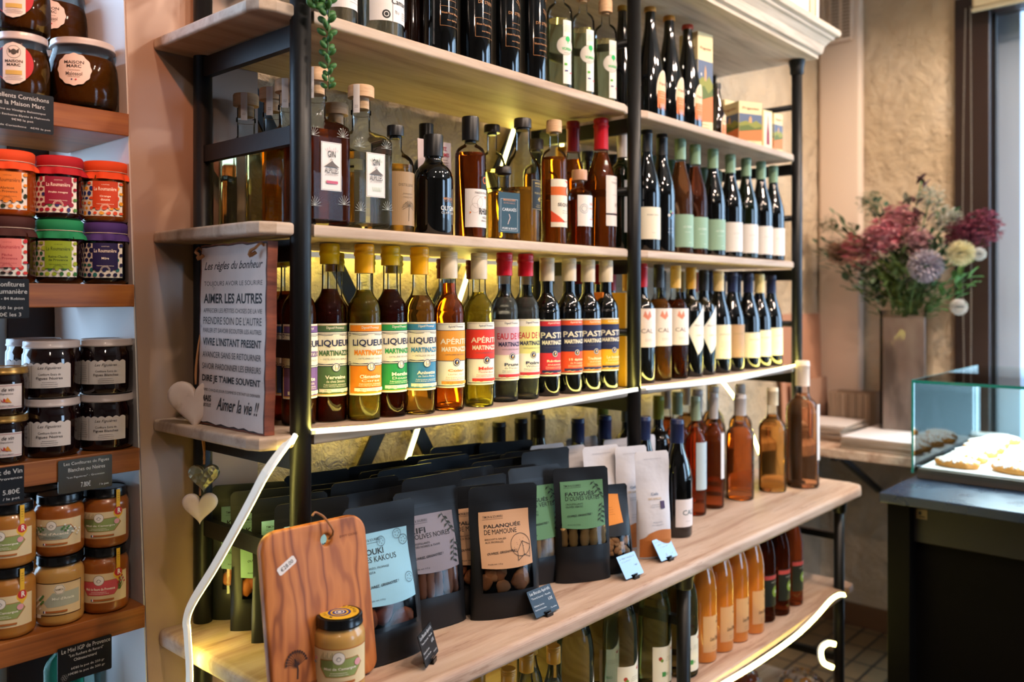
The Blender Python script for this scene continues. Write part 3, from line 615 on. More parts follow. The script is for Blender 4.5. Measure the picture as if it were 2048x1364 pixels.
def slimbox(name, label, xpx, Y, w, d, h, zs, col, parts, rz=0, cat='box', group=None):
    x = PY(xpx, HOR, Y)[0]; t = thing(name, label, cat, (x, Y, zs), rz, group); box('carton', -w/2, -d/2, 0, w/2, d/2, h, paper(col), t, .0012)
    for fn in parts: fn(t, w, d, h)
    return t
def vtext(s, col, fx=False):
    def f(t, w, d, h):
        D = Decal(flat(d/2) if not fx else flatx(w/2), None); D.text(s, .0, h*.5, h*.75, min(w, .03)*.30, col, .02, ang=pi/2); D.build('printed_text', t)
    return f
slimbox('gift_box', 'narrow red gift box between the second and third pastis bottles', 1172, .075, .03, .05, .20, ZC, '#cf3f22', [])
slimbox('gift_box', 'orange gift box between the third and fourth pastis bottles', 1197, .055, .034, .05, .235, ZC, '#e8842c', [vtext('PASTIS ARTISANAL', '#f6c98a', False)])
slimbox('gift_box', 'yellow gift box with vertical red text beside the middle post', 1243, .048, .040, .05, .235, ZC, '#f0b42a', [vtext('LE PASTIS DES ALPILLES', '#c8401e', False)])
# ---- wines on the LED-lit shelf, right bay
WC = lambda col, z0=.80, r=.43: (col, z0, r, 'capsule')
cal = simple(.046, .30, .62, '#e9dcd6', [('poly', [(-.016, .80), (-.010, .95), (-.004, .82), (.003, .95), (.008, .80), (-.002, .70)], '#dd8a72'), ('CAL', -.004, .42, .034, .011, '#5a4a52'), ('micro', 0, .2, .03, 2, .004, '#8a7a7a')])
def diamond(t, R, H):
    D = lwrap(t, R); D.poly([(-.030, .42*H), (.0, .20*H), (.032, .30*H), (.032, .62*H), (.026, .66*H)], '#e8e4de'); D.text('Vieux Mas', .006, .47*H, .034, .006, '#50506a', 0, .4); D.text('Luberon', .008, .38*H, .026, .006, '#a08a50', 0, .4); D.build('label', t)
wl = lambda bg, v0=.14, v1=.47, tx='DOMAINE': simple(.052, v0, v1, bg, [(tx, 0, .72, .036, .005, '#8a7a5a'), ('micro', 0, .5, .036, 5, .006, '#9a9080')])
GW = 'wine bottles in the front row of the LED-lit shelf'
wines = [
 (1310, 769, 527, 46, 'bordeaux', M_dark, None, WC('#a01424'), cal, 'dark wine bottle with pale pink label just right of the middle post'),
 (1343, 767, 529, 38, 'bordeaux', 'clear', '#d87a28', WC('#26282c'), cal, 'amber wine bottle with black capsule and pale pink label'),
 (1376, 763, 532, 34, 'bordeaux', 'clear', '#7a2a0c', WC('#d8b060'), cal, 'dark amber wine bottle with straw-yellow capsule and pale label'),
 (1406, 759, 535, 31, 'bordeaux', M_dark, None, WC('#b88a28'), diamond, 'black wine bottle with gold capsule and diamond-cut white label'),
 (1431, 755, 540, 30, 'bordeaux', M_dark, None, WC('#1c1d20'), diamond, 'black wine bottle with black capsule and diamond-cut white label'),
 (1461, 750, 542, 31, 'burgundy', M_dark, None, WC('#d9bf8c'), wl('#e9e0c8'), 'black wine bottle with cream capsule and tall cream label'),
 (1488, 747, 545, 30, 'burgundy', M_dark, None, WC('#1c2244'), wl('#b28e6c'), 'black wine bottle with navy capsule and tan paper label'),
 (1519, 743, 547, 29, 'burgundy', M_dark, None, WC('#1c2244'), wl('#e9e0c8', .12, .38), 'black wine bottle with navy capsule and low cream label'),
 (1541, 739, 549, 26, 'burgundy', M_dark, None, WC('#dcc88e'), wl('#e2dcc6', .12, .40), 'black wine bottle with yellow-cream capsule, second from the right post'),
 (1564, 736, 551, 26, 'burgundy', M_dark, None, WC('#1a2040'), wl('#efe6c6', .12, .42, 'CUVÉE'), 'black wine bottle with navy capsule closest to the right post')]
for (xc, yb, yt, w, kd, gl, lq, cp, lf, lbl) in wines:
    B(0, yb, yt, w, ZC, lbl, kd, GW, Y=.052, re=xc, R=.0362 if kd == 'burgundy' else .0345, rz=radians(-26), glass=gl, liq=lq, level=.70, cap=cp, lab=lf)
for i, (x, cp, lq) in enumerate([(1.06, '#8a1420', None), (1.14, '#b8863a', '#c0702c'), (1.22, '#b8863a', '#b0602c'), (1.31, '#1c1d20', None), (1.42, '#c8a868', None), (1.50, '#b04a20', '#a84818'), (1.58, '#1c2244', None), (1.67, '#1c2244', None), (1.78, '#1c2244', None)]):
    bottle('bottle', '%s-capped wine in the second row, %s' % ({'#8a1420': 'dark red', '#b8863a': 'gold', '#1c1d20': 'black', '#c8a868': 'cream', '#b04a20': 'rust', '#1c2244': 'navy'}[cp], ['behind the bottle right of the middle post', 'behind the amber wine', 'behind the dark amber wine', 'behind the gold-capped diamond label', 'behind the tall cream label', 'behind the tan label', 'behind the low cream label', 'behind the yellow-cream capsule', 'nearest the right post'][i]), 'bottle', 'second row of wines on the LED-lit shelf', x, .13+jit(.01), ZC, .033, .30, 'bordeaux' if i < 4 else 'burgundy', 'clear' if lq else M_dark, lq, .7, WC(cp))
# ---- spirits shelf, left bay
GS = 'spirits on the shelf above the liqueurs'
def square_bottle(label, xpx, ypt, Y, w, H, liq, rz, lab=None, seal=True, lv=.50):
    x = PY(xpx, HOR, Y)[0]; t = thing('bottle', label, 'bottle', (x, Y, ZB+.0005), rz, 'square gin bottles with wooden stoppers'); r = w/2; n = .0165
    P = [(0, .004), (r*.90, 0), (r*.98, .004), (r, .012), (r, H*.60), (r*.97, H*.625), (r*.80, H*.655), (n*1.15, H*.685), (n, H*.70), (n, H*.80), (n*1.12, H*.805), (n*1.12, H*.83), (n, H*.835), (n, H*.90), (0, H*.90)]
    ex = lambda i: 14 if i < 6 else (8 if i < 7 else 0)
    lathe('glass', P, G_clear, t, 48, sq=ex)
    Q = [(0, .012), (r*.93, .012), (r*.95, .016), (r*.95, H*lv), (0, H*lv)]; lathe('liquid', Q, liquid(liq), t, 48, sq=lambda i: 14)
    lathe('stopper', [(n*.9, H*.84), (n*.9, H*.915), (n*1.45, H*.918), (n*1.45, H*.99), (n*1.35, H), (0, H)], M_wood, t, 28)
    if seal: D = Decal(cyl(n*1.48, -.9), .003); D.rect(-.006, H*.80, .006, H*.995, '#e6dcd8'); D.micro(0, H*.85, .008, 2, .003, .0007, '#6a5a56'); D.build('tax_seal', t)
    if lab: lab(t, r, H)
    return t
def ginlab(acc, band):
    def f(t, r, H):
        D = Decal(flat(r+.0004), None); a, b = H*.22, H*.52; cx = .004; w = .0195
        D.rect(cx-w, a, cx+w, b, '#e9e4df').frame(cx-w+.0012, a+.0012, cx+w-.0012, b-.0012, .0005, '#77706c')
        for k in range(7): D.line([(cx-.012+k*.004, b-.010+((k % 3)-1)*.002), (cx-.009+k*.0035, b-.016)], .0006, acc)
        for k in range(7): D.line([(cx-.008+k*.003, a+.018), (cx-.006+k*.0026, a+.010)], .0006, acc)
        D.text('GIN', cx, a+.062, .015, .011, '#3c3836', .005).text('des', cx, a+.053, .006, .004, '#8a7f7a', 0, .4)
        D.poly([(cx-.014, a+.040), (cx-.004, a+.047), (cx+.001, a+.051), (cx+.006, a+.046), (cx+.015, a+.040)], '#6a625e').text('ALPILLES', cx, a+.034, .026, .009, '#3c3836', .005).text('gin artisanal distillé', cx, a+.027, .025, .003, '#8a7f7a', 0, .4)
        if band: D.rect(cx-.010, a+.012, cx+.012, a+.0165, '#c8607a')
        D.build('label', t)
        E = Decal(flat(r+.0002), None)
        for (u, v) in ((-.03, H*.55), (.026, H*.56), (-.028, H*.12), (.028, H*.14)):
            for k in range(9): an = k*pi/8; E.line([(u, v), (u+.012*cos(an), v+.016*sin(an))], .0006, mat('frosted_leaf_print', '#a8aca4', .7))
        E.build('printed_design', t)
    return f
square_bottle('clear square gin bottle farthest left on the spirits shelf, seen through the side frame', 492, 0, .285, .074, .268, '#e6dfba', radians(12), lv=.58)
square_bottle('clear square gin bottle second from left, seen through the side frame', 545, 0, .208, .074, .268, '#e0d6a0', radians(6), lv=.58)
square_bottle('amber square gin bottle just left of the front post', 577, 0, .133, .072, .268, '#e07a10', radians(4), lv=.62)
square_bottle('reddish-brown square gin bottle with white label right of the left post', 632, 0, .052, .088, .274, '#9a3c18', radians(-6), ginlab('#c89aa8', True), lv=.60)
square_bottle('pale square gin bottle with green-tinted white label beside the brown one', 722, 0, .050, .084, .262, '#e4e0c0', radians(-6), ginlab('#8ab08a', False), lv=.52)
square_bottle('pale square gin bottle behind the reddish-brown and pale gin bottles', 672, 0, .20, .076, .262, '#dcd4a4', 0, None, False)
def palm(t, R, H):
    D = lwrap(t, R); ink = '#5a4a30'; D.rect(-.036, .07*H, .036, .56*H, mat('tan_label_print', '#a08058', .5))
    D.text('DISTILLERIE', -.002, .44*H, .034, .005, ink).line([(.002, .11*H), (.003, .25*H)], .0016, ink)
    for k in range(11): a = -.3+k*(pi+.6)/10; D.line([(.003, .25*H), (.003+.012*cos(a), .25*H+.012*sin(a)-.002), (.003+.016*cos(a), .25*H+.010*sin(a)-.005)], .0008, ink)
    D.micro(0, .36*H, .03, 2, .006, .0008, ink).build('label', t)
B(791, 0, 253, 74, ZB, 'squat amber-brown bottle with black cap and palm tree label', 'stout', GS, Y=.062, liq='#c08a3a', level=.63, cap=('#16161a', .90, .47, 'cork'), lab=palm)
og = onglass([('MANGUIN', .004, .36, .026, .0055, '#c98a5a', .01), ('EN PROVENCE', .004, .335, .024, .0032, '#a0745a'), ("OLI'GIN", .003, .268, .036, .0095, '#e6e2dc', .01), ('OLIVE GIN', .003, .222, .034, .0048, '#d8d4ce')])
B(867, 0, 271, 79, ZB, 'black gin bottle with matt black cap and white lettering', 'apothecary', GS, Y=.058, glass=M_dark, cap=('#121316', .78, .50, 'cork'), lab=og)
B(853, 0, 249, 60, ZB, 'black-capped bottle standing behind the leaflet and the black gin', 'apothecary', GS, Y=.16, glass=M_dark, cap=('#121316', .80, .5, 'cork'))
x, _, _ = PY(873, HOR, .108); lf = thing('leaflet', 'pale leaflet with red heading stood between the black gin and the rum', 'leaflet', (x, .108, ZB+.001), radians(-6)); H = .205
box('sheet', -.043, 0, 0, .043, .0012, H, paper('#c9b3ae'), lf, rot=(radians(-2), 0, 0))
D = Decal(flat(.0012), None); D.text('SPRITZ', .018, H-.014, .026, .008, '#b02030', .02).text('AGRUMES', .020, H-.027, .034, .008, '#b02030', .02)
D.micro(.020, H-.038, .034, 14, .0055, .0012, '#6a5a58').micro(.020, H-.125, .034, 9, .0065, .0012, '#6a5a58').build('printed_text', lf, rot=(radians(-2), 0, 0))
rh = multi(simple(.037, .09, .40, '#e6ddd6', [('ring', -.010, .66, .013, '#b8aca4'), ('ring', -.016, .50, .010, '#c4b8b0'), ('ring', .004, .62, .016, '#b8aca4'), ('MAISON MANGUIN', .004, .90, .040, .0045, '#5a504c'), ('RHUM', .008, .42, .030, .013, '#2c2624', .02), ('VIEUX', .010, .26, .018, .005, '#4a4240'), ('FRANÇAIS', .010, .17, .022, .0045, '#4a4240'), ('disc', .012, .80, .0022, '#d8763c'), ('disc', -.026, .38, .0018, '#d8763c')]),
           onglass([('disc', .010, .47, .0125, '#15130f'), ('rect', -.002, .40, .0225, .47, '#15130f'), ('disc', .010, .475, .0075, '#cf6a34'), ('disc', .010, .475, .0052, '#15130f')]))
B(941, 0, 235, 62, ZB, 'amber rum bottle with tall black cap and white scroll label', 'vodka', GS, Y=.055, liq='#7c2c0c', level=.70, cap=('#131418', .80, .56, 'cork'), lab=rh)
B(984, 0, 251, 52, ZB, 'clear bottle with dark cap standing behind the small blue flask', 'vodka', GS, Y=.15, liq='#c8b464', level=.62, cap=('#2a2420', .93, .62, 'cork'))
x = PY(1008, HOR, .052)[0]; fl = thing('flask', 'small flat flask with dark blue Caraxés label and dark stopper', 'bottle', (x, .052, ZB+.0005), radians(-10), GS)
frombm('glass', bbox(bmesh.new(), -.034, -.019, 0, .034, .019, .115, .006, 3), G_clear, fl, True); frombm('liquid', bbox(bmesh.new(), -.031, -.016, .006, .031, .016, .106, .004, 2), liquid('#b87a28'), fl)
lathe('neck', [(.013, .112), (.013, .145), (0, .145)], G_clear, fl, 24); lathe('stopper', [(.0125, .142), (.018, .146), (.018, .158), (.016, .161), (0, .161)], mat('dark_stopper', '#241c18', .4), fl, 24)
D = Decal(flat(.0196), None); D.rect(-.028, .018, .030, .104, mat('slate_blue_print', '#2b4650', .3)).frame(-.022, .022, .024, .090, .0006, '#c8cdd0').text('MANGUIN', .001, .088, .032, .005, '#c98a5a', .01).text('EN PROVENCE', .001, .081, .03, .003, '#b0887a').text('CARAXÉS', .001, .068, .038, .008, '#e8ebec').line([(0, .058), (.003, .050), (-.001, .042), (-.003, .036)], .0016, '#d0b8b0').text('POIRE & RHUM', .001, .027, .038, .0045, '#e8ebec'); D.build('label', fl)
p45 = simple(.024, .26, .50, '#14140f', [('MANGUIN', .0, .88, .028, .005, '#b89a50', .01), ('EN PROVENCE', .0, .78, .026, .0032, '#b89a50'), ('POIRE VIEILLE', .0, .55, .03, .0038, '#b89a50'), ('45', .002, .36, .014, .010, '#c8aa58', .02, .2), ('micro', 0, .16, .026, 2, .004, '#b89a50')], off=.010, border='#b89a50')
B(1044, 0, 238, 71, ZB, 'clear round-shouldered pear spirit bottle with dark cap and black label', 'apothecary', GS, Y=.060, liq='#c88a34', level=.44, cap=('#2c2622', .92, .50, 'cork'), lab=p45)
seq = simple(.034, .14, .52, '#e8dcc4', [('rect', -.034, .66, .034, .84, '#dd6a2c'), ('poly', [(-.034, .34), (-.034, .10), (.004, .10)], '#e0502a'), ('poly', [(.0, .97), (.034, .97), (.034, .85)], '#e0502a'), ('disc', .018, .76, .013, '#4a4644'), ('disc', .018, .76, .010, '#d8ccb8'), ('SEQUOIA', .006, .46, .048, .009, '#33302e', .01), ('micro', .006, .34, .034, 2, .005, '#5a5652'), ('SIGNATURE', .010, .12, .03, .004, '#4a4644')])
B(1108, 0, 242, 52, ZB, 'orange whisky bottle with pale wooden stopper and cream and orange label', 'vodka', GS, Y=.050, liq='#e06a12', level=.70, cap=(M_wood, .90, .60, 'cork'), lab=seq)
cdn = simple(.032, .26, .66, '#e9e2da', [('ring', -.016, .56, .011, '#5a7a94'), ('ring', -.016, .56, .007, '#5a7a94'), ('CHINOIS', .012, .72, .026, .006, '#d8603c', .01), ('DE NÎMES', .012, .58, .026, .005, '#d8603c', .01), ('micro', .012, .36, .024, 2, .005, '#6a7a94'), ('rect', -.0, .22, .024, .24, '#d8603c')])
B(1159, 0, 341, 50, ZB, 'short amber bottle with wide pale stopper and white circle-print label', 'vodka', GS, Y=.045, liq='#b8400e', level=.60, cap=('#c09070', .86, .62, 'cork'), lab=cdn)
B(1148, 0, 231, 56, ZB, 'amber cognac-shaped bottle with dark red wax cap behind the short amber bottle', 'cognac', GS, Y=.125, liq='#a8440c', level=.70, cap=('#8c1220', .76, .42, 'wax'))
trq = simple(.028, .17, .55, '#ddd0c4', [('TARIQUET', .004, .86, .034, .006, '#6a5f58'), ('micro', .004, .94, .03, 1, .004, '#8a7f78'), ('micro', .004, .62, .036, 1, .004, '#8a7f78'), ('VS', .006, .42, .014, .009, '#8a7060', 0, .2), ('micro', .004, .26, .034, 2, .005, '#c06a50'), ('rect', -.028, .22, .028, .25, '#2a1810')], off=.004)
B(1202, 0, 222, 62, ZB, 'amber armagnac bottle with bright red wax cap and tall cream label', 'cognac', GS, Y=.056, liq='#b84a0e', level=.74, cap=('#c01826', .76, .42, 'wax'), lab=trq)
B(1246, 0, 242, 44, ZB, 'dark green bottle with white capsule and white label just left of the middle post', 'bordeaux', GS, Y=.060, R=.034, glass=M_darkg, cap=WC('#d6cdc6', .74, .44), lab=multi(simple(.03, .14, .42, '#ded8d2'), simple(.03, .44, .55, '#ded8d2', [('QUINTES', 0, .5, .03, .005, '#6a6460')])))
for (xp, y, cp, lq, lbl) in [(1072, .18, '#5a5048', '#c86a18', 'amber bottle with grey-brown cap in the row behind the pear spirit'), (1176, .19, '#15161a', None, 'black-capped dark bottle behind the amber cognac-shaped bottle'), (1226, .17, '#15161a', None, 'black-capped dark bottle behind the armagnac'), (1125, .20, '#b8860e', '#c8861c', 'golden bottle behind the orange whisky bottle'), (760, .20, '#15161a', '#b07a2c', 'small amber bottle behind the pale gin bottle')]:
    x = PY(xp, HOR, y)[0]; bottle('bottle', lbl, 'bottle', 'second row of spirits', x, y, ZB, .032, .20 if 'low' in lbl or 'small' in lbl else .272, 'vodka', 'clear' if lq else M_dark, lq, .68, (cp, .90, .58, 'cork'))
# spirits shelf, right bay: wines
sage = '#7f9c80'
GR = 'wines on the shelf level with the spirits'
def sagelab(bg, v1=.34): return simple(.052, .06, v1, bg, [('LES TERRES', .002, .62, .030, .0045, '#dfe6dc' if bg != '#e4ddd4' else '#b8aea4'), ('micro', .002, .46, .026, 1, .004, '#dfe6dc' if bg != '#e4ddd4' else '#c4bab0'), ('micro', .010, .14, .012, 1, .004, '#eef2ea')])
rw = [(1320, 258, 48, M_dark, None, '#1a1b1e', simple(.050, .10, .36, '#e6dcc4', [('SAINT JEAN', 0, .75, .036, .005, '#6a6050'), ('micro', 0, .2, .014, 1, .004, '#8a8070')]), 'dark wine bottle with cream label right of the middle post, spirits shelf'),
 (1350, 269, 40, M_dark, None, '#1a1b1e', onglass([('disc', .006, .34, .004, '#7aa06a'), ('disc', .0, .31, .004, '#d0cfc8'), ('disc', .008, .29, .0035, '#5a8ab0'), ('disc', .012, .33, .003, '#b06a8a'), ('micro', .006, .2, .022, 2, .010, '#b8b8b8')]), 'black wine bottle with small coloured emblem printed on the glass'),
 (1386, 279, 38, 'clear', '#c8703c', sage, sagelab('#8fae94'), 'rosé bottle with sage capsule and sage label, left of a pair'),
 (1415, 290, 34, 'clear', '#8a3a20', sage, sagelab('#8fae94'), 'darker rosé bottle with sage capsule and sage label, right of a pair'),
 (1450, 299, 36, M_dark, None, sage, sagelab('#8fae94'), 'black wine bottle with sage capsule and sage green label'),
 (1484, 310, 33, M_dark, None, sage, sagelab('#e4ddd4'), 'black wine bottle with sage capsule and white label, fourth from the right post'),
 (1515, 317, 30, M_darkg, None, sage, sagelab('#e4ddd4'), 'black wine bottle with sage capsule and white label, third from the right post'),
 (1544, 324, 28, M_dark, None, sage, sagelab('#e4ddd4'), 'black wine bottle with sage capsule and white label, second from the right post'),
 (1568, 332, 26, M_dark, None, sage, sagelab('#e4ddd4'), 'black wine bottle with sage capsule and white label, nearest the right post')]
for (xc, yt, w, gl, lq, cp, lf, lbl) in rw:
    B(0, 0, yt, w, ZB, lbl, 'burgundy', GR, Y=.050, re=xc, R=.0360, rz=radians(-26), glass=gl, liq=lq, level=.80, cap=WC(cp, .82), lab=lf)
for i, x in enumerate((1.19, 1.28, 1.38, 1.47, 1.57, 1.66)):
    bottle('bottle', 'dark sage-capped wine in the second row, %s' % ['behind the emblem bottle', 'behind the left rosé', 'behind the right rosé', 'behind the sage label bottle', 'behind the fourth bottle from the post', 'behind the third bottle from the post'][i], 'bottle', 'second row of wines level with the spirits', x, .14, ZB, .0345, .285, 'burgundy', M_dark, None, .7, WC('#4f6a56' if i % 3 else '#1a1b1e', .82))
# ---- shelf under the cornice, left bay
GT = 'bottles on the shelf above the spirits'
cam_l = simple(.052, .12, .55, '#e3dcd8', [('disc', -.020, .10, .008, '#17181a'), ('disc', -.020, .10, .005, '#e3dcd8'), ('disc', -.020, .10, .0035, '#17181a'), ('rect', -.008, .0, -.0074, .5, '#3a3836'), ('70 cl', .002, .15, .010, .006, '#5a5654'), ('micro', .026, .17, .03, 4, .004, '#6a6664'), ('Camargue', .018, .30, .056, .013, '#2a2826', .01)])
B(681, 0, 0, 66, ZA, 'clear bottle with white label next to the hanging plant', 'vodka', GT, Y=.050, H=.28, liq='#e2dfc8', level=.6, cap=(M_wood, .90, .60, 'cork'), lab=simple(.036, .12, .5, '#dfd8d4', [('micro', .01, .3, .03, 5, .005, '#5a5654')]))
B(762, 0, 0, 92, ZA, 'wide clear gin bottle with large white Camargue label', 'vodka', GT, Y=.062, H=.28, liq='#e2dfc8', level=.6, cap=(M_wood, .90, .60, 'cork'), lab=cam_l)
cop = '#b07848'
ste = onglass([('line', [(-.014, .62), (-.012, .76), (-.013, .88)], .0014, cop), ('line', [(-.012, .76), (-.019, .86)], .001, cop), ('line', [(-.012, .78), (-.004, .88)], .001, cop), ('line', [(-.0175, .615), (-.0135, .645), (-.010, .615)], .0018, cop), ('line', [(.004, .55), (.014, .53), (.026, .50), (.034, .50)], .0012, cop), ('line', [(.004, .53), (.014, .51), (.026, .48), (.034, .48)], .001, cop), ('line', [(.012, .61), (.018, .64), (.022, .60), (.026, .65), (.028, .60), (.034, .63)], .0012, cop), ('DE STEEN', .006, .44, .040, .0062, cop), ('micro', .006, .37, .032, 1, .003, cop), ('frame', -.020, .20, .032, .33, cop), ('Rhum Punch Maracuja', .006, .285, .046, .0052, cop, .015), ('aux épices', .006, .24, .024, .0042, cop, .01)])
for i, (xc, w, Y, g_, lbl) in enumerate([(826, 58, .125, M_darkb, 'reddish-black rum bottle right of the Camargue gin, set slightly back'), (880, 68, .056, M_dark, 'black rum bottle with copper palm print, first of four'), (948, 69, .056, M_dark, 'black rum bottle with copper palm print, second of four'), (1011, 57, .050, M_dark, 'glossy black rum bottle with copper palm print, third of four'), (1066, 53, .048, M_dark, 'black rum bottle with copper palm print, fourth of four beside the clear vodka')]):
    B(xc, 0, 0, w, ZA, lbl, 'vodka', GT, Y=Y, H=.30, glass=g_, cap=('#141518', .86, .5, 'cork'), lab=ste if i else None, hmax=.3, rz=radians(-10))
def vod(t, R, H):
    D = lwrap(t, R); D.rect(-.006, .06*H, .018, .60*H, '#dcdcd0').disc(.0, .38*H, .0215, '#8a8a7c', 30).disc(.0, .38*H, .0205, '#cfc8bc', 30)
    D.disc(.006, .44*H, .0065, '#1fae5c', 12).rect(.005, .40*H, .007, .43*H, '#1fae5c').text('VOREIA', .004, .355*H, .026, .0065, '#1fae5c', .03).micro(.004, .32*H, .02, 1, .003, .0008, '#8a8a7c')
    D.rect(-.003, .215*H, .004, .235*H, '#5aa83c').rect(-.002, .165*H, .006, .175*H, '#3a3a7a').rect(.012, .150*H, .018, .16*H, '#d0506a').micro(.006, .55*H, .018, 4, .004, .0008, '#8fae8a').build('label', t)
for i, (xc, w, gl, lq) in enumerate([(1119, 52, 'clear', '#dfe2a8'), (1166, 46, 'clear', '#dfe2a8'), (1211, 46, 'clear', '#dfe2a8')]):
    B(xc, 0, 0, w, ZA, 'clear bottle with white keyhole-shaped label and green print, %s' % ['leftmost of three', 'middle of three', 'rightmost of three, beside the middle post'][i], 'vodka', GT, Y=.048, H=.27 if i < 2 else .262, glass=gl, liq=lq, level=.62, cap=(M_wood, .88, .60, 'cork'), lab=vod, rz=radians(-24))
B(1247, 0, 0, 34, ZA, 'tall black bottle behind the middle post on the upper shelf', 'cone', GT, Y=.10, R=.034, H=.3, glass=M_dark, cap=('#b8862c', .95, .36, 'cork'), hmax=.3)
# right bay: arched orange labels
def arch(s=1.0):
    def f(t, R, H):
        D = lwrap(t, R*.975); w = .023*s; v0, v1 = .035*H, .42*H; pts = [(-w, v0), (w, v0), (w, v0+(v1-v0)*.55)]+[(w*cos(a)*(1-.10*sin(a)), v0+(v1-v0)*(.55+.45*sin(a))) for a in [pi*k/12 for k in range(1, 12)]]+[(-w, v0+(v1-v0)*.55)]
        D.rect(-w*1.1, 0.01*H, w*1.1, .05*H, '#3a5a94').poly(pts, '#e2d2b8').poly([(a*.88, v0+.002+(b-v0)*.94) for a, b in pts], '#e6c09a').rect(-w*.86, v0+.002, w*.86, v0+(v1-v0)*.52, '#e07a44')
        D.text('Frigolet', 0, v0+(v1-v0)*.68, .030*s, .008*s, '#8a3a28', .01, .2).micro(0, v0+(v1-v0)*.48, .034*s, 3, .0065*s, .0012*s, '#f0c8a0', seed=3).micro(0, v0+(v1-v0)*.22, .03*s, 3, .004*s, .0008*s, '#f0c8a0', seed=5)
        if s == 1: D.disc(.006, .52*H, .0042, '#e8e0d0', 12)
        D.build('label', t)
    return f
for (xc, yt, w, cp, lbl) in [(1300, 5, 62, '#c08a3c', 'black conical liqueur bottle with arched orange label, left of three'), (1338, 20, 54, '#c0802c', 'black conical liqueur bottle with arched orange label, middle of three'), (1375, 37, 46, '#a83420', 'black conical liqueur bottle with red-topped stopper and arched orange label')]:
    B(xc, 0, yt, w, ZA, lbl, 'cone', 'conical liqueur bottles under the cornice', Y=.052, R=.041, H=.298, hmax=.3, glass=M_dark, cap=(cp, .955, .40, 'cork'), lab=arch())
B(1434, 0, 155, 32, ZA, 'small conical liqueur bottle with arched orange label between the cartons', 'cone', None, Y=.050, R=.026, H=.165, glass=M_darkb, cap=('#1a1a1c', .90, .44, 'cork'), lab=arch(.62))
def scene_print(t, w, d, h):
    for side in (0, 1):
        ww = (w if side == 0 else d)*.5-.001; D = Decal(flat(d/2+.0002) if side == 0 else flatx(w/2+.0002), None)
        D.rect(-ww, h*.36, ww, h*.72, '#5f6a80'); D.poly([(-ww, h*.50), (-ww*.4, h*.56), (ww*.1, h*.52), (ww*.5, h*.58), (ww, h*.50), (ww, h*.2), (-ww, h*.2)], '#8a8a3a'); D.poly([(-ww, h*.42), (-ww*.2, h*.47), (ww*.4, h*.40), (ww, h*.46), (ww, h*.16), (-ww, h*.16)], '#5f6a2c')
        D.poly([(-ww, h*.30), (ww, h*.38), (ww, h*.12), (-ww, h*.10)], '#d8763c').poly([(-ww*.15, h*.52), (-ww*.15, h*.61), (-ww*.02, h*.68), (ww*.1, h*.61), (ww*.1, h*.52)], '#cf9a62').text('Frigolet', 0, h*.84, ww*1.5, h*.07 if h < .15 else h*.035, '#8a3428', .01, .2); D.micro(0, h*.08, ww*1.2, 2, h*.03, h*.008, '#b08a60'); D.build('printed_picture', t)
for (xp, Y, w, h, rz, lbl) in [(1392, .060, .070, .285, -8, 'tall cream liqueur carton printed with an abbey landscape'), (1446, .130, .062, .155, -8, 'small cream carton with landscape print behind the small bottle'), (1483, .062, .090, .135, -24, 'cube-shaped cream carton with landscape print, largest of the low cartons'), (1523, .050, .050, .130, -8, 'low cream carton with a drawn bottle on its front'), (1544, .046, .050, .130, -8, 'low cream carton with landscape print nearest the right post')]:
    t = slimbox('carton', lbl, xp, Y, w, w*.95, h, ZA, '#e2cf9c', [scene_print] if 'drawn' not in lbl else [], radians(rz), 'carton', 'liqueur cartons on the upper shelf')
    if 'drawn' in lbl:
        t.children[0].name = 'carton'; D = Decal(flat(w*.95/2+.0002), None); D.rect(-.02, .008, .02, .122, '#dccdb0').poly([(-.009, .02), (.009, .02), (.008, .055), (.003, .09), (.002, .112), (-.002, .112), (-.003, .09), (-.008, .055)], '#8a2c34').build('printed_picture', t)
# bits above the cornice
t = thing('carton', 'white carton with an orange jar picture on top of the cornice', 'carton', (1.93, .02, 2.345), radians(-5)); box('carton_body', -.14, -.07, 0, .07, .07, .16, paper('#ddd6d0'), t, .002)
D = Decal(flat(.0702), None); D.rect(.0, .01, .05, .13, '#d8743c').rect(.008, .02, .042, .10, '#e8c0a0').frame(.004, .014, .046, .12, .002, '#b85a2c').build('printed_picture', t)
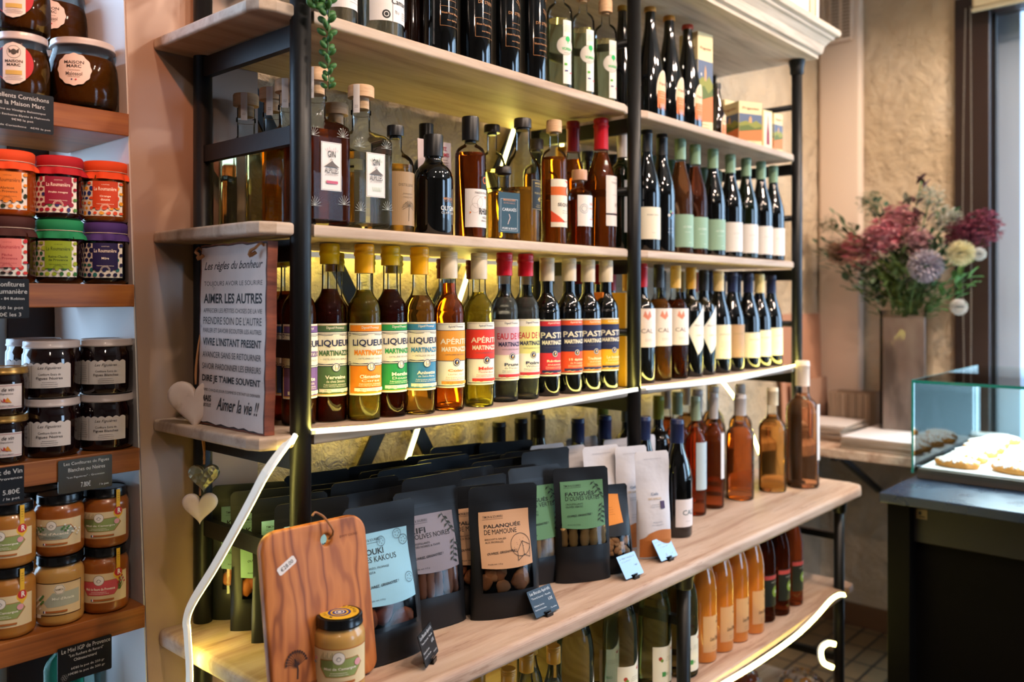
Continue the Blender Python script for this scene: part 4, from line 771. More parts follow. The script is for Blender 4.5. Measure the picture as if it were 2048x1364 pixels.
# ================================================================== counter board: rosé, white coffee bags, black pouches
GRO = 'rosé bottles at the right end of the counter board'
for (xc, yb, yt, w, lq, cp, lf, kd, lbl, RR, HH) in [
 (1605, 979, 709, 64, '#f3a876', ('#e0d0c0', .80, .43, 'capsule'), simple(.022, .22, .66, '#e6ddd8', [('MAGNUM', 0, .68, .02, .003, '#8a8280'), ('micro', 0, .3, .024, 2, .004, '#a09a98')], off=.014), 'bordeaux', 'large magnum of pale rosé with cream capsule at the counter end', .052, .405),
 (1545, 987, 768, 55, '#f0a04c', ('#d8c8a8', .83, .42, 'capsule'), simple(.010, .12, .58, '#ece4dc', [('micro', 0, .3, .012, 2, .004, '#a09a98')], off=.030), 'bordeaux', 'amber-gold rosé with cream capsule left of the magnum', .0425, .325),
 (1480, 1003, 787, 55, '#f49a68', ('#b4aca8', .80, .44, 'capsule'), onglass([('disc', .012, .40, .005, '#4a8a9a'), ('disc', .004, .36, .004, '#5a6a4a'), ('disc', .018, .35, .004, '#c86a8a'), ('micro', .008, .28, .03, 4, .009, '#8a9aa8')]), 'bordeaux', 'coral rosé with printed flowers on the glass and grey capsule', .0415, .315),
 (1427, 1019, 787, 41, '#f06a30', ('#b4aca8', .78, .44, 'capsule'), simple(.019, .26, .66, '#ebe3e0', [('ROSÉ', 0, .5, .016, .004, '#a09a98'), ('micro', 0, .3, .02, 1, .004, '#a09a98')], off=.010), 'bordeaux', 'slim deep coral rosé with white label and grey capsule', .030, .33),
 (1391, 1033, 787, 42, '#f06a30', ('#8a9a80', .80, .44, 'capsule'), simple(.030, .22, .62, '#b9c8cc', [('disc', .014, .35, .005, '#7a8a9a'), ('micro', .004, .6, .03, 2, .005, '#8a9aa8')]), 'bordeaux', 'coral rosé with pale blue label and sage capsule', .030, .33)]:
    B(xc, yb, yt, w, ZD, lbl, kd, GRO, R=RR, H=HH, hmax=.42, glass='clear', liq=lq, level=.74, cap=cp, lab=lf)
for (x, y, cp, lq, lbl, cc) in [(1.62, .13, '#cfc8c0', '#e08a3c', 'pale rosé with whitish capsule in the second row behind the printed rosé', 1), (1.74, .10, '#cfc8c0', '#e08a3c', 'pale rosé with whitish capsule in the second row behind the amber-gold rosé', 1), (1.50, .12, '#b4aca8', '#f06a30', 'coral rosé with grey capsule in the second row', 1), (1.40, .13, '#8a9a80', '#e2561e', 'coral rosé with sage capsule in the second row', 1), (1.28, .12, '#7c7f28', None, 'dark bottle with olive-yellow capsule in the second row', 0), (1.18, .16, '#6a6f68', None, 'dark bottle with grey capsule in the second row', 0), (1.08, .17, '#6c7028', None, 'dark bottle with olive capsule near the middle post', 0), (1.62, .23, '#cfc8c0', '#e08a3c', 'pale rosé in the third row near the right post', 1), (1.78, .22, '#c8a878', '#e8a04c', 'golden rosé in the third row nearest the right post', 1), (1.50, .23, '#b4aca8', '#e2561e', 'coral rosé in the third row', 1)]:
    bottle('bottle', lbl, 'bottle', 'back rows of wine on the counter board', x, y, ZD, .036, .33, 'bordeaux', 'clear' if lq else M_dark, lq, .72, WC(cp, .80, .44))
B(1354, 1078, 825, 65, ZD, 'black red wine bottle with navy capsule and white label at the counter edge', 'burgundy', None, R=.0385, H=.295, glass=M_dark, cap=WC('#1e2a52', .80, .42), rz=radians(-20), lab=simple(.034, .095, .33, '#e6ddda', [('CALI', .004, .52, .040, .013, '#3a5458', .012), ('micro', .0, .2, .02, 1, .004, '#8a8280')], off=.004))
for (x, y, lbl) in [(1.075, .035, 'navy-capped red wine directly behind the labelled black bottle'), (1.02, .12, 'navy-capped red wine just right of the middle post behind the white bags'), (.93, .14, 'navy-capped red wine just left of the middle post'), (.835, .25, 'black wine bottle behind the white bags, near the corner of the left bay'), (.752, .25, 'black wine bottle behind the white bags, leftmost'), (.918, .26, 'black wine bottle in the back row left of the middle post')]:
    bottle('bottle', lbl, 'bottle', 'navy-capped red wines behind the bags', x, y, ZD, .038, .30, 'burgundy', M_dark, None, .7, WC('#1e2a52' if 'navy' in lbl else '#17181c', .80, .42))
# ---- pouches
M_pouch = mat('matt_black_pouch_film', '#141518', .42, spec=.4); M_film = clear('clear_window_film', (.93, .93, .95, 1), .12, .30)
t = tex(M_pouch, 'ShaderNodeTexNoise', 9, (1, 1, .6), Detail=3); bump(M_pouch, t.outputs[0], .25, .008)
M_wbag = mat('white_paper_bag', '#d0cccf', .6); t = tex(M_wbag, 'ShaderNodeTexNoise', 8, Detail=4); bump(M_wbag, t.outputs[0], .6, .012)
def psurf(w, h, T, lean=0.0):
    """front skin of a doypack: fat at the base, flat at the sealed top"""
    def y(u, v):
        q = max(0, 1-(2*abs(u)/w)**2.6); s = v/h; p = min(1, .62+s*2.2) if s < .18 else (.5+.5*cos(pi*min(1, (s-.18)/.70)))
        return -(T*p*q**.7+.0012)+.0016*sin(u*45+v*31)*q*(.3+s)*(1 if s < .8 else max(0, (1-s)/.2))
    return y
def pouch(name, label, cat, group, x, y, z, w, h, T, rz, kind, tilt=0.0, m=None, win=None, content=None, lab=None, seed=0):
    """win=(u half width, v0, v1); content(t,Y,win); lab(t,map)"""
    t = thing(name, label, cat, (x, y, z+.0005), rz, group); body = bpy.data.objects.new('bag', None)
    Yf = psurf(w, h, T); R = random.Random(seed); ph = R.uniform(0, 6)
    nu, nv = 22, 34; vs, fs = [], []; half = lambda v: w/2*(1-.05*sin(min(1, v/h/.2)*pi/2)*0-.035*math.exp(-((v/h-.55)/.22)**2))
    us = [-1+2*i/nu for i in range(nu+1)]; vv = [h*j/nv for j in range(nv+1)]
    def top(u, v): return v-(.006*max(0, (abs(u)/half(v)-.88)/.12)**2 if v > h*.97 else 0)
    inside = lambda a, b: win and abs(a) < win[0]/(w/2) and win[1] < b < win[2]
    F = lambda a, v: (a*half(v), Yf(a*half(v)*.999, v)+.003*sin(v*40+ph)*(v/h)**2, top(a*half(v), v))
    for v in vv:
        for a in us: vs.append(F(a, v))
    n1 = len(vs)
    for v in vv:
        for a in us: p = F(a, v); vs.append((p[0], (-p[1]*.8 if 0 < abs(a) < 1 or v < h*.02 else -p[1])+.006*sin(v*40+ph)*(v/h)**2 if abs(a) < 1 else p[1]+.0004, p[2]))
    for j in range(nv):
        for i in range(nu):
            a = j*(nu+1)+i
            if not inside((us[i]+us[i+1])/2, (vv[j]+vv[j+1])/2): fs.append((a, a+1, a+nu+2, a+nu+1))
            b = n1+a; fs.append((b+nu+1, b+nu+2, b+1, b))
    for j in range(nv):
        a = j*(nu+1); fs.append((a, a+nu+1, n1+a+nu+1, n1+a)); a += nu; fs.append((a, n1+a, n1+a+nu+1, a+nu+1))
    for i in range(nu): fs.append((i+1, i, n1+i, n1+i+1)); a = nv*(nu+1)+i; fs.append((a, a+1, n1+a+1, n1+a))
    bpy.data.objects.remove(body); pm = m or M_pouch
    bg_ = mesh('bag', vs, fs, pm, t, True, rot=(-tilt, 0, 0)); bg_.data.set_sharp_from_angle(angle=radians(60))
    D = Decal(lambda u, v, d: (u, F(u/half(v), v)[1]-d-.0006, v), .006)
    for k in range(3): D.rect(-w/2*.955, h*(.895-k*.008), w/2*.955, h*(.897-k*.008), mat('pouch_zip_ridge', '#24262a', .3) if pm is M_pouch else mat('bag_fold', '#b4aaa4', .6))
    if kind != 'plainbag' and pm is M_pouch: D.build('zip_seal', t, rot=(-tilt, 0, 0))
    if win:
        W0, v0, v1 = win; g = mesh('content_tray', [(-W0, .004, v0), (W0, .004, v0), (W0, .004, v1), (-W0, .004, v1)], [(0, 1, 2, 3)], M_pouch, t, rot=(-tilt, 0, 0))
        D = Decal(lambda u, v, d: (u, F(u/half(v), v)[1]-.0008, v), .005)
        js = [vv[j] for j in range(nv+1) if v0-h/nv < vv[j] < v1+h/nv]
        for a_, b_ in zip(js, js[1:]): D.rect(-W0*1.04, a_, W0*1.04, b_, M_film)
        D.build('clear_window', t, rot=(-tilt, 0, 0))
        if content: content(t, F, win, (-tilt, 0, 0), R)
    if lab: lab(t, lambda off=.0012: (lambda u, v, d: (u, F(max(-1, min(1, u/half(v))), v)[1]-d-off, v)), w, h, (-tilt, 0, 0))
    return t
def nuts(cols, r0, r1, n, sq=1.0):
    def f(t, F, win, rot, R):
        W0, v0, v1 = win
        for k in range(n):
            bm = bmesh.new(); bmesh.ops.create_icosphere(bm, subdivisions=2, radius=R.uniform(r0, r1))
            for v in bm.verts: v.co *= 1+.14*sin(v.co.x*900+k)*cos(v.co.z*800+k*2)
            u, v_ = R.uniform(-W0*.85, W0*.85), v0+(v1-v0)*(.06+.88*((k*.618) % 1)); bmesh.ops.scale(bm, vec=(1, sq*.8, .8), verts=bm.verts)
            bmesh.ops.rotate(bm, cent=(0, 0, 0), matrix=Matrix.Rotation(R.uniform(-1.2, 1.2), 3, 'Y'), verts=bm.verts)
            yy = F(u/(W0*1.35), v_)[1]+r1*.82
            frombm('biscuit', bm, mat('biscuit_'+cols[k % len(cols)].strip('#'), cols[k % len(cols)], .6), t, True, (u, yy, v_), rot).location = Matrix.Rotation(rot[0], 3, 'X') @ Vector((u, yy, v_))
    return f
def sticks(cols, r, n):
    def f(t, F, win, rot, R):
        W0, v0, v1 = win; rm = Matrix.Rotation(rot[0], 3, 'X')
        for k in range(n):
            u = -W0*.86+2*W0*.86*k/(n-1)+R.uniform(-.001, .001); a, b = v0-.004, v0+(v1-v0)*R.uniform(.86, 1.05); P = []
            for j in range(9): s = j/8; P.append((r*(.72 if j in (0, 8) else 1+.08*sin(j*2+k)), a+(b-a)*s))
            yy = F(u/(W0*1.35), (v0+v1)/2)[1]+r*1.25; o = lathe('breadstick', [(0, a)]+P+[(0, b)], mat('biscuit_'+cols[k % len(cols)].strip('#'), cols[k % len(cols)], .65), t, 14); o.location = rm @ Vector((u, yy, 0)); o.rotation_euler = (rot[0], R.uniform(-.05, .05), 0)
    return f
def plab(col, t1, t2, subs, w0, v0, v1, deco=None, ink='#1c1c1e', sc=1.0):
    def f(t, mp, w, h, rot):
        D = Decal(mp(), .005, vstep=.008); W = w0; n = 12
        D.poly([(-W, v0)]+[(-W+2*W*i/n, v0-.004*sin(pi*i/n)) for i in range(1, n)]+[(W, v0), (W, v1), (-W, v1)], col); hh = v1-v0
        D.text('TIMON & SOURRIEU', -W+.008, v1-hh*.10, W*.80, .0044*sc, ink, .01, al='l').text('INSTANTS GASTRONOMIQUES', -W+.008, v1-hh*.145, W*.80, .0018*sc, ink, 0, al='l')
        D.text(t1, -W+.010, v1-hh*.27, min(W*1.45, .0085*sc*len(t1)), .0098*sc, ink, .02, al='l').text(t2, -W+.010, v1-hh*.375, min(W*1.6, .0066*sc*len(t2)), .0090*sc, ink, 0, al='l')
        for k, s_ in enumerate(subs): D.text(s_, -W+.010, v1-hh*(.50+.055*k), min(W*1.1, .0030*sc*len(s_)), .0036*sc, ink, 0, al='l')
        D.text('OUVREZ, GRIGNOTEZ !', -W+.012, v1-hh*.76, W*1.15, .0048*sc, ink, .02, .25, ang=.05, al='l').text('Poids net 110 g', -W+.012, v0+hh*.06, W*.55, .003*sc, ink, .005, al='l')
        if deco: deco(D, W, v0, v1)
        D.build('label', t, rot=rot)
    return f
def dots(D, W, v0, v1):
    for (u, v) in ((.82, .82), (.80, .28), (.60, .97), (-.05, .86)):
        cx, cy = W*u, v0+(v1-v0)*v
        if cy+.008 > v1: cy = v1-.009
        D.ring(cx, cy, .0085, .0007, '#1c1c1e', 18)
        for k in range(5): D.ring(cx+.004*cos(k*1.25), cy+.004*sin(k*1.25), .0011, .0005, '#1c1c1e', 8)
def cheese(D, W, v0, v1):
    u, v = W*.55, v0+(v1-v0)*.30; D.ring(u, v+.006, .021, .0009, '#1c1c1e', 26).line([(u-.021, v-.002), (u-.008, v-.006), (u+.004, v+.012), (u+.020, v+.004)], .0009, '#1c1c1e').line([(u-.008, v-.006), (u-.008, v-.022), (u+.006, v-.012), (u+.004, v+.012)], .0009, '#1c1c1e').line([(u+.006, v-.012), (u+.018, v-.018), (u+.020, v+.004)], .0009, '#1c1c1e')
    for k in range(9): D.disc(u-.014+(k*7 % 29)*.001, v+.002+(k*5 % 17)*.001, .0006, '#1c1c1e', 6)
def twig(D, W, v0, v1):
    for (a, b) in (((W*.55, v1-.002), (W*.92, v0+(v1-v0)*.62)), ((W*.90, v0+(v1-v0)*.50), (W*.75, v0+(v1-v0)*.10))):
        D.line([a, b], .0008, '#26302a')
        for k in range(8):
            s = k/8+.06; x, y = a[0]+(b[0]-a[0])*s, a[1]+(b[1]-a[1])*s; sg = 1 if k % 2 else -1; D.poly([(x, y), (x+sg*.006, y-.001), (x+sg*.009, y-.007), (x+sg*.004, y-.004)], '#26302a')
GP = 'black snack pouches on the counter board'
def PP(xc, yb, w, h, T, rz, label, **kw):
    x, y, t = PZ(xc, yb, ZD); v = ray(xc); back = T*.8; return pouch('snack_pouch', label, 'pouch', GP, x+v[0]*back, y+v[1]*back, ZD, w, h, T, radians(rz), 'pouch', **kw)
WN = lambda w: w/2*.80
kou = plab('#8cbcd0', 'KOUKI', 'DES KAKOUS', ['CHORIZO, FROMAGE', '& BASTA'], .052, .098, .212, dots)
PP(776, 1330, .140, .258, .026, -8, 'black snack pouch with light blue Kouki label beside the wooden board', tilt=radians(7), win=(.050, .058, .112), content=nuts(['#8a4428', '#7a3820', '#9a5430'], .014, .019, 9), lab=kou, seed=1)
PP(868, 1262, .140, .250, .024, -12, 'black snack pouch with mauve-grey Olives Noires label', tilt=radians(7), win=(.052, .060, .112), content=sticks(['#8a5a3a', '#7c4c30'], .0085, 6), lab=plab('#7e7882', 'KIFI', 'D\'OLIVES NOIRES', ['CROUSTILLANTS', 'OLIVES NOIRES & THYM'], .054, .105, .205, twig), seed=2)
pal = plab('#c89a74', 'PALANQUÉE', 'DE MAMOUNE', ['BISCUITS SALÉS', 'AUX FROMAGES'], .052, .096, .198, cheese)
PP(958, 1228, .132, .240, .026, -22, 'black snack pouch with tan label half hidden behind the front tan one', tilt=radians(4), win=(.050, .056, .104), content=nuts(['#b87040', '#a86034'], .012, .017, 12, .5), lab=pal, seed=3)
PP(1011, 1238, .142, .246, .027, -26, 'black snack pouch with tan Palanquée label, frontmost at centre', tilt=radians(4), win=(.052, .052, .106), content=nuts(['#b87a48', '#c48a58', '#a86a3c'], .012, .018, 18, .45), lab=pal, seed=4)
PP(1078, 1172, .132, .246, .024, -18, 'black snack pouch with green label right behind the tan Palanquée pouch', tilt=radians(4), win=(.050, .056, .106), content=sticks(['#b08a50', '#a07c44'], .009, 6), lab=plab('#5f8a64', 'FATIGUÉS', 'OLIVES VERTES', ['CROUSTILLANTS', 'OLIVES VERTES'], .052, .098, .205, twig), seed=5)
PP(1166, 1166, .128, .240, .024, -30, 'black snack pouch with green Fatigués label standing alone at right', tilt=radians(3), win=(.050, .078, .122), content=sticks(['#b0905a', '#a0824c'], .010, 5), lab=plab('#5f8a64', 'FATIGUÉS', "D'OLIVES VERTES", ['CROUSTILLANTS', 'OLIVES VERTES'], .050, .116, .212, twig), seed=6)
def orl(t, mp, w, h, rot):
    D = Decal(mp(), .005, vstep=.008); D.poly([(-.026, .100), (.026, .106), (.024, .168), (-.028, .172)], '#e08a34').micro(-.010, .140, .02, 4, .005, .001, '#b86a20', 'l').build('label', t, rot=rot)
PP(1229, 1150, .098, .190, .022, -26, 'small leaning black pouch of caramelised nuts with orange label', tilt=radians(10), win=(.038, .038, .078), content=nuts(['#b88a5a', '#a0703f', '#caa274'], .007, .011, 22, .7), lab=orl, seed=7)
# left end, seen behind the LED strip
lp = plab('#86ac9c', 'KOUKI', 'DES KAKOUS', ['CHORIZO, FROMAGE', '& BASTA'], .052, .098, .212, dots)
for (x, y, rz, lb, txt, sd) in [(.075, .275, -30, lp, 'black pouch with sea-green label at the back left corner', 11), (.072, .205, -24, lp, 'black pouch with sea-green label second from the back at the left end', 12), (.070, .135, -16, kou, 'black pouch with pale blue label behind the wooden board, left end', 13), (.075, .075, -12, kou, 'black pouch with pale blue label directly behind the wooden board', 14)]:
    pouch('snack_pouch', txt, 'pouch', GP, x, y, ZD, .138, .252, .022, radians(rz), 'pouch', win=(.050, .058, .112), content=nuts(['#a8562c', '#b8682f'], .014, .019, 9), lab=lb, seed=sd)
# the crowd of plain black pouches behind: built once, copied
proto = None; nn = 0
ordn = ['first', 'second', 'third', 'fourth', 'fifth', 'sixth']
for ci, (cx, y0, n, dx) in enumerate([(.215, .07, 5, .0), (.330, .05, 6, .012), (.455, .02, 6, .012), (.575, .06, 5, .01), (.70, .05, 4, .006)]):
    for k in range(n):
        xx, yy = cx+dx*k+jit(.008), y0+k*.048+jit(.004)
        if yy > .30: continue
        lb = 'plain-backed black pouch, %s row back %s' % (ordn[k], ['behind the blue Kouki pouch', 'behind the mauve-grey label pouch', 'behind the tan label pouches', 'behind the green label pouch', 'behind the rightmost green pouch'][ci])
        hh = 1+jit(.05)
        if proto is None: q = proto = pouch('snack_pouch', lb, 'pouch', 'black pouches in the rows behind', xx, yy, ZD, .142, .25, .021, 0, 'pouch', lab=plab('#9a8070', 'PALANQUÉE', 'DE MAMOUNE', ['BISCUITS SALÉS'], .052, .096, .198), seed=20)
        else: q = copytree(proto); q['label'] = lb
        q.location = (xx, yy, ZD+.0005); q.rotation_euler = (jit(.05), 0, radians(-14)+jit(.16)); q.scale = (1, 1, hh)
# white coffee bags
def wlab(front):
    def f(t, mp, w, h, rot):
        D = Decal(mp(), .005, vstep=.008); n = 14
        D.poly([(-w/2*.93, .004)]+[(w/2*.93, .004)]+[(w/2*.93-w*.93*i/n, .055+.020*sin(i/n*2.2+.3)*(1 if i/n < .8 else .8)-.02*(i/n)) for i in range(n+1)], '#b87038')
        D.text('Café', 0, h*.60, .020, .006, '#7a8aa0', .01).text('DES ALPILLES', 0, h*.555, .034, .005, '#c8a878', .01).micro(0, h*.50, .03, 2, .005, .001, '#9aa0a8').rect(.012, h*.46, .024, h*.53, '#4a3a5a').micro(0, h*.34, .034, 2, .006, .0012, '#a8acb4').micro(0, h*.93, w*.7, 1, .003, .0008, '#8a8a90')
        D.build('label', t, rot=rot)
    return f
for i, (xp, yb, Y, w, h, rz, lbl) in enumerate([(1308, 1118, None, .092, .245, -26, 'white paper coffee bag with tan base nearest the black wine bottle'), (1266, 1100, None, .092, .245, -22, 'white paper coffee bag second from the black wine bottle'), (1208, 0, .015, .105, .250, -20, 'white paper coffee bag behind the green and orange label pouches'), (1140, 0, .075, .105, .250, -16, 'greyish white paper bag in the middle of the bag row'), (1100, 0, .135, .105, .248, -12, 'greyish white paper bag, leftmost of the paper bags'), (1168, 0, .15, .105, .245, -14, 'cream paper bag at the back of the bag row'), (1245, 0, .06, .10, .245, -18, 'white paper bag just left of the middle post'), (1285, 0, .05, .10, .245, -18, 'white paper bag tucked behind the two front coffee bags')]):
    x, y = (PZ(xp, yb, ZD)[:2] if Y is None else (PY(xp, HOR, Y)[0], Y))
    if Y is None: v = ray(xp); x += v[0]*.02; y += v[1]*.02
    pouch('paper_bag', lbl, 'bag', 'white paper coffee bags on the counter board', x, y, ZD, w, h, .022, radians(rz), 'plainbag', tilt=radians(3), m=M_wbag, lab=wlab(i), seed=40+i)
# ---- wooden board, honey jar, price cards
M_olive = mat('olive_wood', '#a86a3e', .42, spec=.4); tn = tex(M_olive, 'ShaderNodeTexWave', 3.6, (1.7, 1, .42), Distortion=20.0, Detail=4, **{'Detail Scale': .9, 'Detail Roughness': .6}); r1 = ramp(M_olive, tn.outputs[1], [(.0, '#84481f'), (.07, '#a8622f'), (.45, '#be763c'), (.9, '#b06a34'), (1., '#985628')], None)
tg = tex(M_olive, 'ShaderNodeTexNoise', 5, (1, 1, .25), Detail=4); r2 = ramp(M_olive, tg.outputs[0], [(.40, (1.05, 1.05, 1, 1)), (.6, (.72, .62, .58, 1))], None)
nt, N, L, b_ = nodes(M_olive); mx = N.new('ShaderNodeMix'); mx.data_type = 'RGBA'; mx.blend_type = 'MULTIPLY'; mx.inputs[0].default_value = .8; L.new(r1.outputs[0], mx.inputs['A']); L.new(r2.outputs[0], mx.inputs['B']); L.new(mx.outputs['Result'], b_.inputs['Base Color'])
def board_shape(w, h, r, hole, th):
    bm = bmesh.new(); pts = []
    for (cx_, cz_, a0) in ((w/2-r, h-r, 0), (-w/2+r, h-r, pi/2), (-w/2+r*.7, r*.7, pi), (w/2-r*.7, r*.7, 1.5*pi)):
        rr = r if cz_ > h/2 else r*.7
        for k in range(9): a = a0+k*pi/16; pts.append((cx_+rr*cos(a), cz_+rr*sin(a)))
    hp = [(hole[0]+hole[2]*cos(2*pi*k/20), hole[1]+hole[2]*sin(2*pi*k/20)) for k in range(20)]
    o = [bm.verts.new((x, 0, z)) for x, z in pts]; i_ = [bm.verts.new((x, 0, z)) for x, z in hp]
    es = [bm.edges.new((o[k], o[(k+1) % len(o)])) for k in range(len(o))]+[bm.edges.new((i_[k], i_[(k+1) % 20])) for k in range(20)]
    bmesh.ops.triangle_fill(bm, edges=es, use_beauty=True); fs = bm.faces[:]; r_ = bmesh.ops.extrude_face_region(bm, geom=fs); bmesh.ops.translate(bm, vec=(0, th, 0), verts=[v for v in r_['geom'] if isinstance(v, bmesh.types.BMVert)])
    es = [e for e in bm.edges if len(e.link_faces) == 2 and abs(e.calc_face_angle(0)) > 1.2 and abs(e.verts[0].co.y-e.verts[1].co.y) < 1e-6]
    bmesh.ops.bevel(bm, geom=es, offset=.0045, segments=3, affect='EDGES', profile=.5); return bm
cb = thing('cutting_board', 'olive-wood cutting board leaning at the counter\'s left with a price sticker', 'cutting board', (-.017, -.100, ZD+.004), radians(-3)); BT = (radians(-9), 0, 0)
frombm('board', board_shape(.190, .252, .030, (.018, .222, .0088), .016), M_olive, cb, True, rot=BT).data.set_sharp_from_angle(angle=radians(40))
Dd = Decal(flat(.0002), None); ink = '#3a2014'
Dd.line([(-.052, .03), (-.050, .045), (-.054, .060)], .003, ink)
for k in range(13): a = .15+k*2.8/12; Dd.line([(-.052, .048), (-.052+.013*cos(a), .052+.014*sin(a)), (-.052+.019*cos(a+.15), .052+.020*sin(a+.1))], .0009, ink); Dd.disc(-.052+.018*cos(a+.1), .052+.019*sin(a+.05), .0021, ink, 6)
Dd.text('Arôme de Provence', -.045, .020, .052, .005, ink, 0, .3).build('burnt_stamp', cb, rot=BT)
Dd = Decal(flat(.0002), None); Dd.text('EWY OLIVE', .060, .222, .034, .004, '#7a4428').build('burnt_lettering', cb, rot=BT)
Dd = Decal(flat(.0006), None); a = radians(28); ru = lambda x, y: (-.055+x*cos(a)-y*sin(a), .198+x*sin(a)+y*cos(a))
Dd.poly([ru(-.017, -.0045), ru(-.0145, -.0065), ru(.0145, -.0065), ru(.017, -.0045), ru(.017, .0045), ru(.0145, .0065), ru(-.0145, .0065), ru(-.017, .0045)], '#ded8d4').text('€28.00', *ru(0, 0), .024, .0065, '#2c2c30', .01, ang=a).build('price_sticker', cb, rot=BT)
path_tube('leather_cord', [(.018, .028, .222), (.020, .018, .236), (.012, .030, .256), (.006, .036, .262), (-.002, .036, .266), (-.008, .034, .262)], .0018, mat('leather_cord_brown', '#8a5a3c', .7), cb)
# jars of honey
M_honey = mat('cloudy_honey', '#a9702c', .32, spec=.5, sub=.35, coat=.6); M_honey2 = mat('pale_set_honey', '#bf9450', .34, spec=.5, sub=.3, coat=.6); M_amber = mat('amber_honey', '#94511a', .3, spec=.5, sub=.3, coat=.6)
M_lidk = mat('black_jar_lid', '#0c0d0f', .22, spec=.6)
def jar_profile(R, H, neck=.86, zb=.80): return [(0, .002), (R*.82, 0), (R*.96, .004), (R, .010), (R, H*(zb-.10)), (R*.985, H*(zb-.05)), (R*.93, H*zb), (R*neck, H*(zb+.035)), (R*neck, H*.94), (0, H*.94)]
def jarlid(t, R, H, m, h=.016, nm='lid', r=None):
    r = r or R*.90; lathe(nm, [(r, H-h), (r*1.02, H-h+.001), (r*1.02, H-h+.003), (r, H-h+.004), (r, H-.003), (r*.985, H-.0008), (r*.93, H), (r*.90, H-.0012), (0, H-.0012)], m, t, 40)
def honeylab(kind, big=False):
    def f(t, R, H):
        D = Decal(cyl(R+.0004), .0035); w = R*1.25; v0, v1 = (.14*H, .64*H) if big else (.17*H, .64*H); hh = v1-v0; kr = '#d8c49a'
        D.rect(-w, v0, w, v1, '#a8622c').rect(-w, v0+.0015, w, v1-.0015, kr)
        if kind in ('camargue', 'fleurs', 'acacia'):
            acc = {'camargue': '#8a9a5c', 'fleurs': '#c8525a', 'acacia': '#9aa498'}[kind]; cx_ = -.002
            D.poly([(cx_-w*.62, v0+hh*.50), (cx_-w*.42, v0+hh*.26), (cx_+w*.52, v0+hh*.26), (cx_+w*.78, v0+hh*.55), (cx_+w*.62, v0+hh*.76), (cx_-w*.62, v0+hh*.72)], '#a8622c').poly([(cx_-w*.59, v0+hh*.50), (cx_-w*.40, v0+hh*.275), (cx_+w*.50, v0+hh*.275), (cx_+w*.75, v0+hh*.55), (cx_+w*.60, v0+hh*.745), (cx_-w*.59, v0+hh*.70)], acc)
            D.disc(cx_, v0+hh*.76, hh*.17, '#8a7a6a', 22).disc(cx_, v0+hh*.76, hh*.155, '#e8e4dc', 22).ring(cx_, v0+hh*.74, hh*.06, .0007, '#8a8a8a', 10).line([(cx_-.004, v0+hh*.72), (cx_, v0+hh*.80), (cx_+.004, v0+hh*.74)], .0007, '#8a8a8a')
            D.text({'camargue': 'Miel de Camargue', 'fleurs': 'Miel de fleurs de Provence', 'acacia': "Miel d'Acacia"}[kind], cx_+.002, v0+hh*.48, w*1.0, hh*.085, '#f0ead8', .02).micro(cx_, v0+hh*.38, w*.7, 2, hh*.05, .0007, '#f0ead8' if kind != 'acacia' else '#4a504a')
            if kind == 'camargue':
                D.disc(w*.56, v0+hh*.60, hh*.095, '#d89aa0', 14)
                for k in range(9): D.line([(-w*.60+k*.0022, v0+hh*.52), (-w*.62+k*.0024, v0+hh*(.80+.06*(k % 3)))], .0006, '#4a5a34')
                D.disc(-w*.86, v0+hh*.62, .0032, '#7ab0c8', 10, .0018).line([(-w*.84, v0+hh*.60), (-w*.84, v0+hh*.72), (-w*.80, v0+hh*.76), (-w*.83, v0+hh*.80)], .0009, '#d87a8a').disc(-w*.81, v0+hh*.73, .0034, '#e09aa8', 10, .002)
            elif kind == 'fleurs':
                for k in range(12): D.line([(w*.62+.001*(k % 4), v0+hh*.40), (w*.60+k*.0012, v0+hh*(.62+.04*(k % 5)))], .0006, '#4a6a34')
                for k in range(6): D.disc(w*(.60+.05*k), v0+hh*(.62+.05*(k*3 % 5)), .0017, '#b8303a', 8)
                for k in range(4): D.disc(-w*(.66+.06*k), v0+hh*(.52+.06*(k*3 % 4)), .002, '#b8303a', 8)
            else:
                for sx in (-1, 1):
                    for k in range(13): D.disc(sx*w*(.34+.045*k), v0+hh*(.70+.10*sin(k*1.7)-.02*k), .0016, '#e8e6dc', 7)
                    for k in range(5): D.disc(sx*w*(.30+.05*k), v0+hh*(.64+.07*sin(k*2.1)), .0019, '#4f8044', 7)
        else:
            D.frame(-w, v0, w, v1, .0012, '#1c1814').poly([(-w*.30, v0+hh*.40), (-w*.18, v0+hh*.26), (w*.9, v0+hh*.30), (w*.9, v0+hh*.74), (-.0, v0+hh*.70)], '#a8b0a0').disc(w*.22, v0+hh*.80, hh*.17, '#e8e2d4', 6).ring(w*.22, v0+hh*.80, hh*.155, .0006, '#6a6a5a', 6).text('KAMYA', w*.22, v0+hh*.80, hh*.22, hh*.06, '#5a5a4a', .02).text("Miel d'Acacia", w*.34, v0+hh*.52, w*.7, hh*.09, '#e8ecdc', .02)
            for k in range(16): D.disc(-w*(.40+.03*(k % 7)), v0+hh*(.60-.025*k), .0017, '#ece8de', 7)
            for k in range(7): D.disc(-w*(.30+.04*(k % 4)), v0+hh*(.62-.04*k), .0021, '#4f8044', 7)
            D.rect(-w*.55, v0-.003, -w*.38, v0+.003, '#e8e2d4')
        D.rect(-w*.28, v0+hh*.10, w*.46, v0+hh*.16, '#a8622c').rect(-w*.30, v0+hh*.095, -w*.26, v0+hh*.165, '#24306a').rect(-w*.26, v0+hh*.095, -w*.22, v0+hh*.165, '#ffffff').rect(-w*.22, v0+hh*.095, -w*.19, v0+hh*.165, '#c02830')
        D.build('label', t)
    return f
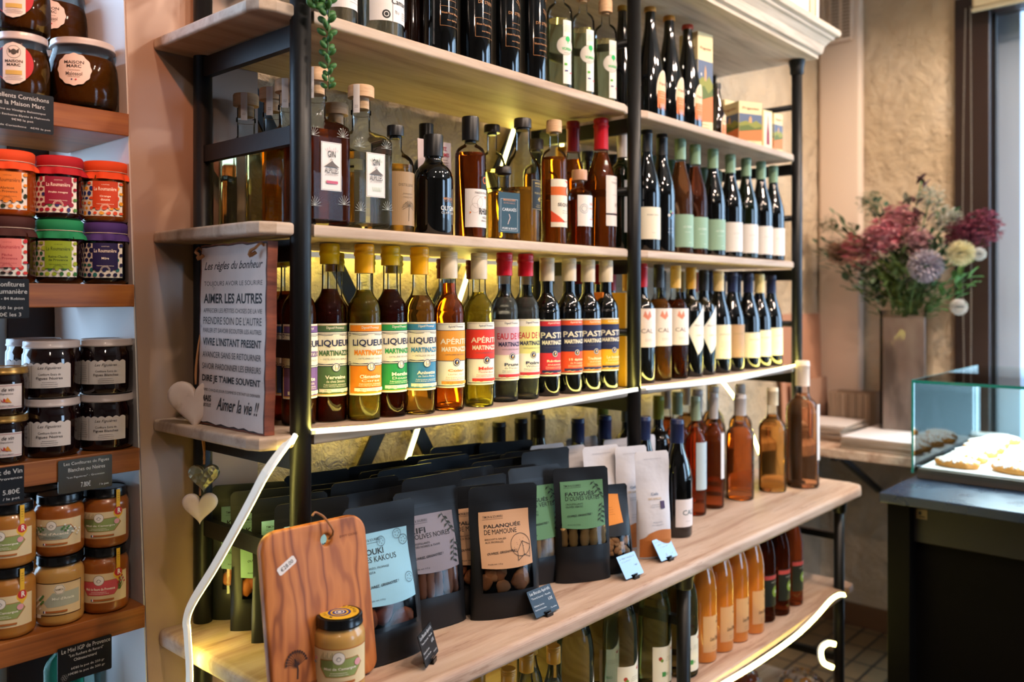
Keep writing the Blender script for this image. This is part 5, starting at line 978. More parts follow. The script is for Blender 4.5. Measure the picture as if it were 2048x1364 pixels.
def honey(label, x, y, z, R, H, m, kind, rz=-.6, seal=True, group='honey jars on the lowest niche shelf', lid=None, big=False):
    t = thing('honey_jar', label, 'jar', (x, y, z+.0004), rz, group); lathe('honey_filled_glass', jar_profile(R, H, .84, .80), m, t, 44); jarlid(t, R, H, lid or M_lidk, .016, r=R*.90)
    if kind: honeylab(kind, big)(t, R, H)
    if seal:
        D = Decal(lambda u, v, d: ((R*.985+d+.001)*sin(u/R+.78), -(R*.985+d+.001)*cos(u/R+.78), v), .003); D.rect(-.0035, H*.62, .0035, H*.985, '#e0b030').disc(0, H*.60, .0088, '#e0b030', 18).poly([(-.007, H*.56), (0, H*.48), (.007, H*.56)], '#e0b030').disc(0, H*.62, .0072, '#c03030', 14).text('R', .0015, H*.625, .006, .009, '#f4ece0', .03).micro(0, H*.92, .004, 4, .004, .0007, '#6a4a10'); D.build('quality_seal', t)
    return t
hx, hy = CX+ray(679)[0]*1.335, CY+ray(679)[1]*1.335
hj = honey('large jar of creamy honey with black and yellow lid in front of the wooden board', hx, hy, ZD, .0395, .116, M_honey2, 'camargue', -.62, False, None, big=True)
bm = bmesh.new(); D = Decal(lambda u, v, d: (u, v, .1162+d), None); D.ring(0, 0, .0300, .0125, '#d8a82c', 32).ring(0, 0, .0178, .0035, '#28327a', 28).ring(0, 0, .0140, .0030, '#d8a82c', 28).ring(0, 0, .0108, .0030, '#28327a', 24).disc(0, 0, .0076, '#e8e0d0', 20).ring(0, 0, .0060, .003, '#28327a', 12)
for k, ch in enumerate('MIEL DE PROVENCE'):
    a = radians(235)-k*radians(16.5)
    if ch != ' ': D.text(ch, .0238*cos(a), .0238*sin(a), 0, .0045, '#28261c', .03, ang=a-pi/2)
D.build('lid_print', hj)
M_slate = mat('price_card_black', '#101216', .45, spec=.25); M_slate2 = mat('price_card_blue_black', '#15222e', .35, spec=.35)
M_cardgloss = mat('price_card_glossy_slate', '#28384a', .06, spec=1.0, coat=1.0)
def card(label, x, y, z, w, h, rz, tilt, lines, m=None, stand=True, group='price cards', col='#d4d6d8', extra=None):
    t = thing('price_card', label, 'price card', (x, y, z), rz, group); ro = (tilt, 0, 0); z0 = .005 if stand else 0
    bm = bbox(bmesh.new(), -w/2, -.0006, z0, w/2, .0006, z0+h); es = [e for e in bm.edges if abs(e.verts[0].co.y-e.verts[1].co.y) > .0005]; bmesh.ops.bevel(bm, geom=es, offset=.0025, segments=4, affect='EDGES', profile=.5)
    frombm('card', bm, m or M_slate, t, rot=ro)
    D = Decal(flat(.0008), None, .00004)
    for (s, u, v, ww, hh) in lines: D.text(s, (u-.5)*w, z0+v*h, ww*w if ww else 0, hh*h, col, 0)
    if extra: extra(D, w, h, z0)
    D.build('handwriting', t, rot=ro)
    if stand: frombm('clip_stand', bbox(bbox(bbox(bmesh.new(), -.009, -.0042, 0, .009, -.0018, .008, .0008), -.009, .0014, 0, .009, .004, .010, .0008), -.009, -.004, 0, .009, .014, .002, .0006), mat('black_plastic_clip', '#0b0c0e', .25, spec=.6), t)
    return t
apl = [('Les Biscuits Apéritifs', .5, .85, .84, .15), ('"Timon & Sourrieu" - Marseille', .48, .68, .80, .07), ('Guillaume Sourrieu', .28, .40, .42, .065), ('Chef Étoilé Marseillais', .30, .26, .48, .065), ('6.50€', .80, .50, .18, .12), ('/ le sachet', .80, .16, .26, .06)]
x, y, _ = PZ(1098, 1232, ZD); card('dark blue-black price card for the biscuits in front of the tan pouch', x, y, ZD, .070, .050, radians(0), radians(-30), apl, M_slate2)
x, y, _ = PZ(866, 1325, ZD); card('dark price card turned nearly edge-on between the Kouki and grey pouches', x, y, ZD, .070, .052, radians(30), radians(-16), apl)
x, y, _ = PZ(1272, 1157, ZD); card('blue-shining price card in front of the nut pouch', x, y, ZD, .066, .050, radians(-2), radians(-32), [('Les Noix Caramélisées', .5, .85, .8, .08), ('Alpilles', .4, .70, .5, .06), ('5.90€', .8, .45, .2, .08)], M_cardgloss, col='#aac4d8')
x, y, _ = PZ(1341, 1121, ZD); card('blue-shining price card in front of the white coffee bag and black wine', x, y, ZD, .068, .050, radians(-2), radians(-32), [('Les Cafés des Alpilles', .5, .85, .8, .09), ('Torréfaction artisanale', .5, .72, .7, .07), ('Saint-Rémy', .5, .58, .4, .07), ('8€', .45, .2, .1, .1), ('/ le sachet', .8, .2, .2, .05)], M_cardgloss, col='#d8e6f0')
# ================================================================== lowest bottle shelf
def kefir(t, R, H):
    D = lwrap(t, R); D.poly([(-.045, .06*H), (.040, .06*H), (.040, .50*H), (.030, .50*H), (.022, .46*H), (.012, .40*H), (-.002, .37*H), (-.045, .37*H)], '#e2ddd0'); D.disc(-.026, .27*H, .005, '#a83c34', 12).disc(-.022, .255*H, .004, '#6a8a3a', 10).micro(.0, .28*H, .026, 3, .004, .0008, '#8a8478').rect(-.022, .12*H, -.012, .16*H, '#3c8a4c').text('BIO', -.008, .14*H, .008, .006, '#3c8a4c').micro(.022, .40*H, .012, 9, .006, .0009, '#7a7468').poly([(.004, .34*H), (.012, .36*H), (.010, .325*H)], '#b03c44').build('label', t)
GE = 'clear lemonade bottles on the lowest bottle shelf'
for (xp, Y, lq, lbl) in [(1309, -.070, '#dfe28a', 'rightmost lemonade bottle with bright yellow liquid and white wavy label'), (1240, -.070, '#d8dcae', 'lemonade bottle second from the middle lower post'), (1150, -.065, '#dcdfb4', 'cloudy lemonade bottle behind the gold-capped bottles'), (1205, .015, '#d0d4a0', 'lemonade bottle in the second row, behind the second one'), (1355, .00, '#d8d890', 'lemonade bottle just behind the middle lower post'), (1070, .02, '#d0d4a0', 'lemonade bottle at the left of the second row')]:
    x = PY(xp, HOR, Y)[0]; bottle('bottle', lbl, 'bottle', GE, x, Y, ZE, .040, .282, 'juice', 'clear', lq, .76, (M_wood, .96, .45, 'cork'), kefir)
for (xc, yt, Y, lbl) in [(1107, 1291, -.115, 'small gold-capped bottle nearest the lemonade bottles'), (1053, 1306, -.110, 'small gold-capped bottle second from right'), (1017, 1337, -.13, 'small gold-capped bottle, lowest cap of the group'), (956, 1333, -.09, 'small gold-capped bottle at the left of the group'), (1062, 1277, -.03, 'small gold-capped bottle in the back row')]:
    x, z_, t_ = PY(xc, yt, Y); bottle('bottle', lbl, 'bottle', 'small gold-capped bottles on the lowest bottle shelf', x, Y, ZE, .026, z_-ZE, 'flute', 'clear', '#d8dcb0', .70, ('#b8862c', .86, .54, 'screw'), simple(.026, .15, .5, '#ddd8c8', [('micro', 0, .6, .03, 4, .006, '#7a7468')]))
bottle('bottle', 'clear bottle with white leaf-shaped label just right of the middle lower post', 'bottle', 'juice bottles on the lowest bottle shelf', 1.060, -.085, ZE, .040, .282, 'juice', 'clear', '#b8a860', .76, (M_wood, .96, .45, 'cork'), kefir)
jl = simple(.037, .10, .42, '#d8a878', [('JUS', .014, .90, .016, .007, '#5a3a20', .02), ('POMME', .014, .80, .022, .006, '#5a3a20', .02), ('micro', .012, .6, .02, 2, .006, '#8a6040'), ('Les Délices', .004, .36, .045, .010, '#4a3020', .01, .3), ('micro', .0, .15, .034, 2, .006, '#8a6040')])
def vanj(t, R, H):
    D = lwrap(t, R); D.rect(-.038, .16*H, .038, .48*H, '#1c2018').disc(.006, .30*H, .016, '#7a9a3c', 18).disc(.006, .30*H, .005, '#e4e8d4', 10).rect(-.038, .43*H, .038, .47*H, '#b84a4a').micro(.0, .40*H, .04, 1, .004, .001, '#d8d8d0').build('label', t)
for i, (xp, yb, w) in enumerate([(1410, 1327, 44), (1444, 1305, 40), (1475, 1285, 37), (1507, 1268, 36), (1531, 1244, 32), (1558, 1233, 38), (1586, 1211, 27)]):
    x, y, r, _ = put(xp, yb, 0, w, ZE); ap = i < 4
    bottle('bottle', ('orange juice bottle with tan handwritten-style label, %s of four' % ordn[i].replace('first', 'leftmost').replace('fourth', 'rightmost')) if ap else ('dark amber juice bottle with black and green label, %s of three' % ['left', 'middle', 'right'][i-4]), 'bottle', 'juice bottles on the lowest bottle shelf', x, y+.01, ZE, .0385, .286, 'juice', 'tinted' if not ap else mat('cloudy_orange_juice', '#cf7a26', .10, spec=.6, sub=.15, coat=.8), '#7a2c10' if not ap else None, .9, (('#c8b070', .95, .44, 'cork')), jl if ap else vanj)
for i, (x, y, lq) in enumerate([(1.272, .02, 0), (1.375, .02, 0), (1.50, .02, 1), (1.66, .02, 1), (1.80, .03, 1)]):
    bottle('bottle', '%s juice bottle in the lowest bottle shelf\'s second row, %s' % (('amber', 'orange')[not lq], ['behind the leftmost orange one', 'behind the third orange one', 'behind the left amber one', 'behind the middle amber one', 'nearest the right post'][i]), 'bottle', 'second row of juice bottles', x, y, ZE, .0385, .286, 'juice', mat('cloudy_orange_juice', '#cf7a26', .10) if not lq else M_darkb, None, .9, ('#c8b070', .95, .44, 'cork'))
# bags of sweets on the bottom shelf
def sweetbag(label, x, y, z, s, seed, col):
    R = random.Random(seed); t = thing('sweet_bag', label, 'bag', (x, y, z), R.uniform(-.5, .5), 'crinkly bags of sweets on the bottom shelf')
    for k in range(12):
        bm = bmesh.new(); bmesh.ops.create_icosphere(bm, subdivisions=2, radius=.017*s*R.uniform(.8, 1.2)); bmesh.ops.scale(bm, vec=(1.3, 1, .8), verts=bm.verts)
        frombm('sweet', bm, mat('biscuit_'+col.strip('#'), col, .5), t, True, (R.uniform(-.055, .055)*s, R.uniform(-.035, .035)*s, .02+R.uniform(0, .05)*s), (R.uniform(0, 3), R.uniform(0, 3), 0))
    bm = bmesh.new(); bmesh.ops.create_icosphere(bm, subdivisions=4, radius=1)
    for v in bm.verts: n = v.co.copy(); v.co = Vector((n.x*.085*s, n.y*.062*s, .048*s+n.z*.048*s))*(1+.05*sin(n.x*13+seed)*cos(n.z*11)+.03*sin(n.y*23+n.x*17))
    frombm('film_wrapper', bm, M_film, t)
    D = Decal(lambda u, v, d: (u, -.066*s, v+.03*s), None); D.rect(-.03*s, 0, .03*s, .045*s, '#d8c8b0').rect(-.026*s, .012*s, .026*s, .03*s, '#b8503a').build('label', t)
for i, (x, y, lbl) in enumerate([(1.42, -.06, 'bag of golden sweets at the left of the bottom shelf'), (1.62, -.07, 'bag of orange sweets in the middle of the bottom shelf'), (1.80, -.08, 'bag of orange sweets near the right lower post'), (1.70, .10, 'bag of golden sweets at the back of the bottom shelf')]): sweetbag(lbl, x, y, .171, 1.15, 60+i, ['#c88a34', '#c8642c'][i % 2])
for i, (x, y) in enumerate([(1.62, -.05), (1.80, -.05)]): pass
# ================================================================== jar shelves across the niche window
ZS = (1.784, 1.481, 1.188, .903); TH = .040
for i, z in enumerate(ZS):
    xr = xl(z)-.003; t = box('niche_shelf', -1.49, YP-.005, z-TH, xr, .60, z, M_oak, None, .0015)
    tag(t, ['varnished oak shelf carrying the gherkin jars', 'varnished oak shelf carrying the cloth-topped jam jars', 'varnished oak shelf carrying the fig jam jars', 'varnished oak shelf carrying the honey jars'][i], 'shelf', 'oak shelves across the niche window')
YN = YP-.005
def JP(xc, wpx=None, R=None, back=0.0):
    """centre of a jar whose front touches just behind the shelf edge"""
    y = YN+R+.001+back; x, _, t = PY(xc, HOR, y); return min(x, xl(1.4)-R-.006), y
M_brine = mat('gherkin_brine', '#5a3410', .05, trans=.55, ior=1.2); M_gh = mat('gherkin_green', '#3e4214', .4); M_garlic = mat('garlic_clove', '#d8b890', .4)
M_lidw = mat('white_jar_lid', '#b9aeac', .30, spec=.6, coat=.4)
def gherkins(t, R, H, seed):
    Rr = random.Random(seed)
    for k in range(9):
        a = -2.3+k*.36; bm = bmesh.new(); bmesh.ops.create_icosphere(bm, subdivisions=2, radius=.013); bmesh.ops.scale(bm, vec=(.9, .9, 1.6), verts=bm.verts)
        frombm('gherkin', bm, M_garlic if k in (5,) else M_gh, t, True, (sin(a+1.2)*R*.50, -cos(a+1.2)*R*.50, H*(.16+.5*((k*.618) % 1))), (Rr.uniform(-1.3, 1.3), Rr.uniform(-.8, .8), 0))
def rosette(txt, big):
    def f(t, R, H):
        D = Decal(cyl(R+.0006), .0035); q = .026*big; v = H*.52; D.disc(0, v, q, '#dcc4b8', 72, None, .028, 12)
        D.text('MAISON', 0, v+q*.44, q*1.15, q*.20, '#2c2422', .02).text('MARC', 0, v+q*.20, q*.85, q*.20, '#2c2422', .02).text('Cornichons', 0, v-q*.04, q*.7, q*.10, '#8a6a5a').text('Malossol', 0, v-q*.27, q*.95, q*.24, '#4a4040', .005).text('100% français', 0, v-q*.46, q*.7, q*.10, '#8a6a5a').disc(-q*.12, v-q*.64, q*.05, '#24306a', 10).disc(q*.12, v-q*.64, q*.05, '#c02838', 10); D.build('label', t)
    return f
def flaglab(t, R, H):
    D = Decal(cyl(R+.0006), .0035); v = H*.50; D.disc(.0, v, .030, '#b01c24', 40, .031).poly([(-.030, v), (-.024, v+.018), (-.015, v+.026), (-.004, v+.03), (-.004, v-.03), (-.015, v-.026), (-.024, v-.018)], '#2a2440')
    D.poly([(-.016, v-.026), (-.010, v-.032), (0, v-.035), (.010, v-.032), (.018, v-.026), (.018, v+.026), (.010, v+.031), (0, v+.034), (-.010, v+.031), (-.016, v+.026)], '#dccfc8').ring(.001, v+.018, .0105, .0007, '#4a4440', 20).disc(.001, v+.018, .0045, '#4a4440', 8, .005)
    for sx in (-1, 1): D.poly([(.001, v+.017), (.001+sx*.008, v+.024), (.001+sx*.007, v+.016)], '#4a4440')
    D.text('MAISON', .001, v+.003, .026, .0045, '#2c2422', .02).text('MARC', .001, v-.003, .020, .0045, '#2c2422', .02).rect(-.011, v-.019, .013, v-.012, '#c8a85a').micro(.001, v-.022, .028, 3, .0026, .0006, '#4a4440').build('label', t)
def gherkin_jar(label, x, y, z, R, H, lab, seed, rz=-.62):
    t = thing('gherkin_jar', label, 'jar', (x, y, z+.0004), rz, 'jars of gherkins on the top niche shelf')
    P = [(0, .003), (R*.82, 0), (R*.96, .006), (R, .02), (R*1.0, H*.45), (R*.97, H*.62), (R*.88, H*.78), (R*.84, H*.85), (R*.84, H*.92), (0, H*.92)]
    lathe('glass', P, G_clear, t, 44); lathe('brine', [(0, .006), (R*.90, .006), (R*.955, .02), (R*.955, H*.45), (R*.92, H*.62), (R*.83, H*.76), (0, H*.77)], M_brine, t, 44)
    gherkins(t, R, H, seed); jarlid(t, R, H, M_lidw, .013, r=R*.90); lab(t, R, H); return t
for (xc, R, H, bk, dz, lb, txt) in [(166, .058, .122, 0, 0, rosette('', 1.05), 'big gherkin jar with scalloped pink-white label at the right end of the top niche shelf'), (116, .050, .122, .118, .122, rosette('', 1.0), 'gherkin jar with scalloped label on the upper tier behind'), (116, .056, .122, .118, 0, rosette('', 1.0), 'gherkin jar at the back, under the upper-tier jar'),
                                   (44, .043, .108, .0, 0, flaglab, 'slim gherkin jar with blue, white and red label, lower of the stacked pair'), (38, .043, .108, .0, .1085, flaglab, 'slim gherkin jar with blue, white and red label, upper of the stacked pair')]:
    x, y = JP(xc, R=R, back=bk); gherkin_jar(txt, x, y, ZS[0]+dz, R, H, lb, int(xc)+int(dz*1000))
# cloth-topped jams
def jamlab(acc, name, cols, txt='#f0e4d0', white='#e0dcd2'):
    def f(t, R, H):
        D = Decal(cyl(R+.0005), .0035); v0, v1 = .10*H, .66*H; w = .036; D.rect(-w, v0, w, v1, white); Rr = random.Random(len(name)*7+ord(name[0]))
        for i in range(7):
            for j in range(7):
                u, v = -w+.005+i*.0105+(j % 2)*.004, v0+.005+j*(v1-v0-.006)/6.3
                if u < w-.003: D.disc(u, v, Rr.uniform(.0028, .0043), cols[Rr.randrange(len(cols))], 9, Rr.uniform(.0022, .004))
        D.rect(-.014, v0+.014, .026, v1, acc); h = v1-v0
        D.text('CONFITURE', .006, v1-h*.10, .012, .0016, txt).text('La Roumanière', .006, v1-h*.22, .035, .0062, txt, .01)
        for k, s_ in enumerate(name.split('|')): D.text(s_, .006, v1-h*(.44+.09*k), min(.028, .0028*len(s_)), .0040, txt, .02)
        D.text('Fabriqué en Provence', .006, v1-h*.66, .026, .0022, txt, .01).ring(.006, v0+.013, .0075, .0006, txt, 20).ring(.006, v0+.013, .0058, .0004, txt, 18).build('label', t)
    return f
def jam(label, x, y, z, R, H, jamcol, cloth, lab, seed, rz=-.55):
    t = thing('jam_jar', label, 'jar', (x, y, z+.0004), rz, 'cloth-topped jam jars on the second niche shelf')
    lathe('jam_filled_glass', [(0, .003), (R*.84, 0), (R*.97, .004), (R, .010), (R, H*.70), (R*.96, H*.76), (R*.86, H*.80), (R*.86, H*.93), (0, H*.93)], mat('jam_'+jamcol.strip('#'), jamcol, .08, spec=.6, coat=.7), t, 44)
    ph = seed*1.3; m = mat('jar_cloth_'+cloth.strip('#'), cloth, .8)
    lathe('cloth_cover', [(R*1.10, H*.70), (R*1.02, H*.77), (R*.93, H*.815), (R*.93, H*.84), (R*.97, H*.86), (R*.97, H*.975), (R*.90, H), (0, H)], m, t, 72, wave=lambda a, i: 1+({0: .075, 1: .05, 2: .012}.get(i, 0))*sin(a*9+ph)*(1+.4*sin(a*4+ph)))
    lathe('tie_string', [(R*.95, H*.822), (R*.965, H*.828), (R*.95, H*.834)], mat('pale_string', '#c8b8a8', .8), t, 40); lab(t, R, H); return t
jams = [(18, 0, 1, '#8a3a08', '#d8481c', jamlab('#d8782c', 'Abricot|de Provence', ['#e08a2c', '#c8641c', '#20301c'], '#5a3010'), 'jam jar with orange cloth and apricot-orange label, upper row left'),
        (121, 0, 1, '#1c0606', '#a81420', jamlab('#8c1c38', 'Fruits rouges', ['#a82034', '#2c2c6a', '#4a7a3c', '#8c1c38']), 'jam jar with red cloth and crimson Fruits rouges label, upper row'),
        (217, 0, 1, '#6a3408', '#dc4818', jamlab('#c0401c', 'Orange|douce', ['#d8502c', '#e09a2c', '#24347a']), 'jam jar with orange cloth and orange-red label, upper row right'),
        (22, 0, 0, '#2a0c06', '#3a1410', jamlab('#d87a74', 'Pêche|de Provence', ['#b82430', '#201c1c', '#c83a34'], '#a83440'), 'jam jar with pink label, lower row left'),
        (123, 0, 0, '#160806', '#0d7a4c', jamlab('#8aa024', 'Reine-Claude|de Provence', ['#94a82c', '#2c6a34', '#a8b83c'], '#2c3a14'), 'jam jar with green cloth and lime label, lower row'),
        (228, 0, 0, '#0a0608', '#3c2468', jamlab('#241c4c', 'Mûre', ['#1c1c44', '#20285a', '#24706a', '#1c1c44']), 'jam jar with purple cloth and dark blue Mûre label, lower row right')]
for k, (xc, bk, up, jc, cc, lb, txt) in enumerate(jams):
    x, y = JP(xc, R=.040); jam(txt, x, y, ZS[1]+up*.108, .0385, .108, jc, cc, lb, k)
# fig jams and wine jellies
def figlab(kind):
    def f(t, R, H):
        D = Decal(cyl(R+.0006), .0035); v0, v1 = .20*H, .60*H; pts = [(-.040, v0), (.042, v0)]
        for s in range(7):
            a = .042-s*.082/7; b = a-.082/7
            for k in range(6): q = k/5; pts.append((a+(b-a)*q, v1+.0030*sin(pi*q)))
        D.poly(pts, '#cfc8c4').rect(-.021, v0+.001, -.0204, v1-.001, '#5a5452'); h = v1-v0
        D.text('Les Figuières', .008, v1-h*.16, .036, .0062, '#2c2628', .005, .35).text('Confiture Extra de', .008, v1-h*.42, .034, .0038, '#2c2628').text('Figues '+kind, .008, v1-h*.60, .040, .0056, '#2c2628', .006).micro(.008, v1-h*.76, .030, 3, h*.085, .0006, '#4a4446').micro(-.031, v1-h*.18, .016, 8, h*.095, .0006, '#6a6466'); D.build('label', t)
    return f
def plainjar(name, label, x, y, z, R, H, m, lid, lab, grp, rz=-.6, lh=.013):
    t = thing(name, label, 'jar', (x, y, z+.0004), rz, grp); lathe('filled_glass', [(0, .003), (R*.84, 0), (R*.95, .004), (R*.97, .012), (R, H*.60), (R*.99, H*.76), (R*.94, H*.80), (R*.93, H*.92), (0, H*.92)], m, t, 44)
    jarlid(t, R, H, lid, lh, r=R*.965)
    if lab: lab(t, R, H)
    return t
M_fig = mat('dark_fig_jam', '#120608', .06, spec=.6, coat=.8)
gf = 'fig jam jars on the third niche shelf'
for (xc, up, kd, bk, txt) in [(110, 1, 'Noires', 0, 'dark fig jam jar labelled Figues Noires, upper of its pair'), (218, 1, 'Blanches', 0, 'dark fig jam jar labelled Figues Blanches, upper of its pair'), (113, 0, 'Noires', 0, 'dark fig jam jar labelled Figues Noires, lower of its pair'), (221, 0, 'Blanches', 0, 'dark fig jam jar labelled Figues Blanches, lower of its pair'), (64, 1, 'Noires', .11, 'fig jam jar in the second row, upper, peeking out at left'), (68, 0, 'Noires', .11, 'fig jam jar in the second row, lower')]:
    x, y = JP(xc, R=.0475, back=bk); plainjar('jam_jar', txt, x, y, ZS[2]+up*.098, .0455, .098, M_fig, M_lidw, figlab(kd), gf)
def cvin(t, R, H):
    D = Decal(cyl(R+.0005), .0035); v0, v1 = .16*H, .66*H; D.rect(-.036, v0, .036, v1, '#d0c8c6').rect(-.036, v0+.002, .036, v0+.0027, '#8a2c34').rect(-.036, v1-.0027, .036, v1-.002, '#8a2c34'); h = v1-v0
    D.text('Confit de vin', .004, v1-h*.22, .038, .0062, '#1c1818', .012, .25).text("Piment d'Espelette", .004, v1-h*.40, .036, .0038, '#3a3030', .0, .2)
    for k in range(5): D.poly([(.002+k*.002, v0+h*.30), (-.006+k*.005, v0+h*(.38+.02*k)), (.0+k*.005, v0+h*.22)], ['#b83028', '#c8862c', '#a82430'][k % 3])
    D.micro(.004, v0+h*.12, .05, 1, .003, .0008, '#3a3030').build('label', t)
for (xc, up, txt) in [(22, 1, 'wine jelly jar with gold lid, upper of the stacked pair'), (25, 0, 'wine jelly jar with gold lid, lower of the stacked pair')]:
    x, y = JP(xc, R=.035); y -= .0; plainjar('wine_jelly_jar', txt, x, y, ZS[2]+up*.078, .0345, .078, M_fig, mat('gold_jar_lid', '#a8854a', .3, .7), cvin, 'wine jelly jars on the third niche shelf', lh=.011)
# honey
hs = [(208, 0, .103, 1, 'camargue', M_amber, 'honey jar with green Camargue label, upper row right'), (215, 0, .114, 0, 'fleurs', M_amber, 'honey jar with red-pink Fleurs de Provence label, lower row right'), (115, 0, .103, 1, 'acacia', M_amber, 'honey jar with grey-green acacia label, upper row centre'), (120, 0, .116, 0, 'kamya', M_honey2, 'paler honey jar with dark-framed cream label, lower row centre'),
      (22, 0, .103, 1, 'camargue', M_honey, 'honey jar with green Camargue label, upper row left'), (27, 0, .114, 0, 'camargue', M_honey, 'honey jar with green Camargue label, lower row left')]
for (xc, bk, H, up, kd, m, txt) in hs:
    base = ZS[3]; x, y = JP(xc, R=.0405); H0 = .116 if 'centre' in txt else .114
    honey(txt, x, y, base+(H0+.0006 if up else 0), .0385, H, m, kd, -.62, kd in ('camargue', 'fleurs'))
ordb = ['first', 'second', 'third', 'fourth', 'fifth', 'sixth', 'seventh', 'eighth']
pos = [(170, .085), (80, .085), (195, .17), (110, .17), (150, .25)]
for k, (xc, bk) in enumerate(pos):
    for up in (0, 1):
        x, y = JP(xc, R=.0405, back=bk); honey('honey jar in the rows behind, %s layer, %s' % ('upper' if up else 'lower', ['between centre and right jars', 'behind and left of centre', 'deep at the right', 'deep at the centre', 'deepest by the window'][k]), x, y, ZS[3]+up*.1146, .0385, .114 if not up else .100, M_honey if k % 2 else M_amber, None, 0, False)
# below the honey shelf, on a lower shelf by the window
t = box('niche_shelf', -1.49, YP-.005, .56, xl(.58)-.003, .60, .60, M_oak, None, .0015); tag(t, 'varnished oak shelf at the bottom of the niche', 'shelf', 'oak shelves across the niche window')
for (xp, yy, H, col, txt) in [(128, .50, .275, '#1f7a5c', 'green glass bottle on the bottom niche shelf'), (165, .56, .25, '#8ab0a8', 'pale glass jar on the bottom niche shelf')]:
    x = PY(xp, HOR, yy)[0]; bottle('bottle', txt, 'bottle', None, x, yy, .60, .034, H, 'bordeaux', 'tinted', col, .9, (col, .86, .5, 'screw'))
# price cards on the shelf fronts
def fcard(label, x1, y1, w, h, lines, zc, sl=0, m=None, extra=None):
    x, z, _ = PY(x1, y1, YN-.003); card(label, x-w/2, YN-.003, z-h/2-.0, w, h, 0, 0, [(a, b, c_-.5+.5, d, e) for (a, b, c_, d, e) in lines], m, False, 'handwritten price cards on the niche shelves', '#c6c8c8', extra)
fcard('black price card for gherkins on the top niche shelf', 107, 232, .125, .064, [('Les Excellents Cornichons', .52, .86, .84, .11), ('de la Maison Marc', .60, .68, .58, .11), ('Fins au Vinaigre Balsamique', .62, .50, .56, .06), ('Recette Exclusive Elysée & Malossols', .58, .37, .74, .06), ('9€90 le pot', .62, .26, .26, .07), ('Le Caviar de Cornichons   4€95 le pot', .55, .10, .82, .06)], 0)
fcard('black price card for the cloth-topped jams', 58, 597, .10, .064, [('Les Confitures', .64, .86, .58, .12), ('de la Roumanière', .58, .68, .78, .12), ('"La Roumanière" - 84 Robion', .50, .50, .86, .07), ('7€50 le pot', .68, .26, .46, .10), ('20€ les 3', .70, .10, .36, .10)], 0)
fcard('olive-black price card for the fig jams', 224, 940, .089, .056, [('Les Confitures de Figues', .52, .86, .84, .12), ('Blanches ou Noires', .52, .68, .68, .11), ('"Les Figuières" - Graveson', .50, .45, .70, .07), ('7.80€', .50, .20, .18, .16), ('/ le pot', .84, .12, .18, .08)], 0, m=mat('price_card_olive_black', '#23230f', .25, spec=.7))
fcard('black price card for the wine jelly', 48, 965, .095, .058, [('Confit de Vin', .66, .86, .62, .13), ('by de Provence', .66, .66, .62, .09), ('7.10€ lot !', .2, .48, .2, .08), ('5.80€', .80, .30, .26, .14), ('/ le pot', .80, .10, .26, .09)], 0)
def bees(D, w, h, z0):
    for (a, b) in ((0, 0), (1, 0), (.5, .86), (-.5, .86), (0, 1.7), (1, 1.7), (1.5, .86)): D.ring(-w*.40+a*.0036, z0+h*.10+b*.0036, .0021, .0004, '#8a8c8c', 6)
fcard('black price card for the honey on the lowest niche shelf', 223, 1302, .089, .060, [('Le Miel IGP de Provence', .52, .88, .90, .12), ('"Les Ruchers du Renard"', .52, .72, .64, .08), ('Châteaurenard', .50, .58, .42, .08), ('6€80 le pot de 250 gr', .55, .34, .62, .085), ('10€80 le pot de 500 gr', .53, .20, .68, .085)], 0, extra=bees)
# ================================================================== sign, hearts, plant
M_signw = mat('distressed_white_sign_paint', '#d6c8c2', .55); tt = tex(M_signw, 'ShaderNodeTexNoise', 26, Detail=5); ramp(M_signw, tt.outputs[0], [(.25, '#4a4040'), (.31, '#d2c4be'), (.7, '#dccfc9')])
M_signe = wood('red_brown_sign_edge', [(.3, '#4a2418'), (.6, '#8a4a30')], 6, (1, 1, 6))
yb0, yb1 = .012, .224; sw = yb1-yb0; sh_ = .312
sg = thing('wooden_sign', 'distressed white wooden sign with French motto lettering at the end of the liqueur shelf', 'sign', (-.050, (yb0+yb1)/2, ZC+.0006), 0)
SR = (0, radians(1.2), 0)
bm = bmesh.new(); R_ = random.Random(5); pts = []
def edge(a, b, n): return [(a[0]+(b[0]-a[0])*k/n+(R_.uniform(-.0012, .0012) if k else 0), a[1]+(b[1]-a[1])*k/n+(R_.uniform(-.0012, .0012) if k else 0)) for k in range(n)]
co = [(-sw/2, 0), (sw/2, 0), (sw/2, sh_), (-sw/2, sh_)]
for k in range(4): pts += edge(co[k], co[(k+1) % 4], 14)
lo = [bm.verts.new((-.009, -u, v)) for u, v in pts]; hi = [bm.verts.new((.009, -u, v)) for u, v in pts]
bm.faces.new(lo); bm.faces.new(hi[::-1])
for k in range(len(pts)): bm.faces.new((lo[k], hi[k], hi[(k+1) % len(pts)], lo[(k+1) % len(pts)]))
frombm('board', bm, M_signe, sg, rot=SR)
D = Decal(flatx(.0092), None, .00005); q = [(u*.975, sh_/2+(v-sh_/2)*.985) for u, v in pts]
D.poly(q, '#241c1c'); D.poly([(u*.965+R_.uniform(-.001, .001), sh_/2+(v-sh_/2)*.972+R_.uniform(-.0015, .0015)) for u, v in pts], M_signw)
IK = '#1c1a1e'; W_ = sw
yt, ybm = 488.0, 868.0
def sv(y, ): return sh_*(1-(y)/420.0)
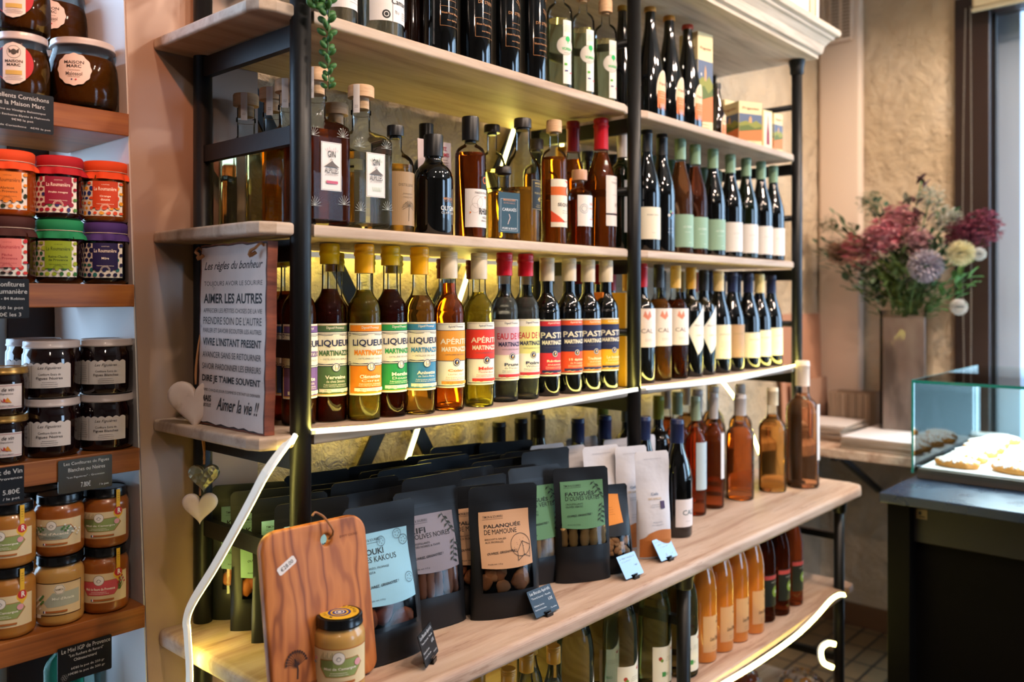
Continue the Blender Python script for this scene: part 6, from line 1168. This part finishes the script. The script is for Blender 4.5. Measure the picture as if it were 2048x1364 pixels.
for (s, yy, hh, bold, she, ww, uu) in [('Les règles du bonheur', 52, 26, .012, .42, .87, .0), ('TOUJOURS AVOIR LE SOURIRE', 92, 15, 0, 0, .87, 0), ('AIMER LES AUTRES', 125, 25, .03, 0, .87, 0), ('APPRECIER LES PETITES CHOSES DE LA VIE', 153, 11, 0, 0, .87, 0), ('PRENDRE SOIN DE L\'AUTRE', 176, 19, 0, 0, .87, 0), ('PARLER ET SAVOIR ECOUTER LES AUTRES', 199, 11, 0, 0, .87, 0),
                                   ('VIVRE L\'INSTANT PRESENT', 225, 20, .025, 0, .87, 0), ('AVANCER SANS SE RETOURNER', 255, 15, 0, 0, .87, 0), ('SAVOIR PARDONNER LES ERREURS', 282, 15, 0, 0, .87, 0), ('DIRE JE T\'AIME SOUVENT', 312, 22, .025, 0, .87, 0), ('VIVRE CHAQUE JOUR COMME SI C\'ETAIT LE DERNIER', 338, 9, 0, 0, .87, 0)]:
    D.text(s, 0, sv(yy), W_*ww, sh_*hh/420*.92, IK, bold, she, res=3)
D.text('MAIS', -W_*.36, sv(357), W_*.15, sh_*15/420, IK, .03).text('SURTOUT', -W_*.36, sv(373), W_*.15, sh_*8/420, IK, .02).text('Aimer la vie !!', W_*.11, sv(366), W_*.62, sh_*30/420, IK, .012, .42, res=3)
D.build('painted_lettering', sg, rot=SR)
M_jute = mat('jute_twine', '#a8744a', .9)
for (u, s) in ((-.088, 1), (.078, -1)): path_tube('twine_knot', [(-.010, -u-.004, sh_-.018), (-.016, -u+.004, sh_-.024), (-.017, -u, sh_-.016), (-.016, -u+s*.012, sh_-.012), (-.008, -u+s*.016, sh_-.004), (.0, -u+s*.016, sh_-.010)], .0030, M_jute, sg, rad=lambda q: .0034-.0016*q)
def heart(name, w, d, m, parent, loc, rot=None, bev=.004):
    pts = []
    for k in range(48):
        a = 2*pi*k/48; x = 16*sin(a)**3; z = 13*cos(a)-5*cos(2*a)-2*cos(3*a)-cos(4*a); pts.append((x/32*w, z/32*w))
    bm = bmesh.new(); rings = []
    for (s, o) in ((.55, -1), (.86, -.92), (.97, -.6), (1, 0), (.97, .6), (.86, .92), (.55, 1)): rings.append([bm.verts.new((d/2*o, x*s, z*s)) for x, z in pts])
    for a_, b_ in zip(rings, rings[1:]):
        for k in range(48): bm.faces.new((a_[k], a_[(k+1) % 48], b_[(k+1) % 48], b_[k]))
    bm.faces.new(rings[0][::-1]); bm.faces.new(rings[-1]); return frombm(name, bm, m, parent, True, loc, rot)
M_hw = mat('cream_painted_wood', '#d2beb4', .6); tt = tex(M_hw, 'ShaderNodeTexNoise', 18, Detail=4); ramp(M_hw, tt.outputs[0], [(.28, '#9c8474'), (.40, '#cdb9ae'), (.7, '#d6c6bc')])
M_tin = mat('hammered_tin', '#9c9c84', .35, .85); tt = tex(M_tin, 'ShaderNodeTexVoronoi', 130); bump(M_tin, tt.outputs[0], .6, .004)
hp = lambda px, py, X: (X, PX(px, py, X)[0], PX(px, py, X)[1])
h1 = thing('heart_ornament', 'large cream wooden heart hanging on a cord beside the motto sign', 'ornament', hp(391, 803, -.064), radians(45)); heart('heart', .096, .018, M_hw, h1, (0, 0, 0)); path_tube('cord', [(0, 0, .030), (0, .0, .06), (.006, -.006, .115), (.020, -.01, .125), (.012, 0, .08), (.002, 0, .03)], .0014, M_jute, h1)
h2 = thing('heart_ornament', 'hammered tin heart hanging under the liqueur shelf end', 'ornament', hp(408, 952, -.064), radians(52)); heart('heart', .053, .016, M_tin, h2, (0, 0, 0)); path_tube('cord', [(0, 0, .020), (.002, 0, .038), (.0, .004, .075), (.010, .004, .085), (.004, 0, .05), (-.002, 0, .028)], .0018, M_jute, h2)
h3 = thing('heart_ornament', 'small cream wooden heart hanging below the tin heart', 'ornament', hp(400, 1012, -.064), radians(52)); heart('heart', .060, .014, M_hw, h3, (0, 0, 0)); path_tube('cord', [(0, 0, .018), (0, 0, .030), (.001, 0, .040)], .0018, M_jute, h3)
pl = thing('hanging_plant', 'trailing green succulent strand hanging beside the left front post', 'plant', (.018, -.045, 1.98)); M_leaf = mat('succulent_leaf_green', '#3c6a34', .45, spec=.4, sub=.15); M_stem = mat('plant_stem', '#4a6a38', .6)
for (px, z1, n, ph) in ((0, 1.795, 17, 0), (-.024, 1.922, 7, 1)):
    path_tube('stem', [(-.018, .018, .24), (-.010, .006, .16), (px, 0, .08), (px, 0, .0), (px+.003, -.003, -.06), (px+.004, 0, -.12), (px+.006, 0, z1-1.98)] if n > 10 else [(px, 0, 0), (px-.004, -.002, z1-1.98)], .0013, M_stem, pl); L_ = 1.98-z1
    bm = bmesh.new()
    for k in range(n):
        z = -.006-(L_-.004)*k/n
        for s in range(2):
            a = k*1.9+s*3.1+ph; r_ = .0062*(1-.35*k/n) if n > 10 else .0056
            mtx = Matrix.Translation((px+.004*(k/n)+cos(a)*.0105*(1-.3*k/n), sin(a)*.0105*(1-.3*k/n), z-.003)) @ Matrix.Rotation(a, 4, 'Z') @ Matrix.Rotation(radians(55), 4, 'Y') @ Matrix.Diagonal((r_*1.0, r_*.85, r_*1.7, 1))
            bmesh.ops.create_icosphere(bm, subdivisions=2, radius=1, matrix=mtx)
    frombm('foliage', bm, M_leaf, pl, True)
# ================================================================== right: wooden side table with boxes and flowers
XT, ZT = 2.46, .880
tb = thing('side_table', 'narrow wooden wall table holding flat boxes and the flower vase', 'table', (0, 0, 0))
box('table_top', XT, -.42, ZT-.036, XR-.004, YB-.006, ZT, M_counterwood, tb, .004)
for y in (.10, -.36):
    bm = bmesh.new(); bar(bm, (XT+.12, y, ZT-.045), (XR-.02, y, .62), .022, .022); bar(bm, (XT+.06, y, ZT-.047), (XR-.01, y, ZT-.047), .02, .022); frombm('wall_bracket', bm, M_frame, tb)
M_board = mat('grey_white_card', '#cfc6c4', .7); M_edge = mat('kraft_card_edge', '#a48a74', .8)
def sheet(name, lab, grp, x0, y0, x1, y1, z, th, rz=0, first=None):
    if first is not None:
        q = copytree(first); q.location = ((x0+x1)/2, (y0+y1)/2, z); q.rotation_euler = (0, 0, rz); q['label'] = lab; return q
    w, d = x1-x0, y1-y0; bm = bbox(bmesh.new(), -w/2, -d/2, 0, w/2, d/2, th)
    for f in bm.faces: f.material_index = 0 if f.normal.z > .5 else 1
    bm.normal_update()
    for f in bm.faces: f.material_index = 0 if f.normal.z > .5 else 1
    o = frombm(name, bm, [M_board, M_edge], None); o.location = ((x0+x1)/2, (y0+y1)/2, z); o.rotation_euler = (0, 0, rz)
    return tag(o, lab, 'flat box', grp)
gs = 'flat pastry boxes stacked on the wall table'; f0 = None; n1 = 15
for k in range(n1):
    z = ZT+.0004+k*.0034; lb = 'topmost flat pastry box of the near stack, its white face up' if k == n1-1 else 'flat pastry box in the near stack beside the glass case'
    o = sheet('flat_box', lb, gs, XT+.006, -.315, XT+.44, .052, z, .0031, jit(.012) if k < n1-1 else 0, f0); o.location.x += jit(.003) if k < n1-1 else 0; f0 = f0 or o
f1 = None
for k in range(13):
    z = ZT+.0004+k*.0052; lb = 'topmost white-faced box of the loose stack behind the magnum' if k == 12 else 'flat pastry box in the loose stack by the back wall'
    o = sheet('flat_box', lb, gs, XT+.13, .095, XT+.40, .30, z, .003, jit(.10) if k < 12 else .05, f1); o.location.x += jit(.012); o.location.y += jit(.008); f1 = f1 or o
f2 = None
for k in range(8):
    z = ZT+.0004+k*.0048; lb = 'topmost flat box of the far low stack under the vase side' if k == 7 else 'flat box in the far low stack beside the vase'
    o = sheet('flat_box', lb, gs, XT+.455, -.40, XT+.59, -.175, z, .0034, jit(.03), f2); f2 = f2 or o
f3 = None
for k in range(27):
    if f3 is None: f3 = tag(box('flat_box', -.08, -.0016, 0, .08, .0016, .172, M_edge), 'kraft box standing upright in the row against the wall', 'flat box', 'upright kraft boxes against the wall'); o = f3
    else: o = copytree(f3)
    o.location = (XT+.505, .135+k*.0066-.05 if k < 26 else .29, ZT+.0004); o.location.y = .092+k*.0064; o.rotation_euler = (0 if k < 9 else radians(-5)*0, 0, jit(.03)); o.location.x += jit(.004)
tag(box('cardboard_panel', -.215, -.004, 0, .215, .004, .51, mat('salmon_card', '#bc8a70', .75), None, loc=(XR-.245, YB-.03, ZT+.001), rot=(radians(-2.2), 0, 0)), 'tall salmon cardboard panel leaning on the back wall', 'panel')
tag(box('cardboard_panel', -.20, -.003, 0, .20, .003, .225, mat('dull_pink_card', '#b08a76', .75), None, loc=(XR-.225, YB-.055, ZT+.001), rot=(radians(-2.2), 0, 0)), 'low dull pink cardboard panel in front of the tall one', 'panel')
# vase and bouquet
vx, vy = 2.84, -.075
va = thing('glass_vase', 'tall square smoky glass vase on the wall table', 'vase', (vx, vy, ZT+.0006), radians(8)); VG = clear('vase_glass', (.95, .94, .93, 1), .02, .14); hw = .086; VH = .53
bm = bmesh.new()
for (a, b, c_, d) in ((-hw, -hw, hw, -hw+.006), (-hw, hw-.006, hw, hw), (-hw, -hw+.006, -hw+.006, hw-.006), (hw-.006, -hw+.006, hw, hw-.006)): bbox(bm, a, b, .012, c_, d, VH)
bbox(bm, -hw, -hw, 0, hw, hw, .0118); frombm('glass_walls', bm, VG, va)
box('vase_lining', -hw+.010, -hw+.010, .014, hw-.010, hw-.010, VH-.03, mat('rolled_brown_bark_lining', '#6e5a50', .8), va)
tt = tex(_M['rolled_brown_bark_lining'], 'ShaderNodeTexNoise', 9, (1, 1, .4), Detail=5); ramp(_M['rolled_brown_bark_lining'], tt.outputs[0], [(.35, '#6e5e56'), (.5, '#968076'), (.7, '#b0a094')])
RB = random.Random(21); VT = Vector((vx, vy, ZT+VH-.05))
def bpos(px, py, X): y, z, _ = PX(px, py, X); return Vector((X, y, z))
def stem_of(t, tip, m=M_stem, r=.0028):
    a = VT+Vector((RB.uniform(-.05, .05), RB.uniform(-.05, .05), .03)); mid = (a+tip)/2+Vector((RB.uniform(-.02, .02), RB.uniform(-.02, .02), .03)); mid.x += (vx-mid.x)*.3; mid.y += (vy-mid.y)*.3
    path_tube('stem', [a, mid, tip], r, m, t, 6, 5)
def leafbm(bm, p, d, L, Wd, bend=.2):
    d = Vector(d).normalized(); s = d.cross(Vector((0, 0, 1)));
    if s.length < .1: s = Vector((1, 0, 0))
    s.normalize(); n = s.cross(d); vs = []
    for k, wd in enumerate((.12, .8, 1, .75, .05)):
        c_ = p+d*L*k/4-n*bend*L*(k/4)**2; vs.append((bm.verts.new(c_-s*wd*Wd/2+n*.15*Wd), bm.verts.new(c_-n*0), bm.verts.new(c_+s*wd*Wd/2+n*.15*Wd)))
    for a, b in zip(vs, vs[1:]): bm.faces.new((a[0], a[1], b[1], b[0])); bm.faces.new((a[1], a[2], b[2], b[1]))
def cluster(label, cat, c0, rad_, n, r0, cols, name='flower_stem', head='flower_head'):
    rad_ *= 1.3; n = int(n*1.5); r0 *= 1.35
    t = thing(name, label, cat, (0, 0, 0), 0, 'dried and fresh flowers in the square vase'); stem_of(t, c0)
    for ci, col in enumerate(cols):
        bm = bmesh.new()
        for k in range(n//len(cols)):
            v = Vector((RB.gauss(0, 1), RB.gauss(0, 1), RB.gauss(0, .8))); v = v.normalized()*rad_*RB.uniform(.35, 1)
            for pz in range(4): a = pz*pi/2+k; leafbm(bm, c0+v, v.normalized()*.5+Vector((cos(a), sin(a), .3*sin(a*2))), r0*1.5, r0, .1)
        frombm(head, bm, mat('petal_'+col.strip('#'), col, .8), t, False)
    return t
def pompom(label, c0, r, cols, n=420):
    t = thing('flower_stem', label, 'flower', (0, 0, 0), 0, 'dried and fresh flowers in the square vase'); stem_of(t, c0)
    for col in cols:
        bm = bmesh.new()
        for k in range(n//len(cols)):
            zz = 1-2*((k+.5)/(n/len(cols))); a = k*2.39996; q = math.sqrt(max(0, 1-zz*zz)); v = Vector((q*cos(a), q*sin(a), zz)); leafbm(bm, c0+v*r*.35, v+Vector((RB.uniform(-.2, .2),)*3), r*.68, r*.17, .1)
        frombm('flower_head', bm, mat('petal_'+col.strip('#'), col, .75), t)
    return t
def sprig(label, c0, base, n, L, cols, cat='foliage', w=.5):
    n = int(n*2.2)
    t = thing('foliage_stem', label, cat, (0, 0, 0), 0, 'greenery in the square vase'); stem_of(t, c0, M_stem)
    bm = bmesh.new(); d = (c0-VT); 
    for k in range(n):
        s = .35+.7*k/n; p = VT+d*s+Vector((RB.uniform(-1, 1), RB.uniform(-1, 1), RB.uniform(-1, 1)))*.045; dd = d.normalized()+Vector((RB.uniform(-1, 1), RB.uniform(-1, 1), RB.uniform(-.6, .8))); leafbm(bm, p, dd, L*RB.uniform(.7, 1.2), L*w)
    frombm('leaves', bm, mat('leaf_'+cols.strip('#'), cols, .7), t)
    return t
XV = vx
cluster('pink hydrangea-like flower cluster at the centre of the bouquet', 'flower', bpos(1765, 470, XV-.05), .055, 360, .008, ['#dc98a2', '#e8b4ba', '#cf7888'])
cluster('dusty pink flower cluster above centre of the bouquet', 'flower', bpos(1800, 440, XV), .055, 300, .008, ['#dca6a6', '#cf909a'])
cluster('deep rose flower cluster low at left of the bouquet', 'flower', bpos(1720, 500, XV-.03), .060, 340, .007, ['#c05c70', '#d49496', '#c49c84'])
cluster('brownish pink filler blossoms at the far left of the bouquet', 'flower', bpos(1680, 505, XV), .045, 240, .006, ['#bd9484', '#a08468'])
cluster('pale pink blossom cluster right of centre', 'flower', bpos(1835, 485, XV), .045, 240, .007, ['#e0b8c0', '#cda2ac'])
cluster('burgundy feathery spray reaching right over the window frame', 'flower', bpos(1965, 455, XV+.02), .055, 300, .006, ['#8a4458', '#a05468'])
cluster('burgundy feathery spray just left of the window frame', 'flower', bpos(1925, 470, XV-.02), .050, 260, .006, ['#94485c', '#7a3c50'])
cluster('white gypsophila tuft at the top right of the bouquet', 'flower', bpos(1895, 440, XV), .045, 200, .005, ['#dcdcd4', '#b8bca8'])
cluster('white gypsophila tuft at the top left of the bouquet', 'flower', bpos(1740, 405, XV), .045, 130, .004, ['#b8b8a0', '#8a9a78'])
cluster('pale gypsophila tuft at the very top of the bouquet', 'flower', bpos(1860, 395, XV), .045, 150, .004, ['#c8ccc0', '#98a894'])
cluster('dried beige umbel at the left edge of the bouquet', 'flower', bpos(1655, 450, XV), .035, 90, .004, ['#98a084', '#a89a80'])
pompom('large cream pompom flower right of centre', bpos(1922, 506, XV-.10), .050, ['#e6dfbc', '#d8d0a4'])
pompom('small white pompom flower at the right edge', bpos(1958, 508, XV-.04), .026, ['#dcdcd8'])
pompom('large pale lilac scabious flower low at centre', bpos(1852, 532, XV-.11), .066, ['#b4aab8', '#a09aa8', '#c4bcc8'])
pompom('small white flower drooping on a bent stem at right', bpos(1918, 614, XV-.06), .032, ['#dedcd8'])
for (px, py, n, L, col, txt) in [(1650, 500, 34, .045, '#4c6650', 'blue-green eucalyptus sprig at the far left'), (1690, 450, 34, .042, '#5a6e54', 'grey-green eucalyptus sprig at upper left'), (1750, 410, 26, .040, '#3c5a48', 'dark green leafy sprig at the top'), (1820, 420, 30, .045, '#4a4a3c', 'olive brown leafy sprig at the top centre'), (1843, 362, 10, .055, '#5a3c40', 'dark wine-coloured leaf spray, highest of the bouquet'), (1930, 560, 16, .055, '#4f7a3c', 'fresh green leaves low at the right'), (1780, 545, 44, .05, '#5c7034', 'green stems and leaves above the vase rim'), (1850, 590, 30, .045, '#6a7a44', 'green leaves at the vase mouth'), (1730, 560, 30, .045, '#4f6238', 'green leaves under the rose cluster'), (1900, 440, 20, .04, '#3f6a44', 'small green sprig behind the cream pompom'), (1800, 470, 40, .05, '#55683c', 'dense green filler at the heart of the bouquet'), (1880, 500, 30, .045, '#4c6040', 'green filler between the lilac and cream flowers')]:
    sprig(txt, bpos(px, py, XV+.01), 0, n, L, col)
# ================================================================== black counter with the glass pastry case
ZK = .890; KX, KY = 1.766, -.325
kc = thing('display_counter', 'matt black serving counter with a slate top', 'counter', (0, 0, 0)); M_kt = mat('blue_black_slate_top', '#22344a', .30, spec=.9); tt = tex(M_kt, 'ShaderNodeTexNoise', 8, Detail=4); ramp(M_kt, tt.outputs[0], [(.3, (.2, .2, .2, 1)), (.7, (.42, .42, .42, 1))], 'Roughness')  # blue in the slate colour stands in for reflected window daylight
M_kb = mat('matt_black_counter_body', '#060607', .6, spec=.12); M_ka = mat('dark_grey_counter_apron', '#222426', .45)
box('slate_top', KX, -2.4, ZK-.028, 2.42, KY, ZK, M_kt, kc, .003)
box('apron', KX+.075, -2.35, ZK-.145, 2.36, KY-.055, ZK-.0285, M_ka, kc, .002); box('body', KX+.10, -2.33, .02, 2.36, KY-.06, ZK-.146, M_kb, kc); box('corner_leg', KX+.035, KY-.075, 0, KX+.098, KY-.012, ZK-.029, M_kb, kc, .002)
box('plinth', KX+.13, -2.3, 0, 2.33, KY-.08, .0195, M_kb, kc)
st = thing('price_tag', 'small cream sticker on the counter apron', 'sticker', (KX+.0746, KY-.085, ZK-.062)); D = Decal(flatx(.0002), None); D.rect(-.004, -.014, .026, .014, '#a89878').rect(.002, -.002, .010, .008, '#3a4048').rect(.004, -.009, .020, -.005, '#5a5a50').build('sticker_paper', st)
gx0, gx1, gy1, gy0, gz0, gz1 = 2.035, 2.84, -.335, -1.35, .918, 1.200
gc_ = thing('glass_case', 'low glass pastry display case with green-tinted edges on the black counter', 'display case', (0, 0, 0)); M_ge = mat('green_glass_edge', '#1a8a84', .12, spec=.7); ge = .0035
box('base_tray', gx0+.012, gy0, ZK+.001, 2.41, gy1-.012, gz0+.004, mat('grey_case_base', '#6a6058', .4, .2), gc_, .002)
box('case_floor', gx0+.02, gy0+.02, gz0+.0045, gx1-.02, gy1-.02, gz0+.009, mat('white_tray', '#e2e4e6', .35), gc_, .001)
for nm, a in (('top_pane', (gx0, gy0, gz1-.008, gx1, gy1, gz1)), ('front_pane', (gx0, gy0, gz0-.008, gx0+.006, gy1-.0065, gz1-.0085)), ('side_pane', (gx0, gy1-.006, gz0-.008, gx1, gy1, gz1-.0085)), ('back_pane', (gx1-.006, gy0, gz0, gx1, gy1-.0065, gz1-.0085))):
    p = box(nm, *a, G_case, gc_)
bm = bmesh.new(); bbox(bm, gx0-.001, gy0, gz1-.0085, gx0-.0002, gy1, gz1+.0005); bbox(bm, gx0-.001, gy1+.0002, gz1-.0085, gx1, gy1+.0010, gz1+.0005); bbox(bm, gx0-.0012, gy1-.0062, gz0-.010, gx0-.0002, gy1+.001, gz1-.009); bbox(bm, gx1-.006, gy1+.0002, gz0, gx1, gy1+.001, gz1-.009)
frombm('pane_edges', bm, M_ge, gc_); lathe('corner_stud', [(.008, 0), (.008, .004), (0, .005)], mat('chrome_stud', '#b8c0c8', .15, 1), gc_, 16, (gx0+.018, gy1-.016, gz0+.009))
case_l = lamp('pastry_case_light', 'AREA', (2.45, -.85, gz1-.012), 14, (.80, .92, 1), (.7, .95), (0, 0, 0))  # unseen area lamp without a fitting, sized to brighten the pastry rows
M_puff = mat('golden_pastry', '#c8863c', .6); M_icing = mat('icing_sugar_topping', '#ece6e2', .7); tt = tex(M_icing, 'ShaderNodeTexNoise', 60, Detail=3); bump(M_icing, tt.outputs[0], .6, .004)
RP = random.Random(31); first = None
for i in range(6):
    for j in range(5):
        lb = 'sugar-dusted almond pastry in the glass case, %s place in the %s row' % (ordb[j], ordb[i]); x, y = gx0+.10+i*.115+RP.uniform(-.008, .008), gy1-.10-j*.15+RP.uniform(-.01, .01)
        if first is None:
            first = thing('pastry', lb, 'pastry', (x, y, gz0+.0095), 0, 'sugar-dusted pastries in the glass case'); bm = bmesh.new()
            bmesh.ops.create_icosphere(bm, subdivisions=4, radius=1)
            for v in bm.verts: n_ = v.co.copy(); v.co = Vector((n_.x*.040, n_.y*.066, max(n_.z, -.5)*.020+.010))*(1+.07*sin(n_.x*9+n_.y*7)*cos(n_.y*11))
            frombm('pastry_crust', bm, M_puff, first, True); bm = bmesh.new()
            for k in range(46): a, q = k*2.4, math.sqrt(k/46); bmesh.ops.create_icosphere(bm, subdivisions=1, radius=.0078, matrix=Matrix.Translation((cos(a)*q*.035, sin(a)*q*.056, .0285-.010*q*q)) @ Matrix.Rotation(a, 4, 'Z') @ Matrix.Diagonal((1.6, .8, .7, 1)))
            frombm('almond_topping', bm, M_icing, first)
            o = first
        else: o = copytree(first); o['label'] = lb
        o.location = (x, y, gz0+.0095); o.rotation_euler = (0, 0, RP.uniform(-.6, .6))
# settle neighbours so that no two round things touch
RT = []
for o in list(COL.objects):
    if o.parent is None and o.get('category') in ('bottle', 'jar'):
        r = max([abs(v.co.x) for ch in o.children if ch.name.split('.')[0] in ('glass', 'filled_glass', 'honey_filled_glass', 'jam_filled_glass') for v in ch.data.vertices] or [0])
        if r: RT.append((o, r))
for it in range(40):
    for i, (a, ra) in enumerate(RT):
        for (b, rb) in RT[:i]:
            if abs(a.location.z-b.location.z) < .05:
                dx, dy = a.location.x-b.location.x, a.location.y-b.location.y; d = math.hypot(dx, dy); ov = ra+rb+.0006-d
                if 0 < ov < .03:
                    wa = .5 if abs(dy) < .03 else (1 if dy > 0 else 0); a.location.x += dx/d*ov*wa; a.location.y += dy/d*ov*wa; b.location.x -= dx/d*ov*(1-wa); b.location.y -= dy/d*ov*(1-wa)
# tiers stay above the jars that carry them
for i, (a, ra) in enumerate(RT):
    for (b, rb) in RT:
        if a is not b and a.get('category') == 'jar' and .05 < a.location.z-b.location.z < .13 and math.hypot(a.location.x-b.location.x, a.location.y-b.location.y) < .02: a.location.x, a.location.y = b.location.x, b.location.y
bpy.context.view_layer.update()
